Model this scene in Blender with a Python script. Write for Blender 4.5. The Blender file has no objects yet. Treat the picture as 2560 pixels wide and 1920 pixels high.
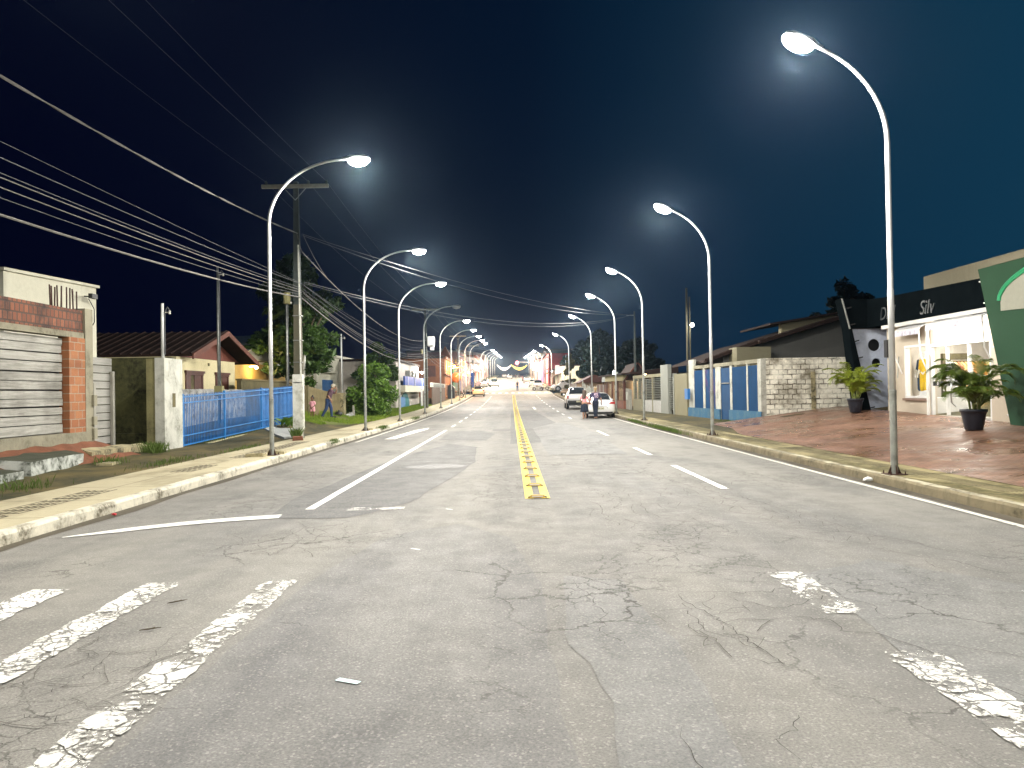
import bpy, bmesh, math, random
from mathutils import Vector, Matrix, noise as mnoise
random.seed(7)
R = math.radians
SC = bpy.context.scene
COL = SC.collection
if SC.world is None:
    SC.world = bpy.data.worlds.new("World")

# ------------------------------------------------------------------ ground heights
def zr(y):
    """road level along the street (y metres ahead of the camera): flat, then climbing"""
    if y < 30: return 0.0
    if y < 115: return 1.855e-4 * (y - 30) ** 2
    if y < 340: return 1.34 + .0315 * (y - 115) + 1.2e-5 * (y - 115) ** 2
    return zr(339.99) + .005 * (y - 340)
def sm(a, b, t):
    t = max(0., min(1., (t - a) / (b - a))); return t * t * (3 - 2 * t)
def zp(y): return zr(y) + .15
KL, KR = -5.67, 6.08              # kerb faces
PL, PR = -7.5, 7.25               # backs of the pavements
def zleft(x, y):
    base = zp(y)
    d = sm(PL, -9.3, x)
    r = .05 + .33 * sm(23, 34, y) - .28 * sm(38, 46, y) + .1 * sm(46, 52, y)
    z = base + d * r
    z += .42 * sm(-9.0, -10.2, x) * (1 - sm(18.2, 20.2, y)) * sm(9, 14, y)
    z += .18 * sm(-9.6, -11, x) * sm(19, 24, y)
    return z
def zright(x, y):
    base = zp(y)
    s = (.078 + .0042 * (max(y, 8) - 19.6)) * (1 - sm(30.6, 31.4, y))
    z = base + max(0, min(x, 20) - PR) * s
    return z + .04 * sm(31, 33, y) * sm(PR, 9, x)

# ------------------------------------------------------------------ mesh builder
class MB:
    def __init__(s): s.bm = bmesh.new()
    def v(s, p): return s.bm.verts.new(p)
    def face(s, pts):
        try: return s.bm.faces.new([s.v(p) for p in pts])
        except ValueError: return None
    def box(s, x0, x1, y0, y1, z0, z1, bev=0):
        if x0 > x1: x0, x1 = x1, x0
        if y0 > y1: y0, y1 = y1, y0
        if z0 > z1: z0, z1 = z1, z0
        g = bmesh.ops.create_cube(s.bm, size=1)
        vs = g['verts']
        for v in vs:
            v.co = Vector(((x0 + x1) / 2 + v.co.x * (x1 - x0), (y0 + y1) / 2 + v.co.y * (y1 - y0), (z0 + z1) / 2 + v.co.z * (z1 - z0)))
        if bev > 0:
            es = list({e for v in vs for e in v.link_edges})
            bmesh.ops.bevel(s.bm, geom=es, offset=bev, segments=1, affect='EDGES')
        return s
    def hexa(s, p):
        """8 points: bottom 4 ccw, top 4 ccw"""
        vs = [s.v(q) for q in p]
        for f in ((3, 2, 1, 0), (4, 5, 6, 7), (0, 1, 5, 4), (1, 2, 6, 5), (2, 3, 7, 6), (3, 0, 4, 7)):
            s.bm.faces.new([vs[i] for i in f])
        return s
    def prism(s, poly, axis, a, b):
        """extrude a 2D polygon; axis 'x': poly=(y,z); 'y': poly=(x,z); 'z': poly=(x,y)"""
        def P(q, t):
            return (t, q[0], q[1]) if axis == 'x' else (q[0], t, q[1]) if axis == 'y' else (q[0], q[1], t)
        A = [s.v(P(q, a)) for q in poly]; B = [s.v(P(q, b)) for q in poly]
        n = len(poly)
        s.bm.faces.new(A[::-1]); s.bm.faces.new(B)
        for i in range(n):
            j = (i + 1) % n
            s.bm.faces.new((A[i], A[j], B[j], B[i]))
        return s
    def tube(s, pts, r, n=8, cap=True, sx=1.0):
        pts = [Vector(p) for p in pts]
        rs = r if isinstance(r, (list, tuple)) else [r] * len(pts)
        rings = []
        up = Vector((0, 0, 1))
        prev = None
        for i, p in enumerate(pts):
            d = (pts[min(i + 1, len(pts) - 1)] - pts[max(i - 1, 0)])
            if d.length < 1e-9: d = Vector((0, 0, 1))
            d.normalize()
            if prev is None:
                a = d.cross(up)
                if a.length < 1e-3: a = Vector((1, 0, 0))
                a.normalize()
            else:
                a = prev - d * prev.dot(d)
                if a.length < 1e-6: a = d.cross(Vector((1, 0, 0)))
                a.normalize()
            prev = a
            b = d.cross(a)
            rings.append([s.v(p + (a * math.cos(t) * sx + b * math.sin(t)) * rs[i]) for t in [2 * math.pi * k / n for k in range(n)]])
        for A, B in zip(rings, rings[1:]):
            for k in range(n):
                s.bm.faces.new((A[k], A[(k + 1) % n], B[(k + 1) % n], B[k]))
        if cap and n > 2:
            s.bm.faces.new(rings[0][::-1]); s.bm.faces.new(rings[-1])
        return s
    def lathe(s, prof, c=(0, 0, 0), n=20, axis='z', cap=True):
        """prof: list of (radius, height)"""
        c = Vector(c); rings = []
        for r, h in prof:
            ring = []
            for k in range(n):
                t = 2 * math.pi * k / n
                if axis == 'z': q = Vector((r * math.cos(t), r * math.sin(t), h))
                elif axis == 'x': q = Vector((h, r * math.cos(t), r * math.sin(t)))
                else: q = Vector((r * math.sin(t), h, r * math.cos(t)))
                ring.append(s.v(c + q))
            rings.append(ring)
        for A, B in zip(rings, rings[1:]):
            for k in range(n):
                s.bm.faces.new((A[k], A[(k + 1) % n], B[(k + 1) % n], B[k]))
        if cap:
            s.bm.faces.new(rings[0][::-1]); s.bm.faces.new(rings[-1])
        return s
    def ball(s, c, r, sx=1, sy=1, sz=1, sub=2, jit=0):
        g = bmesh.ops.create_icosphere(s.bm, subdivisions=sub, radius=r)
        for v in g['verts']:
            k = 1 + (random.uniform(-jit, jit) if jit else 0)
            v.co = Vector((c[0] + v.co.x * sx * k, c[1] + v.co.y * sy * k, c[2] + v.co.z * sz * k))
        return s
    def torus(s, c, R_, r, axis='x', n=24, m=8):
        c = Vector(c); rings = []
        for i in range(n):
            t = 2 * math.pi * i / n; ring = []
            for k in range(m):
                u = 2 * math.pi * k / m
                q = R_ + r * math.cos(u); w = r * math.sin(u)
                a, b = q * math.cos(t), q * math.sin(t)
                ring.append(s.v(c + (Vector((w, a, b)) if axis == 'x' else Vector((a, w, b)) if axis == 'y' else Vector((a, b, w)))))
            rings.append(ring)
        for i in range(n):
            A, B = rings[i], rings[(i + 1) % n]
            for k in range(m):
                s.bm.faces.new((A[k], A[(k + 1) % m], B[(k + 1) % m], B[k]))
        return s
    def grid(s, f, nu, nv, u0=0, u1=1, v0=0, v1=1):
        V = [[s.v(f(u0 + (u1 - u0) * i / nu, v0 + (v1 - v0) * j / nv)) for j in range(nv + 1)] for i in range(nu + 1)]
        for i in range(nu):
            for j in range(nv):
                s.bm.faces.new((V[i][j], V[i + 1][j], V[i + 1][j + 1], V[i][j + 1]))
        return s
    def build(s, name, m, parent=None, world=False, smooth=False, fix=True):
        me = bpy.data.meshes.new(name)
        if fix: bmesh.ops.recalc_face_normals(s.bm, faces=s.bm.faces[:])
        if smooth:
            for f in s.bm.faces: f.smooth = True
        s.bm.to_mesh(me); s.bm.free()
        return link(name, me, m, parent, world)
def link(name, me, m, parent=None, world=False):
    if m is not None:
        for q in (m if isinstance(m, (list, tuple)) else [m]): me.materials.append(q)
    o = bpy.data.objects.new(name, me); COL.objects.link(o)
    if parent is not None:
        if world:
            r = parent
            while r.parent: r = r.parent
            mw = Matrix.Translation(r.location) @ r.rotation_euler.to_matrix().to_4x4()
            me.transform(mw.inverted())
        o.parent = parent
    return o
def auto(o, ang=35):
    """smooth shading with sharp edges kept"""
    me = o.data
    bm = bmesh.new(); bm.from_mesh(me)
    for f in bm.faces: f.smooth = True
    for e in bm.edges:
        if len(e.link_faces) == 2 and e.calc_face_angle(0) > R(ang): e.smooth = False
    bm.to_mesh(me); bm.free()
    return o
def tag(o, label=None, cat=None, group=None, kind=None):
    if label: o['label'] = label
    if cat: o['category'] = cat
    if group: o['group'] = group
    if kind: o['kind'] = kind
    return o
def thing(name, label, cat, loc=(0, 0, 0), rz=0, group=None):
    o = bpy.data.objects.new(name, None); COL.objects.link(o)
    o.empty_display_size = .2
    o.location = loc; o.rotation_euler = (0, 0, rz)
    return tag(o, label, cat, group)
def struct(o): return tag(o, kind='structure')
KIDS = {}
def copy_tree(o, parent=None):
    c = o.copy(); COL.objects.link(c)
    if parent is not None: c.parent = parent
    for ch in list(o.children): copy_tree(ch, c)
    return c
def plate(name, outline, holes, thick, m, parent, plane='x', at=0.0, world=True, bev=0):
    """flat plate with holes: outline/holes are loops of (u,w); plane 'x' -> u=y,w=z at x=at..at+thick"""
    cu = bpy.data.curves.new('tmp', 'CURVE'); cu.dimensions = '2D'; cu.fill_mode = 'BOTH'
    for loop in [outline] + list(holes):
        sp = cu.splines.new('POLY'); sp.points.add(len(loop) - 1); sp.use_cyclic_u = True
        for q, p in zip(sp.points, loop): q.co = (p[0], p[1], 0, 1)
    cu.extrude = thick / 2; cu.bevel_depth = bev
    to = bpy.data.objects.new('tmp', cu); COL.objects.link(to)
    dg = bpy.context.evaluated_depsgraph_get()
    me = bpy.data.meshes.new_from_object(to.evaluated_get(dg))
    bpy.data.objects.remove(to); bpy.data.curves.remove(cu)
    me.name = name; me.materials.clear()
    for v in me.vertices:
        u, w, t = v.co
        v.co = (at + thick / 2 + t, u, w) if plane == 'x' else (u, at + thick / 2 + t, w)
    bm = bmesh.new(); bm.from_mesh(me); bmesh.ops.remove_doubles(bm, verts=bm.verts[:], dist=1e-4)
    bmesh.ops.recalc_face_normals(bm, faces=bm.faces[:]); bm.to_mesh(me); bm.free()
    return link(name, me, m, parent, world)
def text(name, s, size, m, parent, M4, depth=.006, world=True, shear=0, squash=1.0, align='CENTER'):
    cu = bpy.data.curves.new('tmp', 'FONT'); cu.body = s; cu.size = size; cu.extrude = depth; cu.shear = shear
    cu.align_x = align; cu.align_y = 'CENTER'; cu.resolution_u = 3
    to = bpy.data.objects.new('tmp', cu); COL.objects.link(to)
    dg = bpy.context.evaluated_depsgraph_get()
    me = bpy.data.meshes.new_from_object(to.evaluated_get(dg))
    bpy.data.objects.remove(to); bpy.data.curves.remove(cu)
    me.materials.clear(); me.name = name
    me.transform(M4 @ Matrix.Diagonal((squash, 1, 1, 1)))
    return link(name, me, m, parent, world)
def frame(o, ex, ez):
    """matrix: text plane with reading direction ex and up ez at origin o"""
    ex = Vector(ex).normalized(); ez = Vector(ez).normalized(); n = ex.cross(ez)
    M4 = Matrix((ex, ez, n)).transposed().to_4x4(); M4.translation = Vector(o); return M4
def circ(cx, cy, r, n=28, a0=0, a1=2 * math.pi, full=True):
    k = n if full else n + 1
    return [(cx + r * math.cos(a0 + (a1 - a0) * i / n), cy + r * math.sin(a0 + (a1 - a0) * i / n)) for i in range(k)]

# ------------------------------------------------------------------ material helpers
class N:
    def __init__(s, name):
        s.m = bpy.data.materials.new(name); s.m.use_nodes = True
        s.nt = s.m.node_tree; s.nt.nodes.clear()
        s.out = s.n('ShaderNodeOutputMaterial'); s.b = s.n('ShaderNodeBsdfPrincipled')
        s.l(s.b.outputs[0], s.out.inputs[0])
        s._pos = None
    def n(s, t): return s.nt.nodes.new(t)
    def l(s, a, b): s.nt.links.new(a, b)
    def put(s, sock, v):
        if hasattr(v, 'is_output') or isinstance(v, bpy.types.NodeSocket): s.l(v, sock)
        else:
            if isinstance(v, (tuple, list)) and len(v) == 3 and sock.type == 'RGBA': v = (*v, 1)
            sock.default_value = v
    def pos(s, obj=False):
        if obj: return s.n('ShaderNodeTexCoord').outputs['Object']
        if s._pos is None: s._pos = s.n('ShaderNodeNewGeometry').outputs['Position']
        return s._pos
    def map(s, v, scale=(1, 1, 1), loc=(0, 0, 0), rot=(0, 0, 0)):
        q = s.n('ShaderNodeMapping'); s.l(v, q.inputs[0])
        q.inputs['Location'].default_value = loc; q.inputs['Rotation'].default_value = rot; q.inputs['Scale'].default_value = scale
        return q.outputs[0]
    def noise(s, v, scale, detail=3, rough=.55, dist=0, col=False):
        q = s.n('ShaderNodeTexNoise'); s.l(v, q.inputs['Vector'])
        q.inputs['Scale'].default_value = scale; q.inputs['Detail'].default_value = detail
        q.inputs['Roughness'].default_value = rough; q.inputs['Distortion'].default_value = dist
        return q.outputs['Color' if col else 'Fac']
    def voro(s, v, scale, feat='F1', out='Distance', rnd=1.0):
        q = s.n('ShaderNodeTexVoronoi'); q.feature = feat; s.l(v, q.inputs['Vector'])
        q.inputs['Scale'].default_value = scale; q.inputs['Randomness'].default_value = rnd
        return q.outputs[out]
    def math(s, op, a, b=0.0, c=None, clamp=False):
        q = s.n('ShaderNodeMath'); q.operation = op; q.use_clamp = clamp
        s.put(q.inputs[0], a); s.put(q.inputs[1], b)
        if c is not None: s.put(q.inputs[2], c)
        return q.outputs[0]
    def mr(s, v, a, b, c=0., d=1.):
        q = s.n('ShaderNodeMapRange'); q.clamp = True
        s.put(q.inputs[0], v)
        for i, t in enumerate((a, b, c, d)): q.inputs[i + 1].default_value = t
        return q.outputs[0]
    def mix(s, f, a, b, mode='MIX'):
        q = s.n('ShaderNodeMix'); q.data_type = 'RGBA'; q.blend_type = mode
        s.put(q.inputs[0], f); s.put(q.inputs[6], a); s.put(q.inputs[7], b)
        return q.outputs[2]
    def vadd(s, a, b, k=1.0):
        q = s.n('ShaderNodeVectorMath'); q.operation = 'MULTIPLY_ADD'
        s.l(b, q.inputs[0]); q.inputs[1].default_value = (k, k, k); s.l(a, q.inputs[2])
        return q.outputs[0]
    def bump(s, h, strength=.3, dist=.02):
        q = s.n('ShaderNodeBump'); s.put(q.inputs['Height'], h)
        q.inputs['Strength'].default_value = strength; q.inputs['Distance'].default_value = dist
        s.l(q.outputs[0], s.b.inputs['Normal'])
    def set(s, **k):
        for a, v in k.items():
            nm = {'color': 'Base Color', 'rough': 'Roughness', 'metal': 'Metallic', 'spec': 'Specular IOR Level', 'coat': 'Coat Weight',
                  'ecol': 'Emission Color', 'estr': 'Emission Strength', 'alpha': 'Alpha', 'trans': 'Transmission Weight', 'sss': 'Subsurface Weight'}[a]
            s.put(s.b.inputs[nm], v)
        return s
    def sepxyz(s, v):
        q = s.n('ShaderNodeSeparateXYZ'); s.l(v, q.inputs[0]); return q.outputs
def dk(c, k): return tuple(x * k for x in c)
def plain(name, c, rough=.6, metal=0, var=.15, scale=6, spec=.5, obj=True, coat=0, bump=0):
    m = N(name); p = m.pos(obj)
    n = m.noise(p, scale, 4, .6)
    m.set(color=m.mix(m.mr(n, .3, .7), dk(c, 1 - var), dk(c, 1 + var)), rough=rough, metal=metal, spec=spec, coat=coat)
    if bump: m.bump(m.noise(p, scale * 6, 3), bump, .01)
    return m.m
def stained(name, c, stain, amt=.5, scale=1.2, rough=.85, fine=14, bump=.25, streak=True, thr=(.45, .7)):
    """painted / rendered masonry with weather stains and vertical runs"""
    m = N(name); p = m.pos()
    a = m.noise(p, scale, 6, .65, .3)
    f = m.mr(a, thr[0], thr[1])
    if streak:
        b = m.noise(m.map(p, (2.2, 2.2, .22)), 1.6, 5, .6)
        f = m.math('MAXIMUM', f, m.mr(b, .55, .75, 0, .8))
    fn = m.noise(p, fine, 4, .6)
    f = m.math('MULTIPLY', f, m.mr(fn, .25, .6))
    col = m.mix(m.math('MULTIPLY', f, amt), m.mix(fn, dk(c, .85), dk(c, 1.1)), stain)
    m.set(color=col, rough=rough)
    m.bump(m.noise(p, fine * 3, 4), bump, .01)
    return m.m
def emit(name, c, strength, sample=False):
    m = N(name)
    m.set(color=(.8, .8, .8), ecol=c, estr=strength, rough=.3)
    m.m.cycles.emission_sampling = 'AUTO' if sample else 'NONE'
    return m.m
# ------------------------------------------------------------------ materials
def asphalt(name, c1, c2, crack=1.0, tracks=True):
    m = N(name); p = m.pos()
    big = m.noise(m.map(p, (1, .45, 1)), .32, 5, .6, .6)
    col = m.mix(m.mr(big, .36, .66), c1, c2)
    med = m.noise(p, 2.6, 5, .65)
    col = m.mix(m.mr(med, .35, .7, 0, .45), col, dk(c1, .72))
    if tracks:
        tr = m.noise(m.map(p, (1.1, .035, 1)), 1.0, 4, .6)
        col = m.mix(m.mr(tr, .42, .62, .0, .42), col, dk(c2, 1.22))
    pit = m.noise(p, 70, 3, .75)
    col = m.mix(m.mr(pit, .36, .6, .6, 0), col, dk(c1, .45))
    # coarse worn aggregate in patches
    wornm = m.mr(m.noise(m.map(p, (1, .5, 1), (3, 9, 0)), .8, 4, .6), .52, .7)
    agg = m.voro(m.map(p, (1, .7, 1)), 42)
    col = m.mix(m.math('MULTIPLY', wornm, m.mr(agg, .28, .5, 0, .75)), col, dk(c1, .5))
    chip = m.voro(p, 85, 'F1', 'Color')
    chipv = m.sepxyz(chip)[0]
    col = m.mix(m.mr(chipv, .88, .98, 0, .4), col, (.42, .4, .36))
    # cracks: warped cell edges, only in some areas
    w = m.vadd(p, m.noise(p, 1.7, 5, .65, 0, True), .55)
    w2 = m.vadd(w, m.noise(p, 9, 3, .6, 0, True), .06)
    e1 = m.voro(w2, .95, 'DISTANCE_TO_EDGE')
    e2 = m.voro(w2, 3.1, 'DISTANCE_TO_EDGE')
    mk = m.mr(m.noise(m.map(p, (1, .55, 1), (11, 3, 0)), .42, 3, .5), .52, .6)
    mk2 = m.mr(m.noise(m.map(p, (1, .6, 1), (5, 21, 0)), .5, 3, .5), .56, .62)
    k1 = m.math('MULTIPLY', m.mr(e1, .004, .014, 1, 0), mk)
    k2 = m.math('MULTIPLY', m.mr(e2, .008, .034, .9, 0), mk2)
    k = m.math('MULTIPLY', m.math('MAXIMUM', k1, k2), crack)
    col = m.mix(k, col, (.035, .032, .026))
    m.set(color=col, rough=m.mr(med, .3, .7, .62, .85), spec=.35)
    h = m.math('SUBTRACT', m.math('ADD', m.math('MULTIPLY', pit, .6), m.math('MULTIPLY', agg, m.math('MULTIPLY', wornm, .9))), m.math('MULTIPLY', k, 1.2))
    m.bump(h, .55, .012)
    return m.m
def worn_paint(name, c, wear=.5, scale=1.0, cells=True, dirt=(.3, .27, .2)):
    """road paint flaking off: where it has gone the asphalt below shows"""
    m = N(name); p = m.pos()
    a = m.noise(p, 3.2 * scale, 6, .7)
    b = m.noise(p, 26 * scale, 4, .7)
    f = m.math('ADD', m.math('MULTIPLY', a, .62), m.math('MULTIPLY', b, .38))
    keep = m.mr(f, wear - .03, wear + .03)
    if cells:
        w = m.vadd(p, m.noise(p, 6, 4, .6, 0, True), .12)
        e = m.voro(w, 4.2, 'DISTANCE_TO_EDGE')
        e2 = m.voro(w, 11, 'DISTANCE_TO_EDGE')
        keep = m.math('MULTIPLY', keep, m.mr(e, .012, .035))
        keep = m.math('MULTIPLY', keep, m.math('MAXIMUM', m.mr(e2, .02, .07), m.mr(a, .5, .6)))
    col = m.mix(m.mr(a, .35, .7, .32, 0), c, m.mix(.5, c, dirt))
    m.set(color=col, rough=.6)
    t = m.n('ShaderNodeBsdfTransparent'); x = m.n('ShaderNodeMixShader')
    m.l(keep, x.inputs[0]); m.l(t.outputs[0], x.inputs[1]); m.l(m.b.outputs[0], x.inputs[2]); m.l(x.outputs[0], m.out.inputs[0])
    return m.m
def concrete(name, c, moss=(.07, .065, .02), amt=.6, joints=None, thr=(.45, .62)):
    m = N(name); p = m.pos()
    a = m.noise(m.map(p, (1, .5, 1)), .9, 6, .65, .4)
    b = m.noise(p, 7, 5, .65)
    col = m.mix(b, dk(c, .8), dk(c, 1.15))
    f = m.math('MULTIPLY', m.mr(a, thr[0], thr[1], 0, amt), m.mr(b, .3, .55, .35, 1))
    col = m.mix(f, col, moss)
    h = b
    if joints:
        s = m.sepxyz(p)
        def line(v, step, w):
            q = m.math('FRACT', m.math('DIVIDE', v, step)); q = m.math('ABSOLUTE', m.math('SUBTRACT', q, .5))
            return m.mr(q, .5 - w / step, .5 - w / step * .4)
        j = m.math('MAXIMUM', line(s[1], joints[1], .02), line(s[0], joints[0], .018))
        col = m.mix(m.math('MULTIPLY', j, .65), col, (.05, .045, .03))
        h = m.math('SUBTRACT', b, j)
    m.set(color=col, rough=.85, spec=.3); m.bump(h, .35, .012)
    return m.m
def bricks(name, c1, c2, mortar, bw, bh, gap, warp=.012, lose=0, grime=(.05, .04, .03), gamt=.5, axis='y', off=.5, rough=.85, bmp=.6, world=True):
    """brick pattern on a wall (axis = horizontal direction of the wall) or on the ground (axis 'g')"""
    m = N(name); p = m.pos(not world)
    s = m.sepxyz(p); cmb = m.n('ShaderNodeCombineXYZ')
    if axis == 'g': m.l(s[0], cmb.inputs[0]); m.l(s[1], cmb.inputs[1])
    else:
        m.l(s[1 if axis == 'y' else 0], cmb.inputs[0]); m.l(s[2], cmb.inputs[1])
    q = m.n('ShaderNodeTexBrick'); q.offset = off
    wv = m.vadd(cmb.outputs[0], m.noise(p, 5, 3, .6, 0, True), warp)
    m.l(wv, q.inputs['Vector'])
    for k, v in (('Color1', (*c1, 1)), ('Color2', (*c2, 1)), ('Mortar', (*mortar, 1)), ('Scale', 1.0), ('Mortar Size', gap), ('Mortar Smooth', .3), ('Bias', 0.), ('Brick Width', bw), ('Row Height', bh)):
        q.inputs[k].default_value = v
    n = m.noise(p, 1.3, 6, .65); f = m.noise(p, 18, 4, .65)
    bc = q.outputs['Color']
    if lose: bc = m.mix(m.mr(m.noise(p, 2.3, 4, .6), .4, .6, 0, lose), bc, c1)
    col = m.mix(m.mr(f, .3, .7, .35, 0), bc, dk(c1, .45))
    col = m.mix(m.mr(n, .48, .68, 0, gamt), col, grime)
    m.set(color=col, rough=rough)
    m.bump(m.math('ADD', m.math('MULTIPLY', q.outputs['Fac'], -1.0), m.math('MULTIPLY', f, .35)), bmp, .012)
    return m
def planks(name, c1, c2, axis, step, obj=False):
    """weathered timber with long grain along `axis`"""
    m = N(name); p = m.pos(obj)
    sc = [14, 14, 14]; sc['xyz'.index(axis)] = .9
    g = m.noise(m.map(p, tuple(sc)), 1.6, 6, .7, .4)
    b = m.noise(p, 1.4, 4, .6)
    cell = m.noise(m.map(p, tuple(0 if k == axis else 1 / step * .9 for k in 'xyz')), 1.0, 0)
    col = m.mix(m.mr(g, .3, .7), c1, c2)
    col = m.mix(m.mr(b, .45, .75, 0, .5), col, dk(c1, .35))
    col = m.mix(m.mr(cell, .3, .7, .0, .3), col, dk(c2, 1.15))
    m.set(color=col, rough=.85); m.bump(g, .4, .008)
    return m.m
def leafmat(name, c1, c2, scale=2.5, rough=.5):
    m = N(name); p = m.pos()
    n = m.noise(p, scale, 4, .6); f = m.noise(p, 17, 2)
    col = m.mix(m.mr(n, .35, .65), c1, c2)
    col = m.mix(m.mr(f, .45, .8, 0, .5), col, dk(c2, 1.7))
    m.set(color=col, rough=rough, spec=.4)
    t = m.n('ShaderNodeBsdfTranslucent'); m.l(col, t.inputs[0])
    x = m.n('ShaderNodeMixShader'); x.inputs[0].default_value = .25
    m.l(m.b.outputs[0], x.inputs[1]); m.l(t.outputs[0], x.inputs[2]); m.l(x.outputs[0], m.out.inputs[0])
    return m.m
def glass(name, c=(.02, .025, .03), rough=.05):
    return plain(name, c, rough, 0, .05, 3, 1.0)
MAT = {}
MAT['asphalt'] = asphalt('asphalt', (.176, .172, .163), (.26, .247, .215), .6)
MAT['patch'] = asphalt('asphalt_patch', (.135, .134, .13), (.17, .168, .16), .35, False)
MAT['patch2'] = asphalt('asphalt_pale', (.2, .2, .195), (.25, .245, .225), .8, False)
MAT['white_line'] = worn_paint('white_line', (.78, .77, .72), .36, 1, False)
MAT['white_worn'] = worn_paint('white_worn', (.7, .69, .64), .43, 1)
MAT['white_fair'] = worn_paint('white_fair', (.8, .79, .74), .39, 1)
MAT['white_faint'] = worn_paint('white_faint', (.66, .65, .6), .48, 1)
MAT['edge_line'] = worn_paint('edge_line', (.7, .68, .6), .4, 1.4, False)
MAT['yellow_line'] = worn_paint('yellow_line', (.66, .48, .02), .35, 1, False)
MAT['patch3'] = asphalt('asphalt_grey', (.166, .164, .162), (.232, .224, .205), .6)
MAT['cyan'] = plain('pale_cyan', (.5, .72, .75), .5)
MAT['gutter'] = concrete('gutter', (.1, .085, .06), (.03, .025, .014), .8, None, (.4, .6))
MAT['pave_l'] = concrete('pavement_left', (.44, .39, .26), (.1, .085, .04), .6, (3.3, 1.6), (.5, .68))
MAT['pave_r'] = concrete('pavement_right', (.3, .255, .13), (.06, .052, .014), .9, (3.3, 1.6), (.42, .55))
MAT['kerb'] = stained('kerb_paint', (.66, .62, .5), (.09, .075, .04), .95, 2.2, .8, 16, .35, True, (.47, .62))
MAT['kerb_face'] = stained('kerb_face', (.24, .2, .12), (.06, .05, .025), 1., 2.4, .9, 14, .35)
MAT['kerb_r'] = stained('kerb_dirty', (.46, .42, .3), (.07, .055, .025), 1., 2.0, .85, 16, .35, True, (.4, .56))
MAT['groove'] = plain('groove', (.06, .05, .03), .9)
MAT['dirt'] = concrete('dirt', (.12, .09, .03), (.022, .025, .008), .95, None, (.36, .56))
MAT['redsoil'] = plain('red_soil', (.17, .07, .04), .95, 0, .3, 3, .2, False, 0, .5)
MAT['moss_block'] = stained('moss_block', (.5, .52, .48), (.025, .032, .016), 1., 1.6, .9, 10, .4, True, (.42, .52))
MAT['old_block'] = stained('old_block', (.38, .33, .19), (.03, .03, .015), 1., 2.2, .9, 12, .4, True, (.45, .6))
MAT['hollow'] = bricks('hollow_brick', (.37, .15, .06), (.27, .09, .035), (.32, .27, .2), .3, .195, .012, gamt=.25).m
MAT['hollow_top'] = bricks('hollow_brick_dark', (.27, .1, .05), (.15, .05, .028), (.07, .05, .04), .15, .19, .02, gamt=.95, grime=(.03, .02, .018)).m
MAT['boards'] = planks('grey_boards', (.17, .165, .14), (.43, .42, .38), 'y', .2)
MAT['boards_v'] = planks('grey_boards_dark', (.2, .2, .18), (.33, .32, .29), 'y', .22)
MAT['post_wood'] = planks('grey_post', (.22, .21, .18), (.36, .35, .3), 'z', .1)
MAT['conc'] = stained('raw_concrete', (.27, .25, .18), (.05, .045, .025), .9, 1.5, .9, 14, .4)
MAT['rust'] = plain('rusty_steel', (.06, .028, .02), .7, .4)
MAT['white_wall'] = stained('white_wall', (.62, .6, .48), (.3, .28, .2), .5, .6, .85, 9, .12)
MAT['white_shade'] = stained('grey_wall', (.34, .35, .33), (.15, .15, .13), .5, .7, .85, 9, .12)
MAT['moss_wall'] = stained('moss_wall', (.1, .1, .035), (.015, .016, .006), 1., 1.0, .95, 9, .4, True, (.35, .6))
MAT['pillar'] = stained('pillar_paint', (.52, .52, .46), (.12, .12, .09), .9, 1.8, .85, 14, .35)
MAT['pillar_y'] = stained('pillar_old', (.24, .22, .1), (.06, .055, .025), .9, 1.4, .9, 12, .35)
MAT['galv'] = plain('galvanised', (.26, .27, .25), .45, .6, .25, 8)
MAT['pole_paint'] = plain('pole_paint', (.62, .63, .62), .42, .15, .12, 3)
MAT['pole_low'] = plain('pole_zinc', (.3, .31, .28), .5, .35, .35, 5)
MAT['bluefence'] = plain('blue_enamel', (.008, .17, .47), .4, 0, .2, 4)
MAT['bluepick'] = plain('blue_pickets', (.006, .13, .4), .45, 0, .3, 3)
MAT['rough'] = stained('rough_render', (.42, .42, .4), (.06, .06, .05), .9, 3.0, .95, 22, 1.0, False, (.42, .6))
MAT['cream'] = stained('cream_wall', (.62, .55, .33), (.3, .26, .13), .5, .9, .85, 10, .15)
MAT['fascia'] = plain('brown_fascia', (.12, .036, .02), .7, 0, .25)
MAT['roof'] = plain('brown_roof', (.026, .013, .009), .85, 0, .35, 3, .3, False, 0, .6)
MAT['darkwood'] = plain('dark_wood', (.075, .022, .014), .5, 0, .3, 5)
MAT['yellow_wall'] = stained('yellow_wall', (.55, .36, .1), (.3, .18, .05), .5, .8, .85, 10, .15)
MAT['brown_wall'] = stained('brown_wall', (.13, .11, .05), (.03, .028, .012), .9, 1.2, .95, 10, .4)
MAT['tan_wall'] = stained('tan_wall', (.19, .15, .07), (.08, .065, .03), .9, 1.0, .95, 12, .35)
MAT['upole'] = stained('pole_concrete', (.1, .092, .06), (.07, .065, .04), .8, 2.0, .9, 14, .35)
MAT['whitewash'] = stained('whitewash', (.66, .66, .6), (.2, .2, .14), .9, 3.5, .85, 14, .3)
MAT['upole_top'] = plain('pole_dark', (.045, .055, .05), .9, 0, .2, 4)
MAT['arm'] = plain('crossarm', (.34, .33, .27), .85, 0, .2, 6)
MAT['cable'] = plain('cable_grey', (.12, .115, .105), .6, 0, .2)
MAT['cable_d'] = plain('cable_dark', (.07, .075, .08), .6, 0, .2)
MAT['wire'] = plain('thin_wire', (.06, .07, .1), .5, .3, .1)
MAT['leaf'] = leafmat('leaf_tree', (.025, .055, .01), (.06, .115, .018))
MAT['leaf_d'] = leafmat('leaf_dark', (.004, .012, .007), (.009, .021, .01))
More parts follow.
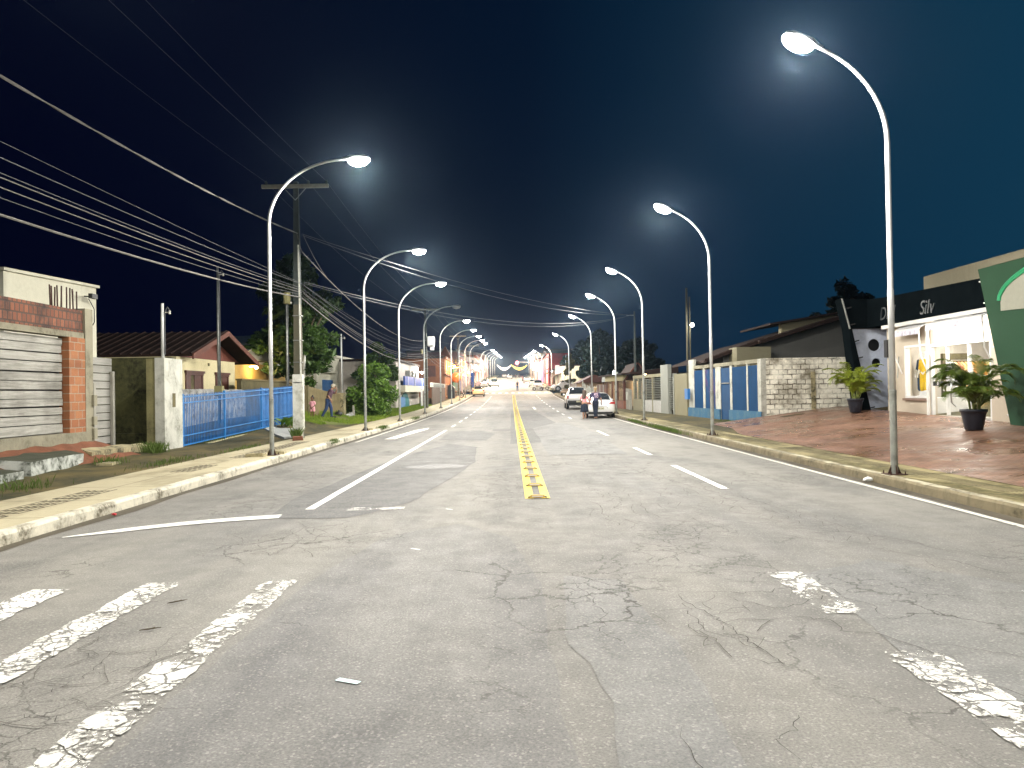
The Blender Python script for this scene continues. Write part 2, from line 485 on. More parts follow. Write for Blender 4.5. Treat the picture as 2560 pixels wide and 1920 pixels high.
MAT['leaf_b'] = leafmat('leaf_bush', (.05, .12, .012), (.16, .27, .04), 2.0)
MAT['leaf_o'] = leafmat('leaf_olive', (.05, .045, .012), (.1, .085, .02))
MAT['palm'] = leafmat('leaf_palm_light', (.14, .19, .015), (.26, .31, .03), 4, .4)
MAT['palm_d'] = leafmat('leaf_palm', (.05, .09, .012), (.12, .17, .025), 4, .35)
MAT['grass'] = leafmat('grass_blade', (.09, .16, .012), (.22, .3, .03), 1.5, .7)
MAT['weed'] = leafmat('weed_blade', (.05, .085, .012), (.1, .15, .03), 1.5, .8)
MAT['turf'] = concrete('turf', (.1, .12, .02), (.06, .08, .012), .8)
MAT['bark'] = plain('bark', (.09, .07, .045), .95, 0, .35, 6, .2, True, 0, .5)
MAT['pot'] = plain('dark_pot', (.01, .013, .022), .35, 0, .3)
MAT['soil'] = plain('pot_soil', (.03, .022, .015), .95)
MAT['stem'] = plain('cane_stem', (.2, .24, .06), .6)
MAT['black'] = plain('black', (.012, .012, .013), .5)
MAT['rubber'] = plain('rubber', (.014, .014, .014), .75)
MAT['rim'] = plain('rim', (.4, .4, .41), .35, .8)
MAT['glass'] = glass('dark_glass')
MAT['chrome'] = plain('steel', (.55, .56, .56), .3, .9)
MAT['skin'] = plain('skin', (.36, .2, .13), .6, 0, .1)
MAT['skin_d'] = plain('skin_dark', (.16, .08, .045), .6, 0, .1)
MAT['pink'] = plain('pink_cloth', (.78, .3, .32), .85)
MAT['rose'] = plain('rose_cloth', (.75, .36, .42), .85)
MAT['navy'] = plain('navy_cloth', (.012, .018, .034), .85, 0, .3)
MAT['jersey'] = plain('jersey_cloth', (.035, .03, .08), .7, 0, .3)
MAT['denim'] = plain('denim', (.02, .045, .12), .9, 0, .3)
MAT['plaid'] = bricks('plaid_shirt', (.075, .028, .05), (.05, .02, .04), (.13, .08, .1), .08, .08, .01, axis='y', off=0, bmp=.05, gamt=.1).m
MAT['hair_d'] = plain('hair_dark', (.018, .012, .01), .5, 0, .3, 20)
MAT['hair_b'] = plain('hair_brown', (.075, .05, .034), .5, 0, .3, 20)
MAT['hair_l'] = plain('hair_sandy', (.3, .2, .09), .6, 0, .3, 20)
MAT['white'] = plain('white', (.72, .72, .7), .5, 0, .06)
MAT['lens'] = emit('lamp_lens', (1, .985, .94), 80)
MAT['lens_far'] = emit('lamp_lens_far', (1, .97, .93), 40)
MAT['lens_off'] = plain('lens_unlit', (.5, .52, .52), .3)
MAT['warm_bulb'] = emit('warm_bulb', (1, .75, .38), 30)
MAT['cool_bulb'] = emit('cool_bulb', (1, .97, .88), 30)
MAT['head_housing'] = plain('lamp_housing', (.42, .43, .43), .45, .3)
m_ = bricks('red_paver', (.37, .2, .13), (.23, .115, .075), (.06, .04, .03), .24, .12, .014, axis='g', gamt=.55, grime=(.06, .045, .03), rough=.4, bmp=.5)
_w = m_.noise(m_.pos(), .7, 4, .6); m_.l(m_.mr(_w, .4, .62, .2, .6), m_.b.inputs['Roughness']); m_.set(spec=.6)
MAT['paver'] = m_.m
# ------------------------------------------------------------------ camera
th, pt = .0162, math.atan(17.5 / 1662)
fw = Vector((0, math.cos(pt), math.sin(pt)))
rt = Vector((math.cos(th), 0, -math.sin(th))); rt = (rt - fw * rt.dot(fw)).normalized()
up = rt.cross(fw)
cam = bpy.data.cameras.new('camera'); co = bpy.data.objects.new('camera', cam); COL.objects.link(co)
M4 = Matrix((rt, up, -fw)).transposed().to_4x4(); M4.translation = (0, 0, 1.62)
co.matrix_world = M4
cam.sensor_fit = 'HORIZONTAL'; cam.sensor_width = 36; cam.lens = 36 * 1662 / 2212
cam.clip_start = .05; cam.clip_end = 3000
SC.camera = co
# ------------------------------------------------------------------ night sky
w = SC.world; w.use_nodes = True; nt = w.node_tree; nt.nodes.clear()
def wn(t): return nt.nodes.new(t)
out = wn('ShaderNodeOutputWorld'); add = wn('ShaderNodeAddShader'); nt.links.new(add.outputs[0], out.inputs[0])
sky = wn('ShaderNodeTexSky'); sky.sky_type = 'NISHITA'; sky.sun_disc = False
sky.sun_elevation = R(-6.5); sky.sun_rotation = R(60); sky.air_density = 1.0; sky.dust_density = .5
b1 = wn('ShaderNodeBackground'); nt.links.new(sky.outputs[0], b1.inputs[0]); b1.inputs[1].default_value = .012
tc = wn('ShaderNodeTexCoord'); sp = wn('ShaderNodeSeparateXYZ'); nt.links.new(tc.outputs['Generated'], sp.inputs[0])
def wm(op, a, b):
    q = wn('ShaderNodeMath'); q.operation = op
    for i, t in enumerate((a, b)):
        if isinstance(t, (int, float)): q.inputs[i].default_value = t
        else: nt.links.new(t, q.inputs[i])
    return q.outputs[0]
def wramp(f, stops):
    q = wn('ShaderNodeValToRGB'); nt.links.new(f, q.inputs[0]); e = q.color_ramp.elements
    e[0].position, e[0].color = stops[0][0], (*stops[0][1], 1); e[1].position, e[1].color = stops[1][0], (*stops[1][1], 1)
    for p_, c_ in stops[2:]:
        k = e.new(p_); k.color = (*c_, 1)
    return q.outputs[0]
az = wm('ADD', wm('MULTIPLY', sp.outputs[0], .72), .5)
base = wramp(az, [(0, (.0004, .0009, .008)), (.28, (.0004, .0012, .010)), (.52, (.0008, .006, .020)), (.72, (.0022, .021, .049)), (1, (.006, .044, .086))])
# glow of the town over the far end of the street
gx = wm('MULTIPLY', sp.outputs[0], 6.5); gz = wm('MULTIPLY', wm('SUBTRACT', sp.outputs[2], .02), 15)
gl = wm('POWER', 2.718, wm('MULTIPLY', wm('ADD', wm('MULTIPLY', gx, gx), wm('MULTIPLY', gz, gz)), -1.0))
glc = wn('ShaderNodeMix'); glc.data_type = 'RGBA'; glc.blend_type = 'ADD'
nt.links.new(gl, glc.inputs[0]); nt.links.new(base, glc.inputs[6]); glc.inputs[7].default_value = (.02, .011, .014, 1)
b2 = wn('ShaderNodeBackground'); nt.links.new(glc.outputs[2], b2.inputs[0]); b2.inputs[1].default_value = 1
nt.links.new(b1.outputs[0], add.inputs[0]); nt.links.new(b2.outputs[0], add.inputs[1])

SC.view_settings.view_transform = 'Standard'; SC.view_settings.look = 'None'
SC.view_settings.exposure = 0; SC.view_settings.gamma = 1
SC.cycles.use_denoising = True
SC.cycles.max_bounces = 6; SC.cycles.diffuse_bounces = 3; SC.cycles.glossy_bounces = 3; SC.cycles.transparent_max_bounces = 12
SC.cycles.caustics_reflective = False; SC.cycles.caustics_refractive = False
SC.cycles.sample_clamp_indirect = 4

# ------------------------------------------------------------------ ground, road, pavements
YS = [-30 + 1.0 * i for i in range(0, 60)] + [30 + 2.0 * i for i in range(0, 60)] + [150 + 10 * i for i in range(0, 40)] + [560, 640]
def sheet(name, xa, xb, ys, dz, m, nx=1, zf=zr, wob=0, flip=False):
    mb = MB(); rows = []
    for y in ys:
        a = xa(y) if callable(xa) else xa; b = xb(y) if callable(xb) else xb
        rows.append([mb.v((a + (b - a) * i / nx, y, zf(y) + dz)) for i in range(nx + 1)])
    for A, B in zip(rows, rows[1:]):
        for i in range(nx): mb.bm.faces.new((A[i], A[i + 1], B[i + 1], B[i]))
    return mb.build(name, m)
def yr(a, b, st=1.0):
    n = max(1, int(math.ceil((b - a) / st))); return [a + (b - a) * i / n for i in range(n + 1)]
struct(sheet('road', KL - .02, KR + .02, YS, 0, MAT['asphalt']))
for sgn, name in ((-1, 'ground'), (1, 'ground')):
    xs = [0, .3, .6, .9, 1.2, 1.6, 2, 2.5, 3, 4, 5, 6.5, 8, 11, 15, 25, 50, 120, 290]
    mb = MB(); rows = []
    for y in YS:
        if sgn < 0: rows.append([mb.v((PL - q, y, zleft(PL - q, y) + (.03 * (mnoise.noise((q * 1.3, y * .9, 3)))) * (1 if .2 < q < 6 else 0))) for q in xs])
        else: rows.append([mb.v((PR + q, y, zright(PR + q, y))) for q in xs])
    for A, B in zip(rows, rows[1:]):
        for i in range(len(xs) - 1): mb.bm.faces.new((A[i], A[i + 1], B[i + 1], B[i]) if sgn > 0 else (A[i + 1], A[i], B[i], B[i + 1]))
    o = struct(mb.build(name, MAT['dirt'], fix=False))
    for f in o.data.polygons: f.use_smooth = True
# pavements and kerbs (left: unbroken to the cross street at 112 m; again beyond it)
YJ0, YJ1 = 111.5, 126.0
for a, b in ((-30, YJ0), (YJ1, 340)):
    struct(sheet('pavement', PL - .02, KL - .16, yr(a, b, 1 if a < 0 else 5), .15, MAT['pave_l'], zf=zr))
    struct(sheet('pavement', KR + .16, PR + .02, yr(a, b, 1 if a < 0 else 5), .15, MAT['pave_r'], zf=zr))
    for sgn, kx in ((-1, KL), (1, KR)):
        mb = MB(); ys = yr(a, b, .5 if a < 0 else 5)
        prev = None
        for i, y in enumerate(ys):
            j = .014 * mnoise.noise((kx, y * 1.7, 1)) if y < 60 else 0
            jz = .012 * mnoise.noise((kx + 9, y * 1.1, 4)) if y < 60 else 0
            z = zr(y)
            q = [(kx - sgn * j, z - .05), (kx - sgn * (j - .012), z + .115 + jz), (kx + sgn * .03, z + .152 + jz), (kx + sgn * .17, z + .154), (kx + sgn * .17, z - .05)]
            ring = [mb.v((t[0], y, t[1])) for t in q]
            if prev:
                for k in range(4): mb.bm.faces.new((prev[k], prev[k + 1], ring[k + 1], ring[k]))
            prev = ring
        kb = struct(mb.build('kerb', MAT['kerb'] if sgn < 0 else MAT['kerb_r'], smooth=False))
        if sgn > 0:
            kb.data.materials.append(MAT['kerb_face'])  # worn side faces, with their shade painted into the darker colour
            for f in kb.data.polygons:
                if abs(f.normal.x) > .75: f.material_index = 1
    struct(sheet('gutter', KL, lambda y: KL + .2 + .09 * mnoise.noise((0, y * .5, 0)), yr(a, b, .5 if a < 0 else 5), .004, MAT['gutter']))
    struct(sheet('gutter', lambda y: KR - .21 + .05 * mnoise.noise((7, y * .5, 0)), KR, yr(a, b, .5 if a < 0 else 5), .004, MAT['gutter']))
# resurfaced patches on the carriageway
def blob(name, pts, m, dz, sub=6, j=.06):
    P = []
    for i, p in enumerate(pts):
        q = pts[(i + 1) % len(pts)]
        for k in range(sub):
            t = k / sub; x = p[0] + (q[0] - p[0]) * t; y = p[1] + (q[1] - p[1]) * t
            P.append((x + j * mnoise.noise((x * 2.3, y * 2.3, 1)), y + 2.2 * j * mnoise.noise((x * 2.3, y * 1.3, 8))))
    mb = MB()
    f = mb.bm.faces.new([mb.v((x, y, 0)) for x, y in P])
    bmesh.ops.triangulate(mb.bm, faces=[f])
    for v in mb.bm.verts: v.co.z = zr(v.co.y) + dz
    return struct(mb.build(name, m))
blob('road_patch', [(-3.25, 10.2), (-2.2, 10.1), (-1.55, 11.5), (-1.2, 14.5), (-.9, 18), (-1.1, 23), (-2.0, 24.5), (-2.7, 21), (-3.2, 16), (-3.45, 12)], MAT['patch'], .004)
blob('road_patch', [(-2.55, 26.5), (-.9, 26), (-.7, 30), (-1.4, 33), (-2.6, 31.5)], MAT['patch'], .004)
blob('road_patch', [(-.1, 24), (2.0, 25), (2.3, 38), (1.6, 60), (-.1, 60)], MAT['patch'], .004, 10)
blob('road_patch', [(.28, 1.5), (1.0, 1.5), (.98, 3.5), (1.02, 4.6), (.9, 6.6), (.42, 6.7), (.34, 5.2), (.5, 4.0)], MAT['patch2'], .004)
blob('road_patch', [(2.3, 3.9), (4.6, 3.6), (4.3, 6.0), (3.3, 7.2), (2.45, 6.6)], MAT['patch2'], .004)
blob('road_patch', [(.9, 19.5), (2.9, 19.5), (3.2, 30), (2.4, 40), (.9, 34)], MAT['patch2'], .0062)
blob('road_patch', [(-1.85, 1.6), (-1.84, 4.4), (-1.8, 6.6), (-1.5, 8.6), (-.7, 9.6), (-.05, 8.6), (.2, 6.5), (.25, 4), (.3, 1.6)], MAT['patch3'], .0034, 8, .05)
for (x, y, a, b) in ((-1.75, 17.0, .75, .55), (-.4, 33, .5, 1.2)):
    blob('tar_stain', [(x + a * math.cos(t), y + b * math.sin(t)) for t in [k * .7 for k in range(9)]], plain('tar', (.05, .048, .045), .6, 0, .4, 3, .5, False), .0075, 3)

# ------------------------------------------------------------------ road markings
def mark(name, x0, x1, y0, y1, m, dz=.009, st=1.0):
    if 'stripe' in name or 'lane' in name:
        st = .06 if y1 < 20 else .4
        A = .03 if 'stripe' in name else .008
        s0 = random.uniform(0, 50)
        return struct(sheet(name, lambda y: x0 + A * mnoise.noise((s0, y * 5, 0)) + A * .7 * mnoise.noise((s0, y * 17, 0)), lambda y: x1 + A * mnoise.noise((s0 + 9, y * 5, 0)) + A * .7 * mnoise.noise((s0 + 9, y * 17, 0)), yr(y0, y1, st), dz, m, 2))
    return struct(sheet(name, x0, x1, yr(y0, y1, st), dz, m))
mark('crosswalk_stripe', -4.1, -3.78, 2.4, 6.55, MAT['white_fair'])
mark('crosswalk_stripe', -3.21, -2.91, 2.4, 6.72, MAT['white_worn'])
mark('crosswalk_stripe', -2.17, -1.9, 2.4, 6.75, MAT['white_faint'])
mark('crosswalk_stripe', 2.2, 2.5, 5.5, 6.75, worn_paint('white_flaked', (.74, .73, .68), .5, 1))
mark('crosswalk_stripe', 2.22, 2.56, 2.4, 4.7, MAT['white_faint'])
mark('crosswalk_stripe', 3.95, 4.2, 5.6, 6.6, worn_paint('white_gone', (.74, .73, .68), .6, 1))
mb = MB(); prev = None
for t in yr(0, 1, .05):       # slightly bent stop line
    x = -5.28 + 2.15 * t; y = 9.0 + 1.32 * t + .35 * math.sin(t * math.pi) * .6; hw = .15 * (min(1, t * 4 + .1))
    A = (mb.v((x + .02, y - hw, .009)), mb.v((x - .02, y + hw, .009)))
    if prev: mb.bm.faces.new((prev[0], A[0], A[1], prev[1]))
    prev = A
struct(mb.build('stop_line', MAT['white_line']))
mark('stop_line', -2.35, -1.55, 10.75, 11.0, MAT['white_faint'])
mark('lane_line', -2.96, -2.83, 10.9, 33.5, MAT['white_line'])
y = 36.5
while y < 108: mark('lane_line', -2.94, -2.82, y, y + 2.2, MAT['white_line']); y += 5.2
for a, b in ((12.4, 16.4), (19.1, 21.6), (27.5, 31)): mark('lane_line', 3.34, 3.47, a, b, MAT['white_line'] if a < 20 else MAT['edge_line'])
y = 44
while y < 108: mark('lane_line', 3.3, 3.42, y, y + 2.2, MAT['white_line']); y += 6
mark('lane_line', 1.75, 1.95, 62, 68, MAT['edge_line'])
mark('edge_line', 5.7, 5.8, -10, 108, MAT['edge_line'])
mark('edge_line', -5.36, -5.26, 26, 108, MAT['edge_line'])
blob('faded_arrow', [(-4.6, 27.5), (-4.3, 34), (-3.9, 36), (-3.8, 34.5), (-4.1, 30), (-4.2, 27.5)], MAT['edge_line'], .009, 2, .01)
fx = lambda y: .36 - .0016 * (y - 11.6)
struct(sheet('centre_line', lambda y: fx(y) - .19, lambda y: fx(y) - .055, yr(11.65, 111, 1.5), .009, MAT['yellow_line']))
struct(sheet('centre_line', lambda y: fx(y) + .055, lambda y: fx(y) + .19, yr(11.65, 111, 1.5), .009, MAT['yellow_line']))
for x, y, r_, m in ((-.95, 4.35, 25, 'cyan'), (-1.03, 8.0, 35, 'white'), (-.9, 10.7, 35, 'white')):
    mb = MB(); c, s_ = math.cos(R(-r_)), math.sin(R(-r_))
    L, W_ = (.075, .022) if m == 'cyan' else (.06, .012)
    pts = [(-L, -W_), (L, -W_), (L, W_), (-L, W_)]
    if m != 'cyan': y += 0
    mb.face([(x + c * a - s_ * b, y + s_ * a + c * b, .0095) for a, b in pts]); struct(mb.build('paint_dash', MAT[m]))
for i in range(11):
    x = -5.2 + i * 1.02
    mark('far_crosswalk', x, x + .5, 118, 121, MAT['white_line'], .01)
mark('far_stop_line', KL + .3, KR - .3, 114.6, 115.1, MAT['edge_line'], .009)
# long cracks, thin dark fissures opened in the asphalt
mb = MB()
def crack(path, w, depth=0):
    P = []
    for a, b in zip(path, path[1:]):
        L = math.hypot(b[0] - a[0], b[1] - a[1]); n = max(2, int(L / .045))
        for k in range(n):
            t = k / n; P.append((a[0] + (b[0] - a[0]) * t, a[1] + (b[1] - a[1]) * t))
    P.append(path[-1])
    Q = []
    s0 = random.uniform(0, 99)
    for i, (x, y) in enumerate(P):
        q = .11 * mnoise.noise((s0 + i * .11, 0, 0)) + .035 * mnoise.noise((s0, i * .55, 3))
        q2 = .11 * mnoise.noise((s0, 7, i * .11)) + .035 * mnoise.noise((s0 + i * .5, 3, 0))
        Q.append((x + q + random.gauss(0, .009), y + q2 * 1.2 + random.gauss(0, .016)))
    prev = None
    for i, (x, y) in enumerate(Q):
        a = Q[max(0, i - 1)]; b = Q[min(len(Q) - 1, i + 1)]
        d = Vector((b[0] - a[0], b[1] - a[1])); d.normalize(); nrm = Vector((-d.y, d.x))
        f = min(1, i / 5 + .15, (len(Q) - 1 - i) / 5 + .15)
        ww = w * f * (.45 + 1.1 * abs(mnoise.noise((s0 + i * .35, 9, 9))) + .25 * random.random())
        z = zr(y) + .0105
        A = (mb.v((x - nrm.x * ww, y - nrm.y * ww, z)), mb.v((x + nrm.x * ww, y + nrm.y * ww, z)))
        if prev: mb.bm.faces.new((prev[0], A[0], A[1], prev[1]))
        prev = A
        if depth < 2 and random.random() < .02:
            an = math.atan2(d.y, d.x) + random.choice((-1, 1)) * random.uniform(.6, 1.4); L = random.uniform(.2, .7)
            crack([(x, y), (x + L * math.cos(an), y + L * math.sin(an))], w * .6, depth + 1)
for path, wd in (([(1.35, 9.6), (2.1, 9.0), (1.95, 8.2)], .009), ([(1.1, 8.6), (2.0, 8.6), (2.9, 8.2), (3.6, 7.9)], .007),
                 ([(2.4, 9.8), (3.0, 9.0), (3.9, 8.3), (4.3, 7.4)], .009), ([(1.2, 6.2), (1.7, 6.1), (2.2, 6.3), (2.35, 5.9), (1.9, 5.7), (1.65, 6.0)], .008),
                 ([(1.28, 6.1), (1.36, 5.6), (1.5, 5.0), (1.56, 4.5), (1.3, 4.6)], .008), ([(1.2, 5.6), (1.3, 5.2), (1.5, 4.9)], .006),
                 ([(1.9, 5.5), (2.2, 5.3), (2.1, 5.1), (2.4, 5.0), (2.6, 4.5)], .008), ([(1.35, 3.9), (1.3, 3.6), (1.15, 3.5), (1.2, 3.3)], .006),
                 ([(1.28, 3.35), (1.33, 3.1), (1.36, 2.9), (1.42, 2.75), (1.4, 2.55)], .006), ([(.75, 3.7), (.8, 3.3), (.83, 3.0), (.82, 2.8)], .005),
                 ([(.5, 6.6), (.6, 5.7), (.62, 5.2), (.72, 4.8)], .006), ([(3.6, 7.6), (4.2, 6.7), (4.6, 6.0), (5.0, 5.4), (5.3, 4.6)], .008),
                 ([(4.3, 6.1), (4.5, 5.6), (4.9, 5.0)], .006), ([(2.3, 6.7), (2.5, 6.2), (2.62, 5.6), (2.55, 5.3)], .007), ([(2.5, 4.9), (2.9, 4.6), (3.3, 4.5)], .006),
                 ([(2.3, 4.5), (2.6, 4.1), (2.75, 3.6), (2.8, 3.2)], .007), ([(-4.2, 3.6), (-3.4, 3.7), (-2.4, 3.95), (-1.6, 4.0)], .008), ([(-3.6, 4.2), (-2.8, 4.4), (-2.1, 4.7)], .008),
                 ([(-3.2, 4.7), (-2.6, 4.9), (-2.0, 5.0)], .007), ([(-2.9, 5.2), (-2.5, 5.4), (-2.1, 5.3)], .006), ([(-2.7, 3.9), (-2.5, 4.5), (-2.6, 5.1)], .006), ([(-2.3, 4.1), (-2.2, 4.7), (-2.4, 5.3)], .006),
                 ([(-2.15, 2.9), (-1.9, 3.4), (-1.95, 4.2)], .007), ([(-3.1, 8.6), (-2.4, 8.8), (-1.7, 8.9)], .006), ([(-2.9, 8.0), (-2.3, 7.8), (-1.8, 8.2)], .006), ([(-2.7, 9.4), (-2.4, 8.6), (-2.5, 7.6)], .005), ([(-2.1, 9.5), (-1.9, 8.7), (-2.0, 7.7)], .005),
                 ([(1.2, 13), (1.6, 11.5), (1.4, 10.4)], .008), ([(2.2, 18), (2.5, 15), (3.0, 12.5), (3.7, 10.2)], .009), ([(2.7, 15), (2.9, 13), (2.6, 11.5)], .007), ([(1.9, 22), (2.2, 19), (2.5, 16)], .008)):
    crack(path, wd * (.36 if path[0][0] < -1 else .5))
struct(mb.build('road_crack', plain('crack', (.035, .031, .025), .9)))
# alligator cracking: nets of small cells
mb = MB()
def net(cx, cy, rx, ry, cell, w):
    nx, ny = int(2 * rx / cell), int(2 * ry / cell / 1.3)
    J = {}
    for i in range(nx + 1):
        for k in range(ny + 1):
            x = cx - rx + i * cell + random.uniform(-.42, .42) * cell + (.5 * cell if k % 2 else 0); y = cy - ry + k * cell * 1.3 + random.uniform(-.45, .45) * cell
            J[i, k] = (x, y)
    def ins(p): return ((p[0] - cx) / rx) ** 2 + ((p[1] - cy) / ry) ** 2 < random.uniform(.5, 1.1)
    for (i, k), p in J.items():
        for d in ((1, 0), (0, 1)):
            q = J.get((i + d[0], k + d[1]))
            if q and ins(p) and random.random() < .62:
                seg = [p, ((p[0] + q[0]) / 2 + random.uniform(-.12, .12) * cell, (p[1] + q[1]) / 2 + random.uniform(-.15, .15) * cell), q]
                for a, b in zip(seg, seg[1:]):
                    dd = Vector((b[0] - a[0], b[1] - a[1]));
                    if dd.length < 1e-6: continue
                    dd.normalize(); ww = w * random.uniform(.2, .75); n_ = Vector((-dd.y, dd.x)) * ww
                    z = zr(a[1]) + .0102
                    mb.face([(a[0] - n_.x, a[1] - n_.y, z), (b[0] - n_.x, b[1] - n_.y, z), (b[0] + n_.x, b[1] + n_.y, z), (a[0] + n_.x, a[1] + n_.y, z)])
net(-2.35, 8.5, .75, 1.0, .17, .006); net(1.75, 10.6, .8, 2.0, .2, .007); net(3.1, 12.4, .7, 3.4, .22, .007); net(-.1, 14.2, .5, 2.4, .2, .006)
net(-2.55, 4.5, .7, .9, .2, .006); net(1.35, 5.3, .35, .8, .13, .005); net(4.3, 3.9, .7, .8, .24, .005); net(3.5, 8.9, .5, 1.3, .18, .006); net(-3.6, 16.5, .7, 2.2, .22, .005); net(1.9, 8.4, .5, .5, .16, .006)
struct(mb.build('road_crack', plain('crack_fine', (.075, .068, .055), .9)))
# tactile grooves in the pavements
mb = MB()
y = 5.0
while y < 24:
    off = .05 * random.choice((-1, 0, 1)); L = random.uniform(1.0, 1.6); x0 = -6.82 + off
    if random.random() < .8:
        for k in range(5): mb.box(x0 + k * .1, x0 + k * .1 + .016, y, y + L * random.uniform(.8, 1), .1505, .154)
        for k in range(int(L / .28) + 1): mb.box(x0, x0 + .41, y + k * .28, y + k * .28 + .018, .1506, .1545)
    y += L + random.choice((.0, .05, .5))
struct(mb.build('tactile_paving', MAT['groove']))
mb = MB()
for a, b in ((6, 10.3), (10.5, 13.5), (14, 19), (20, 27)):
    for k in range(6): mb.box(6.68 + k * .06, 6.69 + k * .06, a, b, .1505, .154)
struct(mb.build('tactile_paving', MAT['groove']))
# red block forecourt of the shop
mb = MB(); rows = []
for y in yr(4, 31, .5):
    x0 = PR + (.55 * sm(24, 28, y)); xs = [x0 + (13.0 - x0) * i / 8 for i in range(9)]
    rows.append([mb.v((x, y, zright(x, y) + .006 + .01 * mnoise.noise((x * .8, y * .8, 0)))) for x in xs])
for A, B in zip(rows, rows[1:]):
    for i in range(8): mb.bm.faces.new((A[i], A[i + 1], B[i + 1], B[i]))
struct(mb.build('forecourt', MAT['paver'], smooth=True))
# loose red earth in front of the boarded gate
mb = MB()
def soil(u, v):
    x = -8.95 - 1.1 * u; y = 13.6 + 5.6 * v
    e = min(u, 1 - u * .2, v, 1 - v) * 4
    if u < .2: e = 0
    return (x, y, zleft(x, y) + .012 + min(e, 1) * (.05 + .09 * mnoise.noise((x * 1.6, y * 1.6, 2))) - (.03 if e <= 0 else 0))
mb.grid(soil, 16, 30); struct(mb.build('soil_heap', MAT['redsoil'], smooth=True))

# ------------------------------------------------------------------ street lamps
def lamp_parts(root, side, lit=True, far=False):
    """side -1: left row (level arm), +1: right row (short rising arm); arm reaches towards the road (local -x * side)"""
    d = -side
    n = 12 if not far else 6
    mb = MB()
    mb.tube([(0, 0, .0), (0, 0, 1.36)], .056, n); mb.tube([(0, 0, 1.36), (0, 0, 1.4)], .06, n)
    mb.build('pole_base', MAT['pole_low'], root, smooth=False)
    mb = MB()
    z1 = 5.55 if side > 0 else 5.75
    pts = [(0, 0, 1.4), (0, 0, 3.06), (0, 0, 3.1), (0, 0, z1 - .3)]; rr = [.05, .05, .043, .043]
    if side > 0:
        for k in range(0, 13):
            a = R(64) * k / 12; pts.append((d * (2.0 - 2.0 * math.cos(a)), 0, z1 + 1.58 * math.sin(a) / math.sin(R(64)))); rr.append(.041 - .012 * k / 12)
    else:
        for k in range(0, 15):
            a = R(90) * k / 14; pts.append((d * (1.92 - 1.92 * math.cos(a)), 0, z1 + 1.55 * math.sin(a))); rr.append(.041 - .012 * k / 14)
    o = mb.tube(pts, rr, n).build('pole', MAT['pole_paint'], root, smooth=True)
    e = Vector(pts[-1]); t = (Vector(pts[-1]) - Vector(pts[-2])).normalized()
    if side > 0: t = Vector((d * math.cos(R(22)), 0, math.sin(R(22))))
    b = Vector((0, 1, 0)); nrm = t.cross(b); nrm = nrm if nrm.z > 0 else -nrm
    mb = MB()
    def P(u, v, w_): return e + t * u + b * v + nrm * w_
    # LED head: flat tapered housing
    L = .62
    secs = [(-.06, .035, .0, .045), (.05, .06, -.01, .06), (.16, .13, -.02, .08), (.5, .14, -.02, .07), (L, .09, -.02, .03)]
    rings = []
    for u, hw, zb, zt in secs:
        rings.append([mb.v(P(u, v * hw, z)) for v, z in ((-1, zb), (-.96, (zb + zt) / 2 + .01), (-.6, zt), (.6, zt), (.96, (zb + zt) / 2 + .01), (1, zb))])
    for A, B in zip(rings, rings[1:]):
        for k in range(6): mb.bm.faces.new((A[k], A[(k + 1) % 6], B[(k + 1) % 6], B[k]))
    mb.bm.faces.new(rings[0][::-1]); mb.bm.faces.new(rings[-1])
    hd = mb.build('lamp_head', MAT['head_housing'], root)
    # bulging lens below the housing
    mb = MB(); c = P(.36, 0, -.03)
    g = bmesh.ops.create_icosphere(mb.bm, subdivisions=3 if not far else 2, radius=1)
    for v in g['verts']:
        v.co = c + t * (v.co.x * .28) + b * (v.co.y * .17) + nrm * (v.co.z * (.17 if v.co.z < 0 else .03))
    mb.build('lens', MAT['lens'] if lit else MAT['lens_off'], hd, smooth=True)
    mb = MB()
    mb.box(-.15, .15, -.15, .15, 0, .014)
    for a in range(4):
        an = R(90 * a); c_, s_ = math.cos(an), math.sin(an)
        mb.prism([(.05, .014), (.115, .014), (.05, .17)], 'y', -.006, .006) if a == 0 else None
    for sx, sy in ((1, 1), (1, -1), (-1, 1), (-1, -1)): mb.tube([(.12 * sx, .12 * sy, 0), (.12 * sx, .12 * sy, .06)], .012, 6)
    mb.prism([(-.05, .014), (-.115, .014), (-.05, .17)], 'y', -.006, .006)
    mb.prism([(.05, .014), (.115, .014), (.05, .17)], 'x', -.006, .006); mb.prism([(-.05, .014), (-.115, .014), (-.05, .17)], 'x', -.006, .006)
    mb.build('base_plate', MAT['rust'], root)
    return c
LX, RX = -5.98, 6.33
ORD = ['nearest', 'second', 'third', 'fourth', 'fifth', 'sixth', 'seventh', 'eighth', 'ninth', 'tenth', 'eleventh', 'twelfth', 'thirteenth', 'fourteenth', 'fifteenth', 'sixteenth']
POW = 3050
def add_light(name, p, power, col, typ='SPOT', r=.1, ang=180, blend=.2, parent=None):
    l = bpy.data.lights.new(name, typ); l.energy = power; l.color = col
    l.shadow_soft_size = r
    if typ == 'SPOT': l.spot_size = R(ang); l.spot_blend = blend
    o = bpy.data.objects.new(name, l); COL.objects.link(o); o.location = p
    if parent: o.parent = parent
    return o
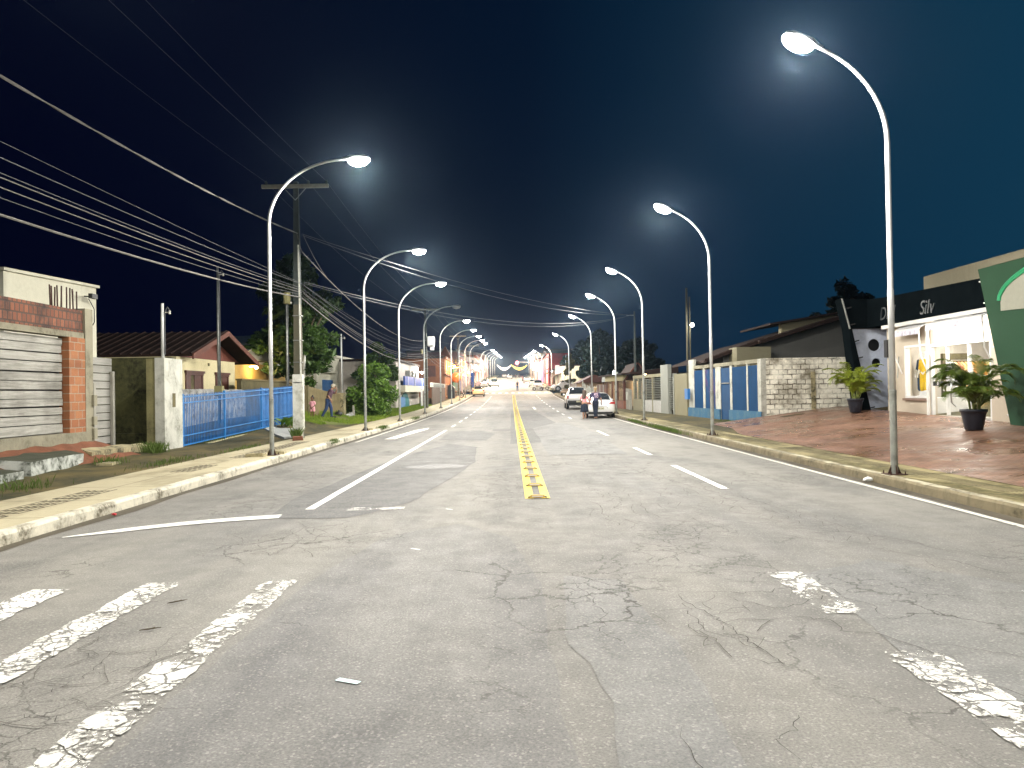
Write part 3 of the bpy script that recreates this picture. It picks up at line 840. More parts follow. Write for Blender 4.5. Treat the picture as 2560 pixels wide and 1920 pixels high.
def row(side, ys, unlit=()):
    protos = {}
    X = LX if side < 0 else RX
    vis = 0
    for y in ys:
        seen = y > 10
        far = y > 70; beyond = y > 113
        lit = y not in unlit
        key = (far, lit, beyond)
        w_ = 'left' if side < 0 else 'right'
        if seen:
            o_ = ORD[min(vis, 15)]; vis += 1
            lab = (f"tall curved street lamp on the {w_} kerb, {o_} in its row" if lit else f"unlit curved street lamp on the {w_} kerb, {o_} in its row")
        else: lab = f"curved street lamp on the {w_} kerb just outside the near end of its row"
        if key in protos:
            root = copy_tree(protos[key][0]); root['label'] = lab; root.location = (X, y, zp(y)); root.rotation_euler = (0, 0, R(random.uniform(-3, 3)))
        else:
            root = thing('street_lamp', lab, 'street lamp', (X, y, zp(y)), R(random.uniform(-3, 3)), 'street lamps along both kerbs')
            protos[key] = (root, lamp_parts(root, side, lit, far))
            c = protos[key][1]
            if not lit: continue
            k = 3.6 if beyond else 1.0
            col = (1, .82, .62) if beyond else (1, .96, .88) if (side < 0 or y < 30) else (.98, .97, .97)
            add_light('lamp_light', c - Vector((0, 0, .24)), POW * k, col, 'SPOT', .12, parent=root)
row(-1, [7.0, 19.1, 31.3, 40.9, 52.6, 64.4, 76, 87.5, 98.5, 110, 150, 172, 190, 214, 240, 270], unlit=(52.6,))
row(1, [1.0, 12.8, 24.4, 37.0, 46.9, 61, 85, 122, 163, 185, 205, 228, 254, 284])
# road studs between the yellow lines
mbs = None
st0 = None
yy = 11.75; i = 0
while yy < 108:
    lab = f"{['nearest','second','third','fourth','fifth','sixth'][i]} yellow stud bar across the double yellow line" if i < 6 else 'small stud bar in the distant run along the double yellow line'
    if st0 is None:
        st0 = thing('road_stud', lab, 'road stud', (fx(yy), yy, zr(yy) + .009), 0, 'stud bars on the centre line')
        mb = MB(); P8 = [(-.125, -.05, 0), (.125, -.05, 0), (.125, .05, 0), (-.125, .05, 0), (-.1, -.03, .042), (.1, -.03, .042), (.1, .03, .042), (-.1, .03, .042)]
        mb.hexa(P8).build('stud_body', plain('stud_yellow', (.45, .3, .05), .5), st0)
        mb = MB(); mb.box(-.085, .085, -.052, -.036, .012, .03); mb.build('reflector', plain('stud_reflector', (.75, .72, .65), .2), st0)
        for s_ in (-1, 1):
            mb = MB(); mb.box(s_ * .1, s_ * .14, -.045, .045, .0, .016); mb.build('end_cap', MAT['black'], st0)
        cur = st0
    else:
        cur = copy_tree(st0); cur.location = (fx(yy), yy, zr(yy) + .009); cur['label'] = lab
    i += 1; yy += 1.47
# ------------------------------------------------------------------ left side of the street
def wallbox(mb, x0, x1, y0, y1, z0, z1): return mb.box(x0, x1, y0, y1, z0, z1)
# hollow-brick front with the boarded gate
T = thing('brick_building', 'unfinished hollow-brick front with wide grey boarded gate and rebar on top', 'building', (-10.2, 16, .6))
mb = MB(); mb.box(-10.25, -10.02, 9.0, 17.98, 3.16, 3.68); mb.build('wall', MAT['hollow_top'], T, True)
mb = MB(); mb.box(-10.24, -9.99, 9.0, 17.98, 3.03, 3.16); mb.build('lintel', MAT['conc'], T, True)
mb = MB(); mb.box(-10.22, -9.97, 17.33, 17.98, .86, 3.03); mb.build('brick_pier', MAT['hollow'], T, True)
mb = MB(); mb.box(-10.26, -9.96, 17.98, 18.3, .3, 3.74); mb.build('corner_column', MAT['conc'], T, True)
mb = MB(); mb.box(-10.28, -9.93, 9.0, 17.98, .3, .86); mb.build('plinth', MAT['conc'], T, True)
zb = .88; k = 0
while zb < 2.98:
    h = random.uniform(.17, .235); z1 = min(zb + h, 3.02)
    mb = MB(); tl = random.uniform(-.012, .012); dx = random.uniform(-.012, .012)
    mb.hexa([(-10.16 + dx, 9.1, zb + tl), (-10.12 + dx, 9.1, zb + tl), (-10.12 + dx, 17.31, zb - tl), (-10.16 + dx, 17.31, zb - tl),
             (-10.16 + dx, 9.1, z1 - .02 + tl * .6), (-10.12 + dx, 9.1, z1 - .02 + tl * .6), (-10.12 + dx, 17.31, z1 - .02 - tl), (-10.16 + dx, 17.31, z1 - .02 - tl)])
    mb.build('gate_board', MAT['boards'], T, True); zb = z1 + .004
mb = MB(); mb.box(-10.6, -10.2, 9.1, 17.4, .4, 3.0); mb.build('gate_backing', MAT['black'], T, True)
for i in range(11):
    y = 16.95 + i * .1 + random.uniform(-.02, .02); x = -10.16 + random.uniform(-.06, .06)
    mb = MB(); mb.tube([(x, y, 3.6), (x + random.uniform(-.02, .02), y + random.uniform(-.02, .02), 4.1 + random.uniform(0, .1))], .017, 5)
    mb.build('rebar', MAT['rust'], T, True)
# white building behind
T = thing('white_building', 'cream white windowless building rising behind the boarded brick gate', 'building', (-15, 22, .8))
mb = MB(); mb.prism([(19.7, .5), (24.1, .5), (24.1, 5.1), (19.7, 4.95)], 'x', -22, -13); mb.build('wall', MAT['white_wall'], T, True)
mb = MB(); mb.prism([(19.62, 4.95), (24.2, 5.1), (24.2, 5.18), (19.62, 5.03)], 'x', -22.05, -12.93); mb.build('coping', MAT['white_wall'], T, True)
mb = MB(); mb.tube([(-12.98, 23.4, 4.75), (-12.7, 23.3, 4.72)], .02, 6); mb.box(-12.72, -12.6, 23.15, 23.45, 4.66, 4.8); mb.build('wall_camera', MAT['black'], T, True)
mb = MB(); mb.tube([(-12.96, 23.6, 4.7), (-12.9, 23.8, 4.4), (-12.95, 23.9, 4.0), (-12.9, 23.5, 3.7)], .014, 5); mb.build('conduit', MAT['black'], T, True)
# narrow plank door between brick front and side wall
T = thing('plank_fence', 'narrow weathered grey plank panel between brick pier and mossy wall', 'fence', (-10.1, 18.9, .5))
z = .5
while z < 2.55:
    h = .195; mb = MB(); mb.box(-10.13, -10.1, 18.42, 19.42, z + random.uniform(0, .01), z + h - .015); mb.build('plank', MAT['boards_v'], T, True); z += h
for y in (18.48, 19.36):
    mb = MB(); mb.box(-10.09, -10.02, y - .05, y + .05, .45, 2.0 if y < 19 else 2.3); mb.build('post', MAT['post_wood'], T, True)
for z in (.66, 1.0, 1.45):
    mb = MB(); mb.box(-10.03, -9.9, 18.22, 18.36, z, z + .26 if z != 1.0 else z + .2); mb.build('hinge_block', MAT['conc'], T, True)
T = thing('side_wall', 'dark mossy rendered wall set back beside the whitewashed gate pillar', 'wall', (-11.4, 22.1, .5))
mb = MB(); mb.box(-13.6, -9.75, 22.0, 22.2, .1, 2.78); mb.build('wall', MAT['moss_wall'], T, True)
mb = MB(); mb.box(-13.6, -9.75, 21.85, 22.0, .1, .62); mb.build('footing', MAT['moss_wall'], T, True)
T = thing('satellite_dish', 'small round dish hung on the back edge of the gate pillar', 'dish', (-9.9, 21.2, 1.55))
mb = MB(); mb.lathe([(.02, .07), (.12, .055), (.22, .01), (.3, -.06), (.31, -.06), (.22, 0), (.02, .06)], (-9.86, 21.6, 1.42), 20, 'y'); mb.build('dish_bowl', MAT['galv'], T, True, True)
mb = MB(); mb.tube([(-9.86, 21.6, 1.42), (-9.86, 21.3, 1.3)], .012, 5); mb.tube([(-9.86, 21.66, 1.42), (-9.7, 21.72, 1.42)], .02, 5); mb.build('arm', MAT['galv'], T, True)
# gate pillar with letter slot
T = thing('gate_pillar', 'whitewashed concrete gate pillar with a letter slot beside the blue fence', 'pillar', (-9.5, 21.2, .2))
mb = MB(); mb.box(-9.62, -9.36, 20.72, 21.85, .05, 2.7); mb.build('pillar_body', MAT['pillar'], T, True)
mb = MB(); mb.box(-9.86, -9.62, 20.74, 21.2, .05, 2.68); mb.build('pillar_return', MAT['pillar_y'], T, True)
mb = MB(); mb.box(-9.364, -9.352, 21.2, 21.38, 1.36, 1.74); mb.build('letter_slot', MAT['brown_wall'], T, True)
def mast(lab, x, y, z0, z1, box=None, m='galv', r=.045):
    T = thing('service_mast', lab, 'pole', (x, y, z0), 0, 'house service masts')
    mb = MB(); mb.tube([(x, y, z0), (x, y, z0 + (z1 - z0) * .55), (x, y, z1)], [r, r, r * .8], 10); mb.build('pole', MAT[m], T, True, True)
    mb = MB(); mb.tube([(x + .06, y, z0 + .2), (x + .06, y, z1 - .25), (x + .14, y, z1 - .1), (x + .2, y, z1 - .2)], .018, 6); mb.build('conduit', MAT['cable_d'], T, True)
    mb = MB(); mb.tube([(x, y, z1 - .25), (x + .2, y, z1 - .25)], .014, 5); mb.lathe([(.02, 0), (.035, .02), (.02, .05), (.035, .08), (.02, .1)], (x + .2, y, z1 - .3), 8); mb.build('insulator', MAT['whitewash'], T, True)
    if box:
        mb = MB(); mb.box(x - .05, x + .22, y - .3, y - .08, box, box + .34); mb.build('meter_box', MAT['pillar_y'], T, True)
mast('short steel service mast standing on the whitewashed gate pillar', -9.52, 21.0, 2.6, 4.2, None, 'pole_paint')
mast('tall steel service mast with meter box behind the blue fence', -10.25, 26.9, .5, 6.15, 1.66)
mast('dark steel service mast at the far end of the blue fence', -9.75, 33.4, .45, 5.9, None)
mast('steel service mast on the end pillar of the garden wall', -10.0, 45.2, 1.7, 5.2, None, 'pole_paint')
# blue fence
T = thing('blue_fence', 'long bright blue steel picket fence along the dirt verge', 'fence', (-9.4, 27, .3))
def fz(y, top): t = (y - 21.9) / 11.5; return (.2 + .3 * t) if not top else (1.64 + .36 * t)
pts = yr(21.9, 33.4, .115)
mb = MB()
for i, y in enumerate(pts): mb.box(-9.43, -9.417, y - .015, y + .015, fz(y, 0) + .03, fz(y, 1) + .05)
mb.build('pickets', MAT['bluepick'], T, True)['kind'] = 'thing'
for dz in (.03, .3):
    mb = MB(); mb.hexa([(-9.412, 21.9, fz(21.9, 0) + dz), (-9.38, 21.9, fz(21.9, 0) + dz), (-9.38, 33.4, fz(33.4, 0) + dz), (-9.412, 33.4, fz(33.4, 0) + dz)] + [(-9.412, 21.9, fz(21.9, 0) + dz + .035), (-9.38, 21.9, fz(21.9, 0) + dz + .035), (-9.38, 33.4, fz(33.4, 0) + dz + .035), (-9.412, 33.4, fz(33.4, 0) + dz + .035)])
    mb.build('rail', MAT['bluefence'], T, True)
for dz in (-.2, -.03):
    mb = MB(); mb.hexa([(-9.412, 21.9, fz(21.9, 1) + dz), (-9.38, 21.9, fz(21.9, 1) + dz), (-9.38, 33.4, fz(33.4, 1) + dz), (-9.412, 33.4, fz(33.4, 1) + dz)] + [(-9.412, 21.9, fz(21.9, 1) + dz + .035), (-9.38, 21.9, fz(21.9, 1) + dz + .035), (-9.38, 33.4, fz(33.4, 1) + dz + .035), (-9.412, 33.4, fz(33.4, 1) + dz + .035)])
    mb.build('rail', MAT['bluefence'], T, True)
for y in (22.0, 25.2, 28.9, 33.35):
    mb = MB(); mb.box(-9.46, -9.4, y - .03, y + .03, fz(y, 0) - .1, fz(y, 1) + .08); mb.build('fence_post', MAT['bluefence'], T, True)
mb = MB(); mb.prism([(23.4, .08), (33.4, .2), (33.4, .49), (30.3, .4), (23.4, .2)], 'x', -9.5, -9.33); mb.build('footing', MAT['cream'], T, True)
# sheet of blue boards closing the far half of the fence from behind
mb = MB()
for i, y in enumerate(yr(28.9, 33.3, .147)): mb.box(-9.5, -9.485, y, y + .112, fz(y, 0) + .05, fz(y, 1) + .02)
mb.build('backing_slats', plain('pale_blue_slats', (.1, .25, .5), .6, 0, .3), T, True)
T = thing('rough_wall', 'low rough-cast grey wall standing in the yard behind the blue fence', 'wall', (-12, 29, .5))
mb = MB()
N_ = 60
for s_ in (0,):
    ys_ = yr(22.3, 34.5, .2); prev = None
    for y in ys_:
        zt = 1.93 + .05 * mnoise.noise((y * 2.1, 0, 0))
        ring = [mb.v((-12.15, y, .3)), mb.v((-12.15, y, zt - .05)), mb.v((-12.05 + .02 * mnoise.noise((y * 3, 2, 1)), y, zt)), mb.v((-11.97, y, zt - .06)), mb.v((-11.95, y, .3))]
        if prev:
            for k in range(4): mb.bm.faces.new((prev[k], prev[k + 1], ring[k + 1], ring[k]))
        prev = ring
mb.build('wall', MAT['rough'], T, True)
# yard floor behind the fence
struct(sheet('yard', -11.95, -9.5, yr(22.2, 34.4, 1), .012, plain('yard_blue', (.05, .06, .065), .8, 0, .4, 2, .3, False), zf=lambda y: max(zleft(-9.5, y), zleft(-11.9, y)) - .0))
# cream house with brown gable
T = thing('cream_house', 'cream single-storey house with brown wooden gable and two shuttered windows', 'house', (-15, 33.5, .6))
mb = MB(); mb.box(-22, -13.0, 29.8, 36.1, .4, 3.22); mb.build('wall', MAT['cream'], T, True)
RY = 34.0; RZ = 4.42; EZ = 3.24
mb = MB(); mb.prism([(30.6, EZ + .02), (RY, RZ - .12), (37.5, EZ + .02)], 'x', -22, -13.3); mb.build('gable', plain('gable_boards', (.14, .04, .025), .75), T, True)
for s_, ye in ((-1, 30.2), (1, 38.0)):
    ez = EZ + (.0 if s_ < 0 else -.05)
    mb = MB(); mb.hexa([(-22, ye, ez), (-12.55, ye, ez), (-12.55, RY, RZ), (-22, RY, RZ), (-22, ye, ez + .09), (-12.55, ye, ez + .09), (-12.55, RY, RZ + .09), (-22, RY, RZ + .09)])
    rf = mb.build('roof', MAT['roof'], T, True)
    mb = MB()
    for i in range(24):
        x = -21.8 + i * .4
        mb.tube([(x, ye, ez + .1), (x, RY, RZ + .1)], .045, 5)
    mb.build('tile_rows', MAT['roof'], rf, True)
    mb = MB(); mb.hexa([(-12.54, ye, ez - .12), (-12.48, ye, ez - .12), (-12.48, RY, RZ - .12), (-12.54, RY, RZ - .12), (-12.54, ye, ez + .1), (-12.48, ye, ez + .1), (-12.48, RY, RZ + .1), (-12.54, RY, RZ + .1)])
    mb.build('fascia', MAT['fascia'], T, True)
for a, b in ((30.6, 32.3), (33.7, 35.2)):
    mb = MB()
    mb.box(-13.0, -12.93, a, b, 2.52, 2.64); mb.box(-13.0, -12.95, a, a + .12, 1.2, 2.52); mb.box(-13.0, -12.95, b - .12, b, 1.2, 2.52); mb.box(-13.0, -12.955, (a + b) / 2 - .05, (a + b) / 2 + .05, 1.2, 2.52); mb.box(-12.99, -12.9, a - .08, b + .08, 2.6, 2.7)
    fr = mb.build('window', MAT['darkwood'], T, True)
    for p, q, mm in ((a + .12, a + .5, 'darkwood'), (a + .5, (a + b) / 2 - .05, 'brown_wall'), ((a + b) / 2 + .05, b - .12, 'darkwood')):
        mb = MB(); mb.box(-12.995, -12.975, p, q, 1.2, 2.52); mb.build('shutter', MAT[mm], fr, True)
mb = MB(); mb.box(-13.0, -12.97, 32.9, 33.05, 2.95, 3.07); mb.build('vent', MAT['brown_wall'], T, True)
# mustard house with the lit wall lamp
T = thing('mustard_house', 'mustard yellow house front lit by a bulb beside a white lattice window', 'house', (-16, 43, .8))
mb = MB(); mb.box(-22, -14.0, 38.6, 47.5, .4, 3.5); mb.build('wall', MAT['yellow_wall'], T, True)
mb = MB(); mb.box(-14.0, -13.95, 38.7, 47.5, 3.38, 3.52); mb.build('eaves_trim', MAT['white'], T, True)
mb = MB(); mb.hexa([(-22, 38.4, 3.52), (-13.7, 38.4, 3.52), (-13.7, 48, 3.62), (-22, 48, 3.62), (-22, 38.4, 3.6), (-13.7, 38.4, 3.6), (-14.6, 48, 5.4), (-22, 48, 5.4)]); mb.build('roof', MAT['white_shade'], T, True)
mb = MB()
mb.box(-14.0, -13.96, 42.0, 43.9, 1.5, 2.55); fr = mb.build('window', MAT['white'], T, True)
mb = MB()
for i in range(4):
    for k in range(2): mb.box(-13.965, -13.952, 42.1 + i * .44, 42.1 + i * .44 + .34, 1.58 + k * .47, 1.58 + k * .47 + .4)
mb.build('pane', MAT['glass'], fr, True)
mb = MB(); mb.tube([(-13.98, 41.0, 3.2), (-13.7, 41.0, 3.22)], .02, 6); mb.ball((-13.62, 41, 3.15), .09); mb.build('wall_lamp', MAT['warm_bulb'], T, True)
add_light('wall_lamp_light', (-13.35, 41, 3.1), 120, (1, .7, .3), 'POINT', .08)
T = thing('boundary_wall', 'dark olive boundary wall in front of the mustard house', 'wall', (-12.3, 39, .6))
mb = MB(); mb.prism([(34.8, .3), (46, .3), (46, 1.9), (42, 2.35), (34.8, 2.35)], 'x', -12.45, -12.25); mb.build('wall', MAT['brown_wall'], T, True)
mb = MB(); mb.prism([(34.78, 2.35), (42, 2.35), (46, 1.9), (46, 1.98), (42, 2.43), (34.78, 2.43)], 'x', -12.5, -12.2); mb.build('coping', MAT['tan_wall'], T, True)
# garden wall with end pillar behind the man and the girl
T = thing('garden_wall', 'stained tan garden wall sloping down to an end pillar behind the girl', 'wall', (-10, 41, .5))
mb = MB(); mb.prism([(37.2, 0), (44.8, .0), (44.8, 1.66), (41, 1.86), (37.2, 2.1)], 'x', -10.2, -10.0); mb.build('wall', MAT['tan_wall'], T, True)
mb = MB(); mb.box(-10.24, -9.84, 44.8, 45.5, -.1, 1.74); mb.build('end_pillar', MAT['old_block'], T, True)
mb = MB(); mb.box(-9.9, -9.82, 37.0, 37.25, .1, 2.12); mb.build('wall_end', MAT['brown_wall'], T, True)
T = thing('broken_slab', 'broken grey concrete slab leaning against the garden wall pillar', 'rubble', (-9.4, 44, .2))
mb = MB(); mb.hexa([(-10.0, 43.2, .1), (-9.75, 42.9, .1), (-9.2, 45.0, .1), (-9.5, 45.2, .1), (-9.95, 43.25, .3), (-9.85, 43.1, .3), (-9.3, 45.05, .62), (-9.42, 45.15, .62)]); mb.build('slab', MAT['rough'], T, True)
mb = MB(); mb.hexa([(-9.34, 44.95, .1), (-9.2, 44.95, .1), (-9.2, 45.1, .1), (-9.34, 45.1, .1), (-9.34, 44.95, 1.0), (-9.26, 44.95, 1.0), (-9.26, 45.06, 1.0), (-9.34, 45.06, 1.0)]); mb.build('stake', MAT['post_wood'], T, True)
T = thing('rubbish_bag', 'black rubbish bag lying in the grass beside the man', 'bag', (-9.15, 40.5, .4))
mb = MB(); mb.ball((-9.15, 40.5, zleft(-9.15, 40.5) + .13), .19, 1.1, 1, .8, 2, .12); mb.build('bag', MAT['black'], T, True, True)
mb = MB(); mb.tube([(-9.15, 40.5, zleft(-9.15, 40.5) + .24), (-9.12, 40.5, zleft(-9.15, 40.5) + .34)], [.03, .05], 7); mb.build('knot', MAT['black'], T, True, True)
MAT['moss_top'] = stained('moss_top', (.035, .038, .018), (.015, .02, .008), .9, 1.6, .95, 10, .4, False)
# low blocks and steps by the boarded gate
def lump(name, lab, cat, corners, h, m, parts=('block', None)):
    cx = sum(c[0] for c in corners) / 4; cy = sum(c[1] for c in corners) / 4
    mb = MB()
    hs = h if isinstance(h, (list, tuple)) else [h] * 4
    z0 = [zleft(*c) - .12 for c in corners]
    mb.hexa([(c[0], c[1], z0[i]) for i, c in enumerate(corners)] + [(c[0] * 1 + .02 * (cx - c[0]), c[1] + .02 * (cy - c[1]), hs[i]) for i, c in enumerate(corners)])
    bmesh.ops.subdivide_edges(mb.bm, edges=mb.bm.edges[:], cuts=5, use_grid_fill=True)
    for v in mb.bm.verts:
        q = mnoise.noise_vector(v.co * 2.6); v.co += q * .035
    o = mb.build(name, MAT[m])
    if m == 'moss_block':
        o.data.materials.append(MAT['moss_top'])
        for f in o.data.polygons:
            if f.normal.z > .6: f.material_index = 1
    tag(o, lab, cat); return o
lump('concrete_platform', 'mossy platform with peeling white side in front of the boarded gate', 'platform', [(-10.0, 14.1), (-8.95, 14.3), (-9.2, 16.5), (-10.0, 16.7)], [.56, .46, .47, .58], 'moss_block')
lump('concrete_step', 'low dark mossy step at the left edge beside the platform', 'step', [(-9.6, 12.0), (-8.75, 12.2), (-8.88, 14.0), (-9.6, 14.1)], [.42, .34, .34, .4], 'moss_block')
lump('concrete_curb', 'long crumbling low concrete block by the plank panel', 'block', [(-9.65, 17.1), (-9.3, 17.0), (-9.45, 20.1), (-9.75, 20.15)], [.52, .45, .4, .45], 'old_block')
lump('concrete_ramp', 'smooth grey concrete ramp running from the fence to the utility pole', 'ramp', [(-9.34, 28.9), (-7.7, 25.9), (-7.55, 28.0), (-9.34, 32.2)], [.42, .2, .19, .47], 'white_shade')
lump('paving_slab', 'small loose slab lying between soil heap and dirt verge', 'slab', [(-8.9, 16.4), (-8.6, 16.5), (-8.7, 17.1), (-8.95, 17.0)], .24, 'old_block')
for i, (x, y, lab) in enumerate(((-6.25, 18.75, 'broken paving piece left of the nearest left lamp base'), (-5.92, 19.55, 'tilted paving piece behind the nearest left lamp base'), (-6.05, 19.6, 'flat rust-brown paving piece beside the nearest left lamp'), (-5.95, 31.6, 'paving chunk beside the second left lamp base'), (-7.05, 25.2, 'brick-red block lying at the foot of the utility pole'))):
    mb = MB(); a = random.uniform(0, 3); c_, s_ = math.cos(a), math.sin(a); l_, w_, h_ = (.24, .14, .05) if i < 4 else (.2, .12, .11)
    q = [(-l_, -w_), (l_ * .8, -w_), (l_, w_ * .7), (-l_ * .6, w_)]
    mb.hexa([(x + c_ * u - s_ * v, y + s_ * u + c_ * v, zp(y) + .002) for u, v in q] + [(x + c_ * u * .92 - s_ * v * .92, y + s_ * u * .92 + c_ * v * .92, zp(y) + h_ + random.uniform(0, .05)) for u, v in q])
    tag(mb.build('rubble_piece', MAT['redsoil'] if i == 4 else MAT['old_block']), lab, 'rubble', 'loose paving pieces')
for x, y, a, lab in ((-2.66, 6.07, .5, 'dark twig scrap on the road beside the middle left crossing stripe'), (-2.54, 5.36, .2, 'curved dark twig scrap nearer the camera between the left stripes')):
    mb = MB(); mb.tube([(x + math.cos(a) * t + .02 * math.sin(t * 40), y + math.sin(a) * t, .018 + .006 * math.sin(t * 30)) for t in yr(-.06, .06, .0134)], [.002, .003, .004, .005, .006, .005, .004, .003, .002, .002], 5); mb.tube([(x, y, .018), (x + .02, y + .03, .02)], .003, 4)
    tag(mb.build('twig', MAT['bark']), lab, 'twig')
mb = MB(); mb.ball((6.0, 13.05, .05), .06, 1.4, 1, .6, 2, .25); tag(mb.build('litter', MAT['white'], smooth=False), 'crumpled white litter in the right gutter near the nearest right lamp', 'litter')
mb = MB(); mb.ball((-5.5, 10.6, .03), .035, 1.3, 1, .6, 1, .2); tag(mb.build('litter', plain('red_litter', (.5, .02, .03), .5)), 'tiny red litter scrap in the left gutter', 'litter')

# ------------------------------------------------------------------ utility poles and cables
def upole(lab, x, y, h=8.85, base=True, trafo=False, z0=None):
    z0 = zp(y) if z0 is None else z0
    T = thing('utility_pole', lab, 'utility pole', (x, y, z0), 0, 'concrete utility poles')
    mb = MB()
    def sec(z, w, d): return [(x - w, y - d, z), (x + w, y - d, z), (x + w, y + d, z), (x - w, y + d, z)]
    mb.hexa(sec(z0, .15, .12) + sec(z0 + 4.6, .115, .1)); mb.build('pole', MAT['upole'], T, True)
    mb = MB(); mb.hexa(sec(z0 + 4.6, .115, .1) + sec(z0 + h, .08, .075)); mb.build('pole_top', MAT['upole_top'], T, True)  # upper shaft coloured darker to stand for fading lamplight above
    if base:
        mb = MB()
        for s_ in (-1, 1): mb.hexa([(x + s_ * .1 - .065, y - .14, z0), (x + s_ * .1 + .065, y - .14, z0), (x + s_ * .1 + .065, y - .1, z0), (x + s_ * .1 - .065, y - .1, z0)] + [(x + s_ * .1 - .06, y - .128, z0 + 2.2), (x + s_ * .1 + .06, y - .128, z0 + 2.2), (x + s_ * .1 + .06, y - .1, z0 + 2.2), (x + s_ * .1 - .06, y - .1, z0 + 2.2)])
        mb.box(x - .17, x + .17, y - .145, y + .1, z0 + .3, z0 + 2.2); mb.build('whitewashed_foot', MAT['whitewash'], T, True)
        mb = MB(); mb.box(x - .08, x + .08, y - .15, y - .1, z0 + .02, z0 + .26); mb.build('inset_brick', MAT['redsoil'], T, True)
    mb = MB(); zc = z0 + h - .18; mb.box(x - 1.15, x + 1.15, y - .16, y - .06, zc - .06, zc + .06); mb.build('crossarm', MAT['arm'], T, True)
    for s_ in (-1, 1):
        mb = MB(); mb.tube([(x + s_ * .38, y - .12, zc - .06), (x, y - .12, zc - .48)], .016, 5); mb.build('brace', MAT['galv'], T, True)
    for dx in (-1.0, .45, 1.08):
        mb = MB(); mb.lathe([(.015, 0), (.05, .02), (.03, .06), (.055, .08), (.03, .12), (.02, .15)], (x + dx, y - .1, zc + .06), 8); mb.build('insulator', MAT['upole_top'], T, True)
    mb = MB(); mb.tube([(x + .12, y - .12, z0 + .1), (x + .1, y - .12, z0 + 4.5), (x + .07, y - .1, z0 + h - 2.2)], .03, 8); mb.build('riser_pipe', MAT['whitewash'] if base else MAT['galv'], T, True)
    for z in (1.9, 2.6, 3.35, 4.2):
        mb = MB(); mb.box(x - .14, x + .16, y - .145, y + .12, z0 + z, z0 + z + .03); mb.build('band', MAT['galv'], T, True)
    mb = MB(); mb.lathe([(.1, 0), (.12, .02), (.12, .38), (.1, .4)], (x - .35, y - .05, z0 + 4.62), 10, 'z'); mb.build('splice_box', MAT['pillar_y'], T, True)
    if trafo:
        mb = MB(); mb.box(x + .15, x + .75, y - .35, y + .35, z0 + 5.3, z0 + 6.1, .05); mb.build('transformer', MAT['pole_paint'], T, True)
        mb = MB(); mb.box(x + .4, x + .7, y - .2, y + .2, z0 + 4.95, z0 + 5.3); mb.build('transformer_base', MAT['white'], T, True)
    return z0
UX = -7.35
upole('concrete utility pole with crossarm and whitewashed foot by the blue fence', UX, 26.5)
upole('far left utility pole carrying a boxy grey transformer', UX, 66, 8.6, False, True)
upole('third left utility pole beyond the orange two-storey building', UX, 106, 8.4, False)
upole('fourth left utility pole beyond the cross street', UX, 146, 8.2, False)
T = thing('utility_pole', 'slim dark pole behind the louvred walls on the right', 'utility pole', (8.75, 54.5, 0), 0, 'concrete utility poles')
mb = MB(); mb.hexa([(8.67, 54.42, .1), (8.83, 54.42, .1), (8.83, 54.58, .1), (8.67, 54.58, .1), (8.7, 54.45, 7.2), (8.8, 54.45, 7.2), (8.8, 54.55, 7.2), (8.7, 54.55, 7.2)]); mb.build('pole', MAT['upole_top'], T, True)
mb = MB(); mb.box(8.2, 8.71, 54.46, 54.54, 6.9, 6.96); mb.build('bracket', MAT['galv'], T, True)
def cat(a, b, sag, n=28):
    a, b = Vector(a), Vector(b); return [a.lerp(b, i / n) - Vector((0, 0, sag * 4 * (i / n) * (1 - i / n))) for i in range(n + 1)]
def cable(lab, a, b, sag, r, m, twist=False, name='power_cable', grp='overhead cables'):
    r *= .56; mb = MB(); P = cat(a, b, sag, 28 if not twist else 160)
    if twist:
        for ph in (0, math.pi):
            mb.tube([p + Vector((math.cos(i * .55 + ph), 0, math.sin(i * .55 + ph))) * r * .55 for i, p in enumerate(P)], r * .62, 5)
    else: mb.tube(P, r, 5)
    return tag(mb.build(name, MAT[m]), lab, 'cable', grp)
zU = .15
cable('thick twisted cable descending from upper left to the nearest utility pole', (UX + .05, -13, 7.2), (UX + .05, 26.4, 7.2), .95, .036, 'cable', True)
cable('twisted cable sagging from nearest utility pole down to the transformer pole', (UX + .15, 26.6, 6.6), (UX + .15, 66, 6.2), 1.05, .032, 'cable', True)
for i, (zz, r, s_, mm, lb) in enumerate(((5.0, .036, .78, 'cable', 'lowest and thickest telephone bundle running to the nearest utility pole'), (5.08, .012, .62, 'cable_d', 'thin telephone line just above the thick bundle'), (5.15, .016, .55, 'cable', 'third telephone line from the bottom of the left bundle'),
         (5.25, .017, .48, 'cable', 'middle telephone line of the left bundle'), (5.32, .012, .5, 'cable_d', 'thin middle telephone line of the left bundle'), (5.45, .014, .42, 'cable_d', 'second highest telephone line of the left bundle'), (5.5, .009, .2, 'cable_d', 'highest faint telephone line of the left bundle'))):
    x = UX + .12 + .03 * (i % 3)
    cable(lb, (x, -13, zz), (x, 26.4, zz), s_, r, mm)
    cable(lb.replace('left bundle', 'far left span').replace('running to the nearest utility pole', 'beyond the nearest utility pole').replace('the thick bundle', 'the far thick bundle'), (x, 26.6, zz), (x, 66, zz - .35 + .1 * i), s_ + .25 + .08 * (i % 4), r, mm)
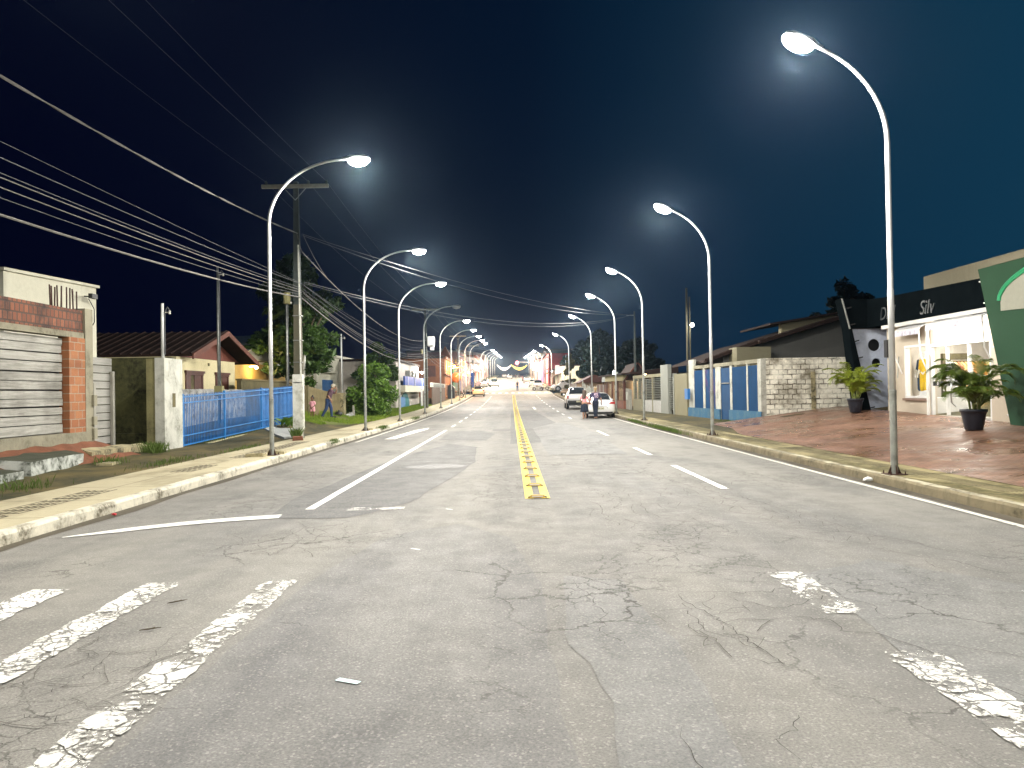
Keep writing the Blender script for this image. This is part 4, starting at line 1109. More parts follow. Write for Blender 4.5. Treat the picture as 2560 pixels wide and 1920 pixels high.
for i, dx in enumerate((-1.0, .45, 1.08)):
    w_ = ('left', 'middle', 'right')[i]
    cable(f'faint {w_} top wire running to the nearest crossarm', (UX + dx, -13, 9.15), (UX + dx, 26.4, 8.98), .55, .006, 'wire', False, 'power_line', 'thin top wires')
    cable(f'faint {w_} top wire beyond the nearest crossarm', (UX + dx, 26.4, 8.98), (UX + dx, 66, 8.95), .55, .006, 'wire', False, 'power_line', 'thin top wires')
    cable(f'faint {w_} top wire beyond the transformer pole', (UX + dx, 66, 8.95), (UX + dx, 106, 9.4), .55, .008, 'wire', False, 'power_line', 'thin top wires')
for i, (za, zb_, s_, r, lb) in enumerate(((7.2, 6.95, .5, .016, 'upper wire crossing the street from the nearest utility pole'), (7.15, 6.95, .75, .016, 'second wire crossing the street below the upper one'), (5.55, 6.9, .95, .018, 'lower wire crossing the street from the telephone bracket'), (5.5, 6.9, 1.1, .014, 'lowest wire crossing the street above the lamps'))):
    cable(lb, (UX + .2, 26.6, za), (8.4, 54.5, zb_), s_, r, 'cable_d', False, 'power_cable', 'wires crossing the street')
cable('thin wire crossing the street beyond the transformer pole', (UX + .2, 66, 6.3), (8.2, 92, 6.9), .9, .014, 'cable_d', False, 'power_cable', 'wires crossing the street')
for i, zz in enumerate((4.6, 4.9, 5.2)):
    cable(f'{("lower","middle","upper")[i]} telephone line beyond the transformer pole', (UX + .1, 66, zz + .2), (UX + .1, 106, zz + 1.0), .9, .016, 'cable', False)
cable('dropping service wire from nearest utility pole to the garden wall mast', (UX + .1, 26.6, 5.6), (-9.8, 45.2, 5.05), .8, .008, 'wire')
cable('dropping service wire from nearest utility pole to the fence end mast', (UX, 26.4, 6.6), (-9.55, 33.4, 5.6), .2, .007, 'wire')
cable('tie wire looped down the nearest utility pole', (UX + .05, 26.35, 7.2), (UX + .15, 26.6, 6.6), .05, .022, 'cable')
cable('short jumper from crossing wires to the twisted cable', (UX + .2, 26.6, 7.18), (UX + .16, 30, 6.25), .1, .016, 'cable')
# ------------------------------------------------------------------ right side of the street: the clothes shop
FX = 13.0
M_shop = stained('shop_wall', (.55, .48, .38), (.3, .26, .2), .35, .5, .8, 8, .08)
M_white = stained('shop_white', (.66, .65, .62), (.4, .4, .38), .3, .6, .8, 8, .08)
M_blue = stained('grey_blue_wall', (.5, .55, .66), (.2, .22, .26), .6, 1.1, .8, 7, .12)
M_band = plain('black_band', (.004, .006, .007), .8, 0, .2, 3, 0)
M_dim = stained('upper_wall', (.2, .18, .12), (.12, .1, .07), .4, .5, .9, 8, .08)  # upper walls darkened in colour for the lamps' cutoff
M_green = stained('green_wall', (.01, .055, .022), (.007, .035, .014), .4, .6, .9, 8, .1)
T = thing('clothes_shop', 'white lit clothes shop with slanted grey-blue end and black fascia band', 'shop', (FX + 1, 24, .6))
def shopwall(name, rects, m, x0=FX, x1=FX + .2):
    for a, b, c, d in rects:
        mb = MB(); mb.box(x0, x1, a, b, c, d); mb.build(name, m, T, True)
shopwall('wall', [(25.4, 26.62, .3, 3.72), (23.9, 24.0, .3, 3.72), (24.0, 25.4, .3, 1.22), (24.0, 25.4, 2.93, 3.72), (20.86, 23.9, 2.9, 3.72), (17.0, 20.86, .3, 3.72)], M_shop)
plate('end_wall', [(12.94, .4), (14.3, .4), (14.3, 3.72), (12.28, 3.72)], [circ(13.2, 3.12, .225), circ(13.27, 2.47, .17)], .1, M_blue, T, 'y', 27.98)
mb = MB(); mb.box(12.98, 14.3, 28.35, 28.5, .4, 3.7); mb.build('end_backing', MAT['black'], T, True)
mb = MB(); mb.box(14.1, 14.3, 26.58, 27.98, .4, 3.72); mb.build('return_wall', M_blue, T, True)
mb = MB(); mb.prism([(26.65, 3.74), (26.65, 4.68), (20.7, 4.52), (20.45, 3.52)], 'x', FX - .14, FX + .1); band = mb.build('fascia_band', M_band, T, True)
mb = MB(); mb.prism([(12.27, 3.73), (14.3, 3.73), (14.3, 4.78), (11.97, 4.78)], 'y', 27.8, 28.2); mb.build('fascia_band', M_band, T, True)
mb = MB(); mb.prism([(26.651, 3.735), (28.0, 3.735), (28.0, 4.77), (26.651, 4.69)], 'x', FX - .12, FX + 1); mb.build('fascia_band', M_band, T, True)
mb = MB(); mb.prism([(12.5, .55), (12.95, .55), (12.28, 3.72), (11.99, 4.8), (11.93, 4.8), (12.17, 3.7)], 'y', 27.7, 28.3); fin = mb.build('edge_fin', M_band, T, True)
for i in range(7):
    t = (i + .4) / 7; x = 12.92 - .9 * t; z = .6 + 4.2 * t
    mb = MB(); mb.tube([(x, 27.72, z), (x + .16, 27.66, z + .04)], .025, 6); mb.build('fin_spotlight', MAT['black'], fin, True)
mb = MB(); mb.tube([(11.93, 27.68, 4.8), (12.2, 27.68, 3.7)], .035, 8); mb.build('edge_trim', MAT['galv'], T, True)
for s_, y0, sz in (('Diul', 26.6, .62), ('Silv', 24.1, .62)):
    text('sign_letters', s_, sz, plain('dark_letters', (.012, .017, .02), .5), T, frame((FX - .15, y0 - .35, 4.1 - (26.6 - y0) * .03), (0, -1, 0), (0, 0, 1)), .02, True, .25)
mb = MB(); mb.box(FX - .2, FX, 20.5, 26.6, 3.58, 3.7); mb.build('light_ledge', M_white, T, True)
mb = MB(); mb.box(FX + 1.2, FX + 6, 20.2, 26.4, 3.5, 5.35); mb.build('upper_storey', M_dim, T, True)
mb = MB(); mb.box(FX + 4.4, FX + 6, 16.5, 29.5, .3, 4.3); mb.build('rear_block', M_shop, T, True)
# interior
M_in = stained('inner_paint', (.5, .46, .4), (.4, .36, .3), .3, .5, .8, 8, .05)
for x0, x1, y0, y1 in ((FX + 4.2, FX + 4.35, 17, 27.9), (FX + .3, FX + 4.2, 17.0, 17.15), (FX + .3, FX + 4.2, 26.45, 26.58)):
    mb = MB(); mb.box(x0, x1, y0, y1, .4, 3.6); mb.build('inner_wall', M_in, T, True)
for x0, x1, z0, z1 in ((FX + 1.75, FX + 2.7, .7, 2.7), (FX + 2.75, FX + 3.5, .7, 2.2)):
    mb = MB(); mb.box(x0, x1, 26.3, 26.45, z0, z1); mb.build('dark_niche', MAT['brown_wall'], T, True)  # raised dark panels added for contrast in the bright interior
for y in (21.4, 23.0):
    mb = MB(); mb.box(FX - .12, FX - .04, y - .25, y + .25, 3.36, 3.42); mb.build('ledge_lamp', MAT['cool_bulb'], T, True)
    add_light('ledge_light', (FX - .3, y, 3.3), 70, (1, .95, .85), 'POINT', .08)
mb = MB(); mb.box(FX + .2, FX + 4.2, 17.1, 26.5, 3.3, 3.42); mb.build('ceiling', M_white, T, True)
mb = MB(); mb.box(FX + .02, FX + 4.2, 17.1, 26.5, .5, .7); mb.build('shop_floor', plain('tile_floor', (.5, .48, .44), .3), T, True)
mb = MB(); mb.box(FX + .2, FX + 1.3, 24.0, 26.44, .7, 1.22); mb.build('window_stage', M_white, T, True)
for y in (19.2, 21.6, 23.2, 25.0):
    mb = MB(); mb.box(FX + 1.3, FX + 2.1, y - .3, y + .3, 3.27, 3.3); mb.build('ceiling_panel', MAT['cool_bulb'], T, True)
    add_light('shop_light', (FX + 1.5, y, 3.1), 75, (1, .95, .86), 'POINT', .15)
# window and glazed entrance
mb = MB()
for a, b, c, d in ((24.0, 24.06, 1.22, 2.93), (25.34, 25.4, 1.22, 2.93), (24.06, 25.34, 1.22, 1.29), (24.06, 25.34, 2.86, 2.93)): mb.box(FX - .03, FX + .12, a, b, c, d)
wn_ = mb.build('window', MAT['white'], T, True)
mb = MB(); mb.box(FX - .1, FX + .1, 23.95, 25.45, 1.14, 1.21); mb.build('sill', plain('sill_brown', (.25, .17, .13), .5), wn_, True)
gm = N('clear_glass'); tr = gm.n('ShaderNodeBsdfTransparent'); gl_ = gm.n('ShaderNodeBsdfGlossy'); gl_.inputs['Roughness'].default_value = .03
mx = gm.n('ShaderNodeMixShader'); mx.inputs[0].default_value = .04
gm.l(tr.outputs[0], mx.inputs[1]); gm.l(gl_.outputs[0], mx.inputs[2]); gm.l(mx.outputs[0], gm.out.inputs[0]); MAT['clear'] = gm.m
mb = MB(); mb.box(FX + .04, FX + .048, 24.06, 25.34, 1.29, 2.86); mb.build('pane', MAT['clear'], wn_, True)
mb = MB()
for a, b, c, d in ((20.86, 20.93, .6, 2.9), (23.82, 23.9, .6, 2.9), (20.93, 23.82, 2.8, 2.9), (23.0, 23.04, .72, 2.8), (21.9, 21.94, .72, 2.8)): mb.box(FX + .0, FX + .1, a, b, c, d)
dr = mb.build('entrance', MAT['white'], T, True)
for a, b in ((20.93, 21.9), (21.94, 23.0), (23.04, 23.82)):
    mb = MB(); mb.box(FX + .05, FX + .058, a, b, .72, 2.8); mb.build('glass_leaf', MAT['clear'], dr, True)
mb = MB(); mb.box(FX + .035, FX + .045, 20.93, 23.82, 1.6, 1.74); vb = mb.build('lettered_strip', MAT['black'], dr, True)
for s_, y0 in (('0', 23.55), ('LIS', 23.1), ('O', 21.1)):
    text('strip_letters', s_, .13, MAT['white'], vb, frame((FX + .03, y0, 1.67), (0, -1, 0), (0, 0, 1)), .002)
mb = MB(); mb.box(FX - .12, FX - .06, 23.84, 23.92, .55, 3.4); mb.build('door_post', M_white, T, True)
mb = MB(); mb.tube([(FX - .03, 22.5, 1.0), (FX - .16, 22.48, 1.1), (FX - .2, 22.45, 1.4), (FX - .16, 22.48, 1.7), (FX - .03, 22.5, 1.8)], .025, 8); mb.build('pull_handle', MAT['chrome'], dr, True)
mb = MB(); mb.box(FX - .14, FX, 26.35, 26.55, 2.6, 3.2); mb.build('wall_speaker', MAT['black'], T, True)
mb = MB(); mb.tube([(FX - .04, 25.75, 2.6), (FX - .09, 25.75, 1.9), (FX - .09, 25.75, 1.88)], .015, 6); mb.build('wall_bar', MAT['galv'], T, True)
# awnings with crank arms
for (a, b, z, pr, lab) in ((23.95, 25.6, 3.47, .3, 'small rolled white awning over the shop window'), (20.6, 23.4, 3.52, .36, 'larger rolled white awning over the shop entrance')):
    A = thing('awning', lab, 'awning', (FX, (a + b) / 2, z))
    mb = MB(); mb.grid(lambda u, v: (FX - .02 - pr * u, a + (b - a) * v, z + .1 - .18 * u - .02 * math.sin(v * 9)), 4, 12); o = mb.build('canopy', plain('awning_cloth', (.5, .5, .5), .7), A, True); o.modifiers.new('s', 'SOLIDIFY').thickness = .015
    mb = MB(); mb.grid(lambda u, v: (FX - pr - .02 - .03 * math.sin(v * 40) * u, a + (b - a) * v, z - .08 - .16 * u), 3, 60); o = mb.build('valance', plain('valance', (.62, .6, .7), .5, 0, .3, 9), A, True); o.modifiers.new('s', 'SOLIDIFY').thickness = .01
    mb = MB(); mb.tube([(FX - pr, a, z - .06), (FX - pr, b, z - .06)], .035, 8); mb.build('roller', MAT['white'], A, True)
    for y in (a + .03, b - .03):
        mb = MB(); mb.tube([(FX - pr, y, z - .06), (FX - pr + .06, y + .02, z - .9), (FX - .03, y, z - 1.45)], .022, 6); mb.build('arm', MAT['white'], A, True)
# green building beyond the shop's slanted edge
T = thing('green_building', 'dark green shop front with slanted edge and pale arched sign panel', 'shop', (FX, 16, .5))
mb = MB(); mb.prism([(20.9, 4.75), (19.62, .4), (10, .2), (10, 4.75)], 'x', FX - .28, FX - .02); mb.build('wall', M_green, T, True)
mb = MB(); mb.box(FX - .02, FX + 5, 10, 18.5, .2, 4.3); mb.build('rear_block', M_green, T, True)
mb = MB(); mb.box(FX - .3, FX + .3, 10, 20.3, 4.752, 4.9); mb.build('parapet', M_dim, T, True)
arc = [(19.9, 3.52)] + [(19.9 - 4.4 * (1 - math.cos(t)), 3.75 + 1.0 * math.sin(t)) for t in yr(0, 1.5, .15)] + [(14.5, 4.74), (14.5, 3.3)]
plate('sign_panel', arc, [], .03, stained('sign_pale', (.3, .3, .24), (.3, .3, .24), .3), T, 'x', FX - .32)
mb = MB()
P = [(FX - .31, 19.95 - 4.4 * (1 - math.cos(t)), 3.79 + 1.0 * math.sin(t)) for t in yr(0, 1.4, .1)]
mb.tube(P, .07, 6); mb.build('sign_arc', plain('green_arc', (.03, .32, .14), .4), T, True)
for i in range(7):
    t = (i + .5) / 7; y = 19.62 + 1.25 * t; z = .5 + 4.2 * t
    mb = MB(); mb.tube([(FX - .2, y, z), (FX - .22, y + .16, z + .02)], .022, 6); mb.build('edge_lamp', MAT['white'], T, True)

# white-painted block wall closing the forecourt
T = thing('block_wall', 'white painted rough block wall with dark joints beside the shop forecourt', 'wall', (11.7, 31.1, .6))
mblk = bricks('white_block', (.92, .89, .76), (.86, .83, .7), (.07, .055, .035), .36, .2, .02, warp=.09, lose=.9, axis='x', gamt=.8, grime=(.1, .08, .04), bmp=1.0)
mb = MB()
def blk(u, v):
    x = 10.15 + 5.2 * u; z = .1 + 2.72 * v
    return (x, 31.02 + .02 * mnoise.noise((x * 3, z * 4, 1)), z)
mb.grid(blk, 60, 40); mb.box(10.15, 15.3, 31.06, 31.25, .1, 2.8); mb.build('wall', mblk.m, T, True)
mb = MB(); mb.box(12.05, 12.22, 30.97, 31.06, .3, 2.25); mb.build('pilaster', MAT['old_block'], T, True)
# blue sheet-metal front: local x runs along the wall away from the camera
def along(name, lab, cat, A, B):
    a = math.atan2(B[1] - A[1], B[0] - A[0]); return thing(name, lab, cat, (A[0], A[1], zp(A[1])), a), math.hypot(B[0] - A[0], B[1] - A[1])
T, L = along('blue_sheet_front', 'blue corrugated sheet front with cream posts, narrow door and flaking blue plinth', 'fence', (10.12, 31.0), (9.37, 40.6))
k = L / 9.6
def loc(y): return (y - 31.0) * k
zo = .05
def lbox(name, y0, y1, x0, x1, z0, z1, m, par=T, bev=0):
    mb = MB(); mb.box(loc(y0), loc(y1), x0, x1, z0, z1, bev); return mb.build(name, m, par)
M_sheet = stained('blue_sheet', (.001, .05, .145), (.002, .03, .08), .6, 1.5, .85, 9, .05)
M_plinth = stained('blue_plinth', (.03, .12, .22), (.12, .2, .2), .8, 2.4, .85, 10, .3)
for y0, y1, m in ((31.35, 32.5, 'b'), (32.65, 34.35, 'b'), (36.5, 38.0, 'p'), (38.3, 39.7, 'b')):
    mb = MB(); n = int((y1 - y0) / .018)
    rows = []
    for i in range(n + 1):
        y = y0 + (y1 - y0) * i / n; d = .012 * math.sin(i * .9)
        rows.append((mb.v((loc(y), .02 + d, .5)), mb.v((loc(y), .02 + d, 2.42))))
    for A, B in zip(rows, rows[1:]): mb.bm.faces.new((A[0], B[0], B[1], A[1]))
    o = mb.build('sheet_panel', M_sheet if m == 'b' else stained('blue_sheet_faded', (.006, .055, .15), (.1, .05, .14), .9, 1.4, .85, 9, .05, True, (.5, .6)), T); o.modifiers.new('s', 'SOLIDIFY').thickness = .006
for y0, y1, zt in ((32.5, 32.65, 2.5), (34.35, 34.6, 2.5), (35.8, 36.5, 2.55), (38.0, 38.3, 2.5), (39.7, 40.6, 3.0)): lbox('post', y0, y1, -.07, .045, 0, zt, MAT['pillar'])
lbox('corner_pillar', 31.0, 31.35, -.12, .09, 0, 2.66, MAT['pillar'])
lbox('door', 34.62, 35.78, -.02, .03, .05, 2.42, M_sheet)
lbox('door_bar', 34.65, 35.75, .05, .08, 1.7, 1.74, MAT['galv'])
lbox('plinth', 31.0, 34.6, -.1, .11, -.1, .52, M_plinth); lbox('plinth', 35.8, 40.6, -.1, .11, -.1, .52, M_plinth)
lbox('top_rail', 31.35, 39.7, -.05, .06, 2.5, 2.66, MAT['conc'])
lbox('meter_box', 39.9, 40.4, .2, .34, .95, 1.5, plain('meter_blue', (.03, .16, .42), .5))
# cream walls with louvres further on
T, L = along('louvre_wall', 'cream front wall with louvred gate openings and a tall white slab pillar', 'wall', (9.36, 40.7), (8.35, 52.6))
k = L / 11.9
def loc(y): return (y - 40.7) * k
M_crm = stained('wall_greycream', (.24, .22, .14), (.2, .17, .09), .6, 1.0, .85, 9, .15)
M_slab = stained('wall_pale', (.26, .27, .24), (.3, .3, .24), .4, 1.0, .85, 9, .12)
lbox('wall', 40.75, 43.05, -.1, .1, -.05, 2.3, M_crm, T)
lbox('slab_pillar', 44.25, 45.75, -.12, .1, -.05, 2.9, M_slab, T)
lbox('thin_pillar', 43.0, 43.15, -.05, .14, -.05, 2.36, M_slab, T)
lbox('low_wall', 50.2, 52.6, -.1, .1, -.05, .85, M_crm, T)
lbox('gate_panel', 45.8, 50.1, .0, .04, .05, .8, plain('gate_grey', (.42, .42, .4), .5), T)
lbox('lintel', 45.75, 52.6, -.12, .085, 2.22, 2.42, M_crm, T)
for y0, y1 in ((52.35, 52.62), (51.2, 51.35), (49.9, 50.2), (47.7, 47.85)): lbox('post', y0, y1, -.1, .07, -.05, 2.22, M_crm, T)
for y0, y1, z0 in ((43.2, 44.2, .3), (45.8, 47.68, .82), (47.87, 49.88, .82), (50.22, 51.18, .87), (51.37, 52.33, .87)):
    mb = MB(); z = z0
    while z < 2.18: mb.hexa([(loc(y0), -.03, z), (loc(y1), -.03, z), (loc(y1), .05, z + .03), (loc(y0), .05, z + .03), (loc(y0), -.03, z + .022), (loc(y1), -.03, z + .022), (loc(y1), .05, z + .052), (loc(y0), .05, z + .052)]); z += .105
    o = mb.build('louvre', M_slab, T); o['kind'] = 'thing'
# shopfront house behind: grey gabled house
T = thing('grey_house', 'large unlit grey house with stepped tiled roof behind the white block wall', 'house', (14, 39, .5))
mb = MB(); mb.prism([(10.6, .2), (22, .2), (22, 5.7), (17.4, 5.2), (12.4, 3.78), (10.6, 3.2)], 'y', 38.6, 46); mb.build('wall', stained('house_grey', (.13, .13, .12), (.08, .08, .07), .4, .6, .9, 8, .1), T, True)
mb = MB(); mb.hexa([(9.6, 38.0, 2.93), (12.5, 38.0, 3.92), (12.5, 46, 3.92), (9.6, 46, 2.93), (9.6, 38.0, 3.05), (12.5, 38.0, 4.06), (12.5, 46, 4.06), (9.6, 46, 3.05)]); r1 = mb.build('lower_roof', MAT['roof'], T, True)
mb = MB(); mb.hexa([(12.2, 37.6, 3.8), (17.4, 37.6, 5.28), (17.4, 46, 5.28), (12.2, 46, 3.8), (12.2, 37.6, 3.92), (17.4, 37.6, 5.42), (17.4, 46, 5.42), (12.2, 46, 3.92)]); r2 = mb.build('upper_roof', MAT['roof'], T, True)
for rf, x0, x1, z0, z1, y0 in ((r1, 9.6, 12.5, 3.05, 4.06, 38.0), (r2, 12.2, 17.4, 3.92, 5.42, 37.6)):
    mb = MB(); n = int((46 - y0) / .22)
    for i in range(3): mb.tube([(x0, y0 + .05 + i * .24, z0 + .01), (x1, y0 + .05 + i * .24, z1 + .01)], .06, 6)
    for i in range(int((x1 - x0) / .35)):
        x = x0 + i * .35; z = z0 + (z1 - z0) * (x - x0) / (x1 - x0); mb.lathe([(.07, 0), (.07, .3)], (x, y0 - .02, z), 8, 'y')
    mb.build('edge_tiles', MAT['roof'], rf, True)
mb = MB(); mb.box(10.9, 12.55, 37.2, 38.58, .3, 3.62); mb.build('annex', M_crm, T, True)
mb = MB(); mb.prism([(14.4, 4.5), (17.9, 5.0), (17.9, 5.6), (14.4, 5.04)], 'y', 41, 41.4); mb.build('attic_wall', M_crm, T, True)
mb = MB(); mb.prism([(13.7, 4.95), (18.2, 5.62), (18.2, 5.72), (13.7, 5.05)], 'y', 40.6, 46); mb.build('attic_roof', MAT['roof'], T, True)
# pole with small lamp behind the blue front
T = thing('yard_lamp', 'twin grey yard poles with one small lit bulb behind the blue sheet front', 'lamp', (11.0, 48, .2))
mb = MB(); mb.tube([(10.98, 48, .2), (10.98, 48, 7.95)], .07, 8); mb.build('pole', MAT['upole'], T, True)
mb = MB(); mb.tube([(11.16, 48, .2), (11.16, 48, 7.4)], .05, 8); mb.build('second_pole', MAT['upole'], T, True)
mb = MB(); mb.tube([(11.16, 47.95, 5.6), (11.2, 47.7, 5.65)], .02, 5); mb.build('bracket', MAT['galv'], T, True)
mb = MB(); mb.ball((11.22, 47.65, 5.6), .12, 1, 1, 1.1); mb.build('bulb', MAT['cool_bulb'], T, True)
add_light('yard_light', (11.22, 47.4, 5.5), 60, (1, .95, .8), 'POINT', .1)
# slatted gate with warm light
T, L = along('slat_gate_porch', 'warmly lit porch front of cream fascia, wooden slats and low brick base', 'porch', (8.1, 55.3), (7.62, 61.5))
k = L / 6.2
def loc(y): return (y - 55.3) * k
ez = zr(58)
M_bb = bricks('brick_base', (.3, .1, .06), (.24, .08, .05), (.2, .15, .11), .22, .07, .01, axis='y').m
lbox('brick_base', 55.3, 61.5, -.1, .1, -.1, .6, M_bb, T)
lbox('fascia', 55.2, 61.6, -.12, .16, 2.05, 2.45, MAT['cream'], T)
for y in (55.35, 57.35, 59.35, 61.3): lbox('post', y, y + .15, -.08, .1, .6, 2.05, MAT['darkwood'], T)
for y0 in (55.5, 57.5, 59.5):
    mb = MB(); z = .64
    while z < 2.0: mb.box(loc(y0), loc(y0 + 1.8), -.03, .02, z, z + .035); z += .085
    mb.build('slats', planks('slat_wood', (.4, .25, .14), (.55, .38, .22), 'y', .1), T)
mb = MB(); mb.hexa([(-1.2, -3.6, 2.5), (7.5, -3.6, 2.5), (7.5, .5, 2.46), (-1.2, .5, 2.46), (-1.2, -3.6, 3.0), (7.5, -3.6, 3.0), (7.5, .5, 2.54), (-1.2, .5, 2.54)]); mb.build('roof', MAT['roof'], T)
mb = MB(); mb.box(0, 6.2, -1.6, -1.5, .1, 2.4); mb.build('rear_wall', M_shop, T)
add_light('porch_light', (8.6, 58.4, 2.0 + ez), 120, (1, .72, .42), 'POINT', .1)
T = thing('floodlight', 'small bright floodlight on the slatted porch roof', 'lamp', (7.75, 57.5, zr(57) + 2.6))
mb = MB(); mb.box(7.72, 7.9, 57.3, 57.7, zr(57) + 2.66, zr(57) + 2.86); mb.build('housing', MAT['galv'], T, True)
mb = MB(); mb.box(7.6, 7.72, 57.1, 57.9, zr(57) + 2.66, zr(57) + 2.95, .04); mb.build('flood_lens', MAT['cool_bulb'], T, True)
T = thing('gable_frame', 'bare wooden A-frame gable over a porch behind the louvred wall', 'frame', (9.2, 56, .2))
for s_ in (-1, 1):
    mb = MB(); mb.hexa([(9.0 + s_ * .95 - .06, 54.9, 2.35), (9.0 + s_ * .95 + .06, 54.9, 2.35), (9.0 + s_ * .95 + .06, 55.0, 2.35), (9.0 + s_ * .95 - .06, 55.0, 2.35), (9.0 - .06, 54.9, 3.6), (9.06, 54.9, 3.6), (9.06, 55.0, 3.6), (8.94, 55.0, 3.6)]); mb.build('rafter', MAT['fascia'], T, True)
mb = MB(); mb.hexa([(8.0, 55.0, 2.32), (10, 55.0, 2.32), (10, 60, 2.32), (8, 60, 2.32), (8.97, 55.0, 3.6), (9.03, 55.0, 3.6), (9.03, 60, 3.6), (8.97, 60, 3.6)]); mb.build('roof', MAT['roof'], T, True)
mb = MB(); mb.ball((9.5, 54.85, 2.72), .09); mb.build('lamp', MAT['warm_bulb'], T, True)
T = thing('old_post', 'pair of weathered grey posts with a pale box between porch and louvred wall', 'post', (8.2, 53.8, .2))
for y, h in ((53.3, 1.5), (54.0, 1.55), (54.7, 1.6)):
    mb = MB(); mb.box(8.1, 8.28, y - .12, y + .12, .1, .15 + h); mb.build('post', MAT['post_wood'], T, True)
mb = MB(); mb.box(8.02, 8.1, 53.9, 54.3, .95, 1.5); mb.build('pale_box', MAT['pillar'], T, True)
# picket fences and sheds beyond
T = thing('picket_fence', 'uneven weathered white picket fence behind the parked pickup', 'fence', (7.3, 69, .3))
for i, y in enumerate(yr(66, 74.5, .42)):
    h = random.uniform(1.35, 1.8) * (1.25 if i in (17, 18) else 1); x = 8.35 - .08 * (y - 52.4); z0 = zright(x, y)
    mb = MB(); mb.prism([(y - .17, z0), (y + .17, z0), (y + .17, z0 + h), (y, z0 + h + .12), (y - .17, z0 + h)], 'x', x, x + .03); mb.build('picket', MAT['pillar'], T, True)
T = thing('plank_fence', 'brown upright plank fence with posts beside the lit porch', 'fence', (7.6, 63.8, .3))
for i, y in enumerate(yr(61.8, 65.8, .5)):
    x = 8.35 - .08 * (y - 52.4); z0 = zright(x, y); mb = MB(); mb.box(x, x + .04, y - .23, y + .23, z0, z0 + 1.75); mb.build('plank', MAT['boards_v'] if i % 3 == 0 else MAT['darkwood'], T, True)
T = thing('carport', 'small carport with pale scalloped roof behind the plank fence', 'carport', (9, 64, .3))
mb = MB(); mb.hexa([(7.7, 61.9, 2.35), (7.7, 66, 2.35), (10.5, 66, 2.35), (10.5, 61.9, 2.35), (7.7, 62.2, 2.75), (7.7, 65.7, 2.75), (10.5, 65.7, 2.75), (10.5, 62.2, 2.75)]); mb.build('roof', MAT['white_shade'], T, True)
for y in (62.1, 65.8):
    mb = MB(); mb.box(7.75, 7.85, y - .05, y + .05, .2, 2.36); mb.build('post', MAT['darkwood'], T, True)
T = thing('shed', 'little brown timber shed with tiled roof at the edge of the trees', 'shed', (7.6, 79, .6))
mb = MB(); mb.box(6.9, 9.5, 76.5, 82, .3, 2.5); mb.build('wall', planks('shed_wood', (.22, .13, .07), (.34, .22, .12), 'z', .2), T, True)
mb = MB(); mb.hexa([(6.6, 76, 2.45), (9.8, 76, 2.45), (9.8, 82.4, 2.45), (6.6, 82.4, 2.45), (8.1, 76, 3.2), (8.3, 76, 3.2), (8.3, 82.4, 3.2), (8.1, 82.4, 3.2)]); mb.build('roof', MAT['fascia'], T, True)
T = thing('plank_fence', 'far brown stake fence between shed and corner pickup', 'fence', (6.9, 88, .8))
for i, y in enumerate(yr(83, 96, .8)):
    x = 8.1 - .02 * (y - 52.4); z0 = zright(x, y); mb = MB(); mb.box(x, x + .05, y - .3, y + .3, z0, z0 + 1.6); mb.build('plank', MAT['boards_v'] if i % 2 else MAT['darkwood'], T, True)
# ------------------------------------------------------------------ vehicles
def sgnpow(v, e): return math.copysign(abs(v) ** e, v)
def interp(tab, y):
    if y <= tab[0][0]: return tab[0][1:]
    for a, b in zip(tab, tab[1:]):
        if y <= b[0]:
            t = (y - a[0]) / (b[0] - a[0]); t = t * t * (3 - 2 * t) * .5 + t * .5
            return tuple(p + (q - p) * t for p, q in zip(a[1:], b[1:]))
    return tab[-1][1:]
def paint(name, c): return plain(name, c, .32, .1, .05, 4, .5, True, .6)
CARS = {
 'sedan': dict(L=4.3, W=.84, lower=[(-2.15, .74, .36, .82), (-2.08, .82, .26, .98), (-1.75, .84, .2, 1.03), (-.6, .84, .19, .96), (1.0, .83, .19, .93), (1.7, .81, .22, .84), (2.05, .74, .28, .7), (2.15, .6, .36, .6)],
               cab=[(-1.75, 1.0), (-1.2, 1.34), (-.7, 1.46), (.1, 1.47), (.45, 1.4), (1.15, .97)], belt=.95, cw=.74, wheels=(-1.3, 1.3), wr=.31),
 'hatch': dict(L=3.8, W=.8, lower=[(-1.9, .72, .36, .84), (-1.85, .79, .26, .98), (-1.5, .8, .2, 1.0), (-.5, .8, .19, .95), (.9, .79, .19, .92), (1.5, .77, .22, .82), (1.82, .7, .28, .7), (1.9, .56, .36, .58)],
               cab=[(-1.78, .98), (-1.5, 1.3), (-1.1, 1.45), (.0, 1.46), (.35, 1.38), (1.05, .96)], belt=.95, cw=.7, wheels=(-1.2, 1.2), wr=.29),
 'suv': dict(L=4.4, W=.92, lower=[(-2.2, .84, .45, 1.0), (-2.12, .9, .34, 1.1), (-1.8, .92, .28, 1.12), (-.5, .92, .28, 1.08), (1.0, .91, .28, 1.06), (1.8, .89, .3, 1.0), (2.12, .82, .36, .86), (2.2, .66, .45, .72)],
             cab=[(-2.05, 1.08), (-1.85, 1.5), (-1.4, 1.7), (.2, 1.72), (.6, 1.62), (1.2, 1.08)], belt=1.06, cw=.8, wheels=(-1.38, 1.38), wr=.36),
 'pickup': dict(L=5.2, W=.92, lower=[(-2.62, .84, .62, 1.0), (-2.58, .9, .55, 1.13), (-2.3, .92, .42, 1.16), (-.7, .92, .38, 1.14), (1.2, .91, .36, 1.08), (2.1, .89, .36, 1.02), (2.5, .82, .42, .9), (2.6, .66, .5, .76)],
                cab=[(-.72, 1.1), (-.5, 1.62), (-.2, 1.76), (.7, 1.77), (1.0, 1.68), (1.65, 1.08)], belt=1.08, cw=.8, wheels=(-1.55, 1.6), wr=.39)}
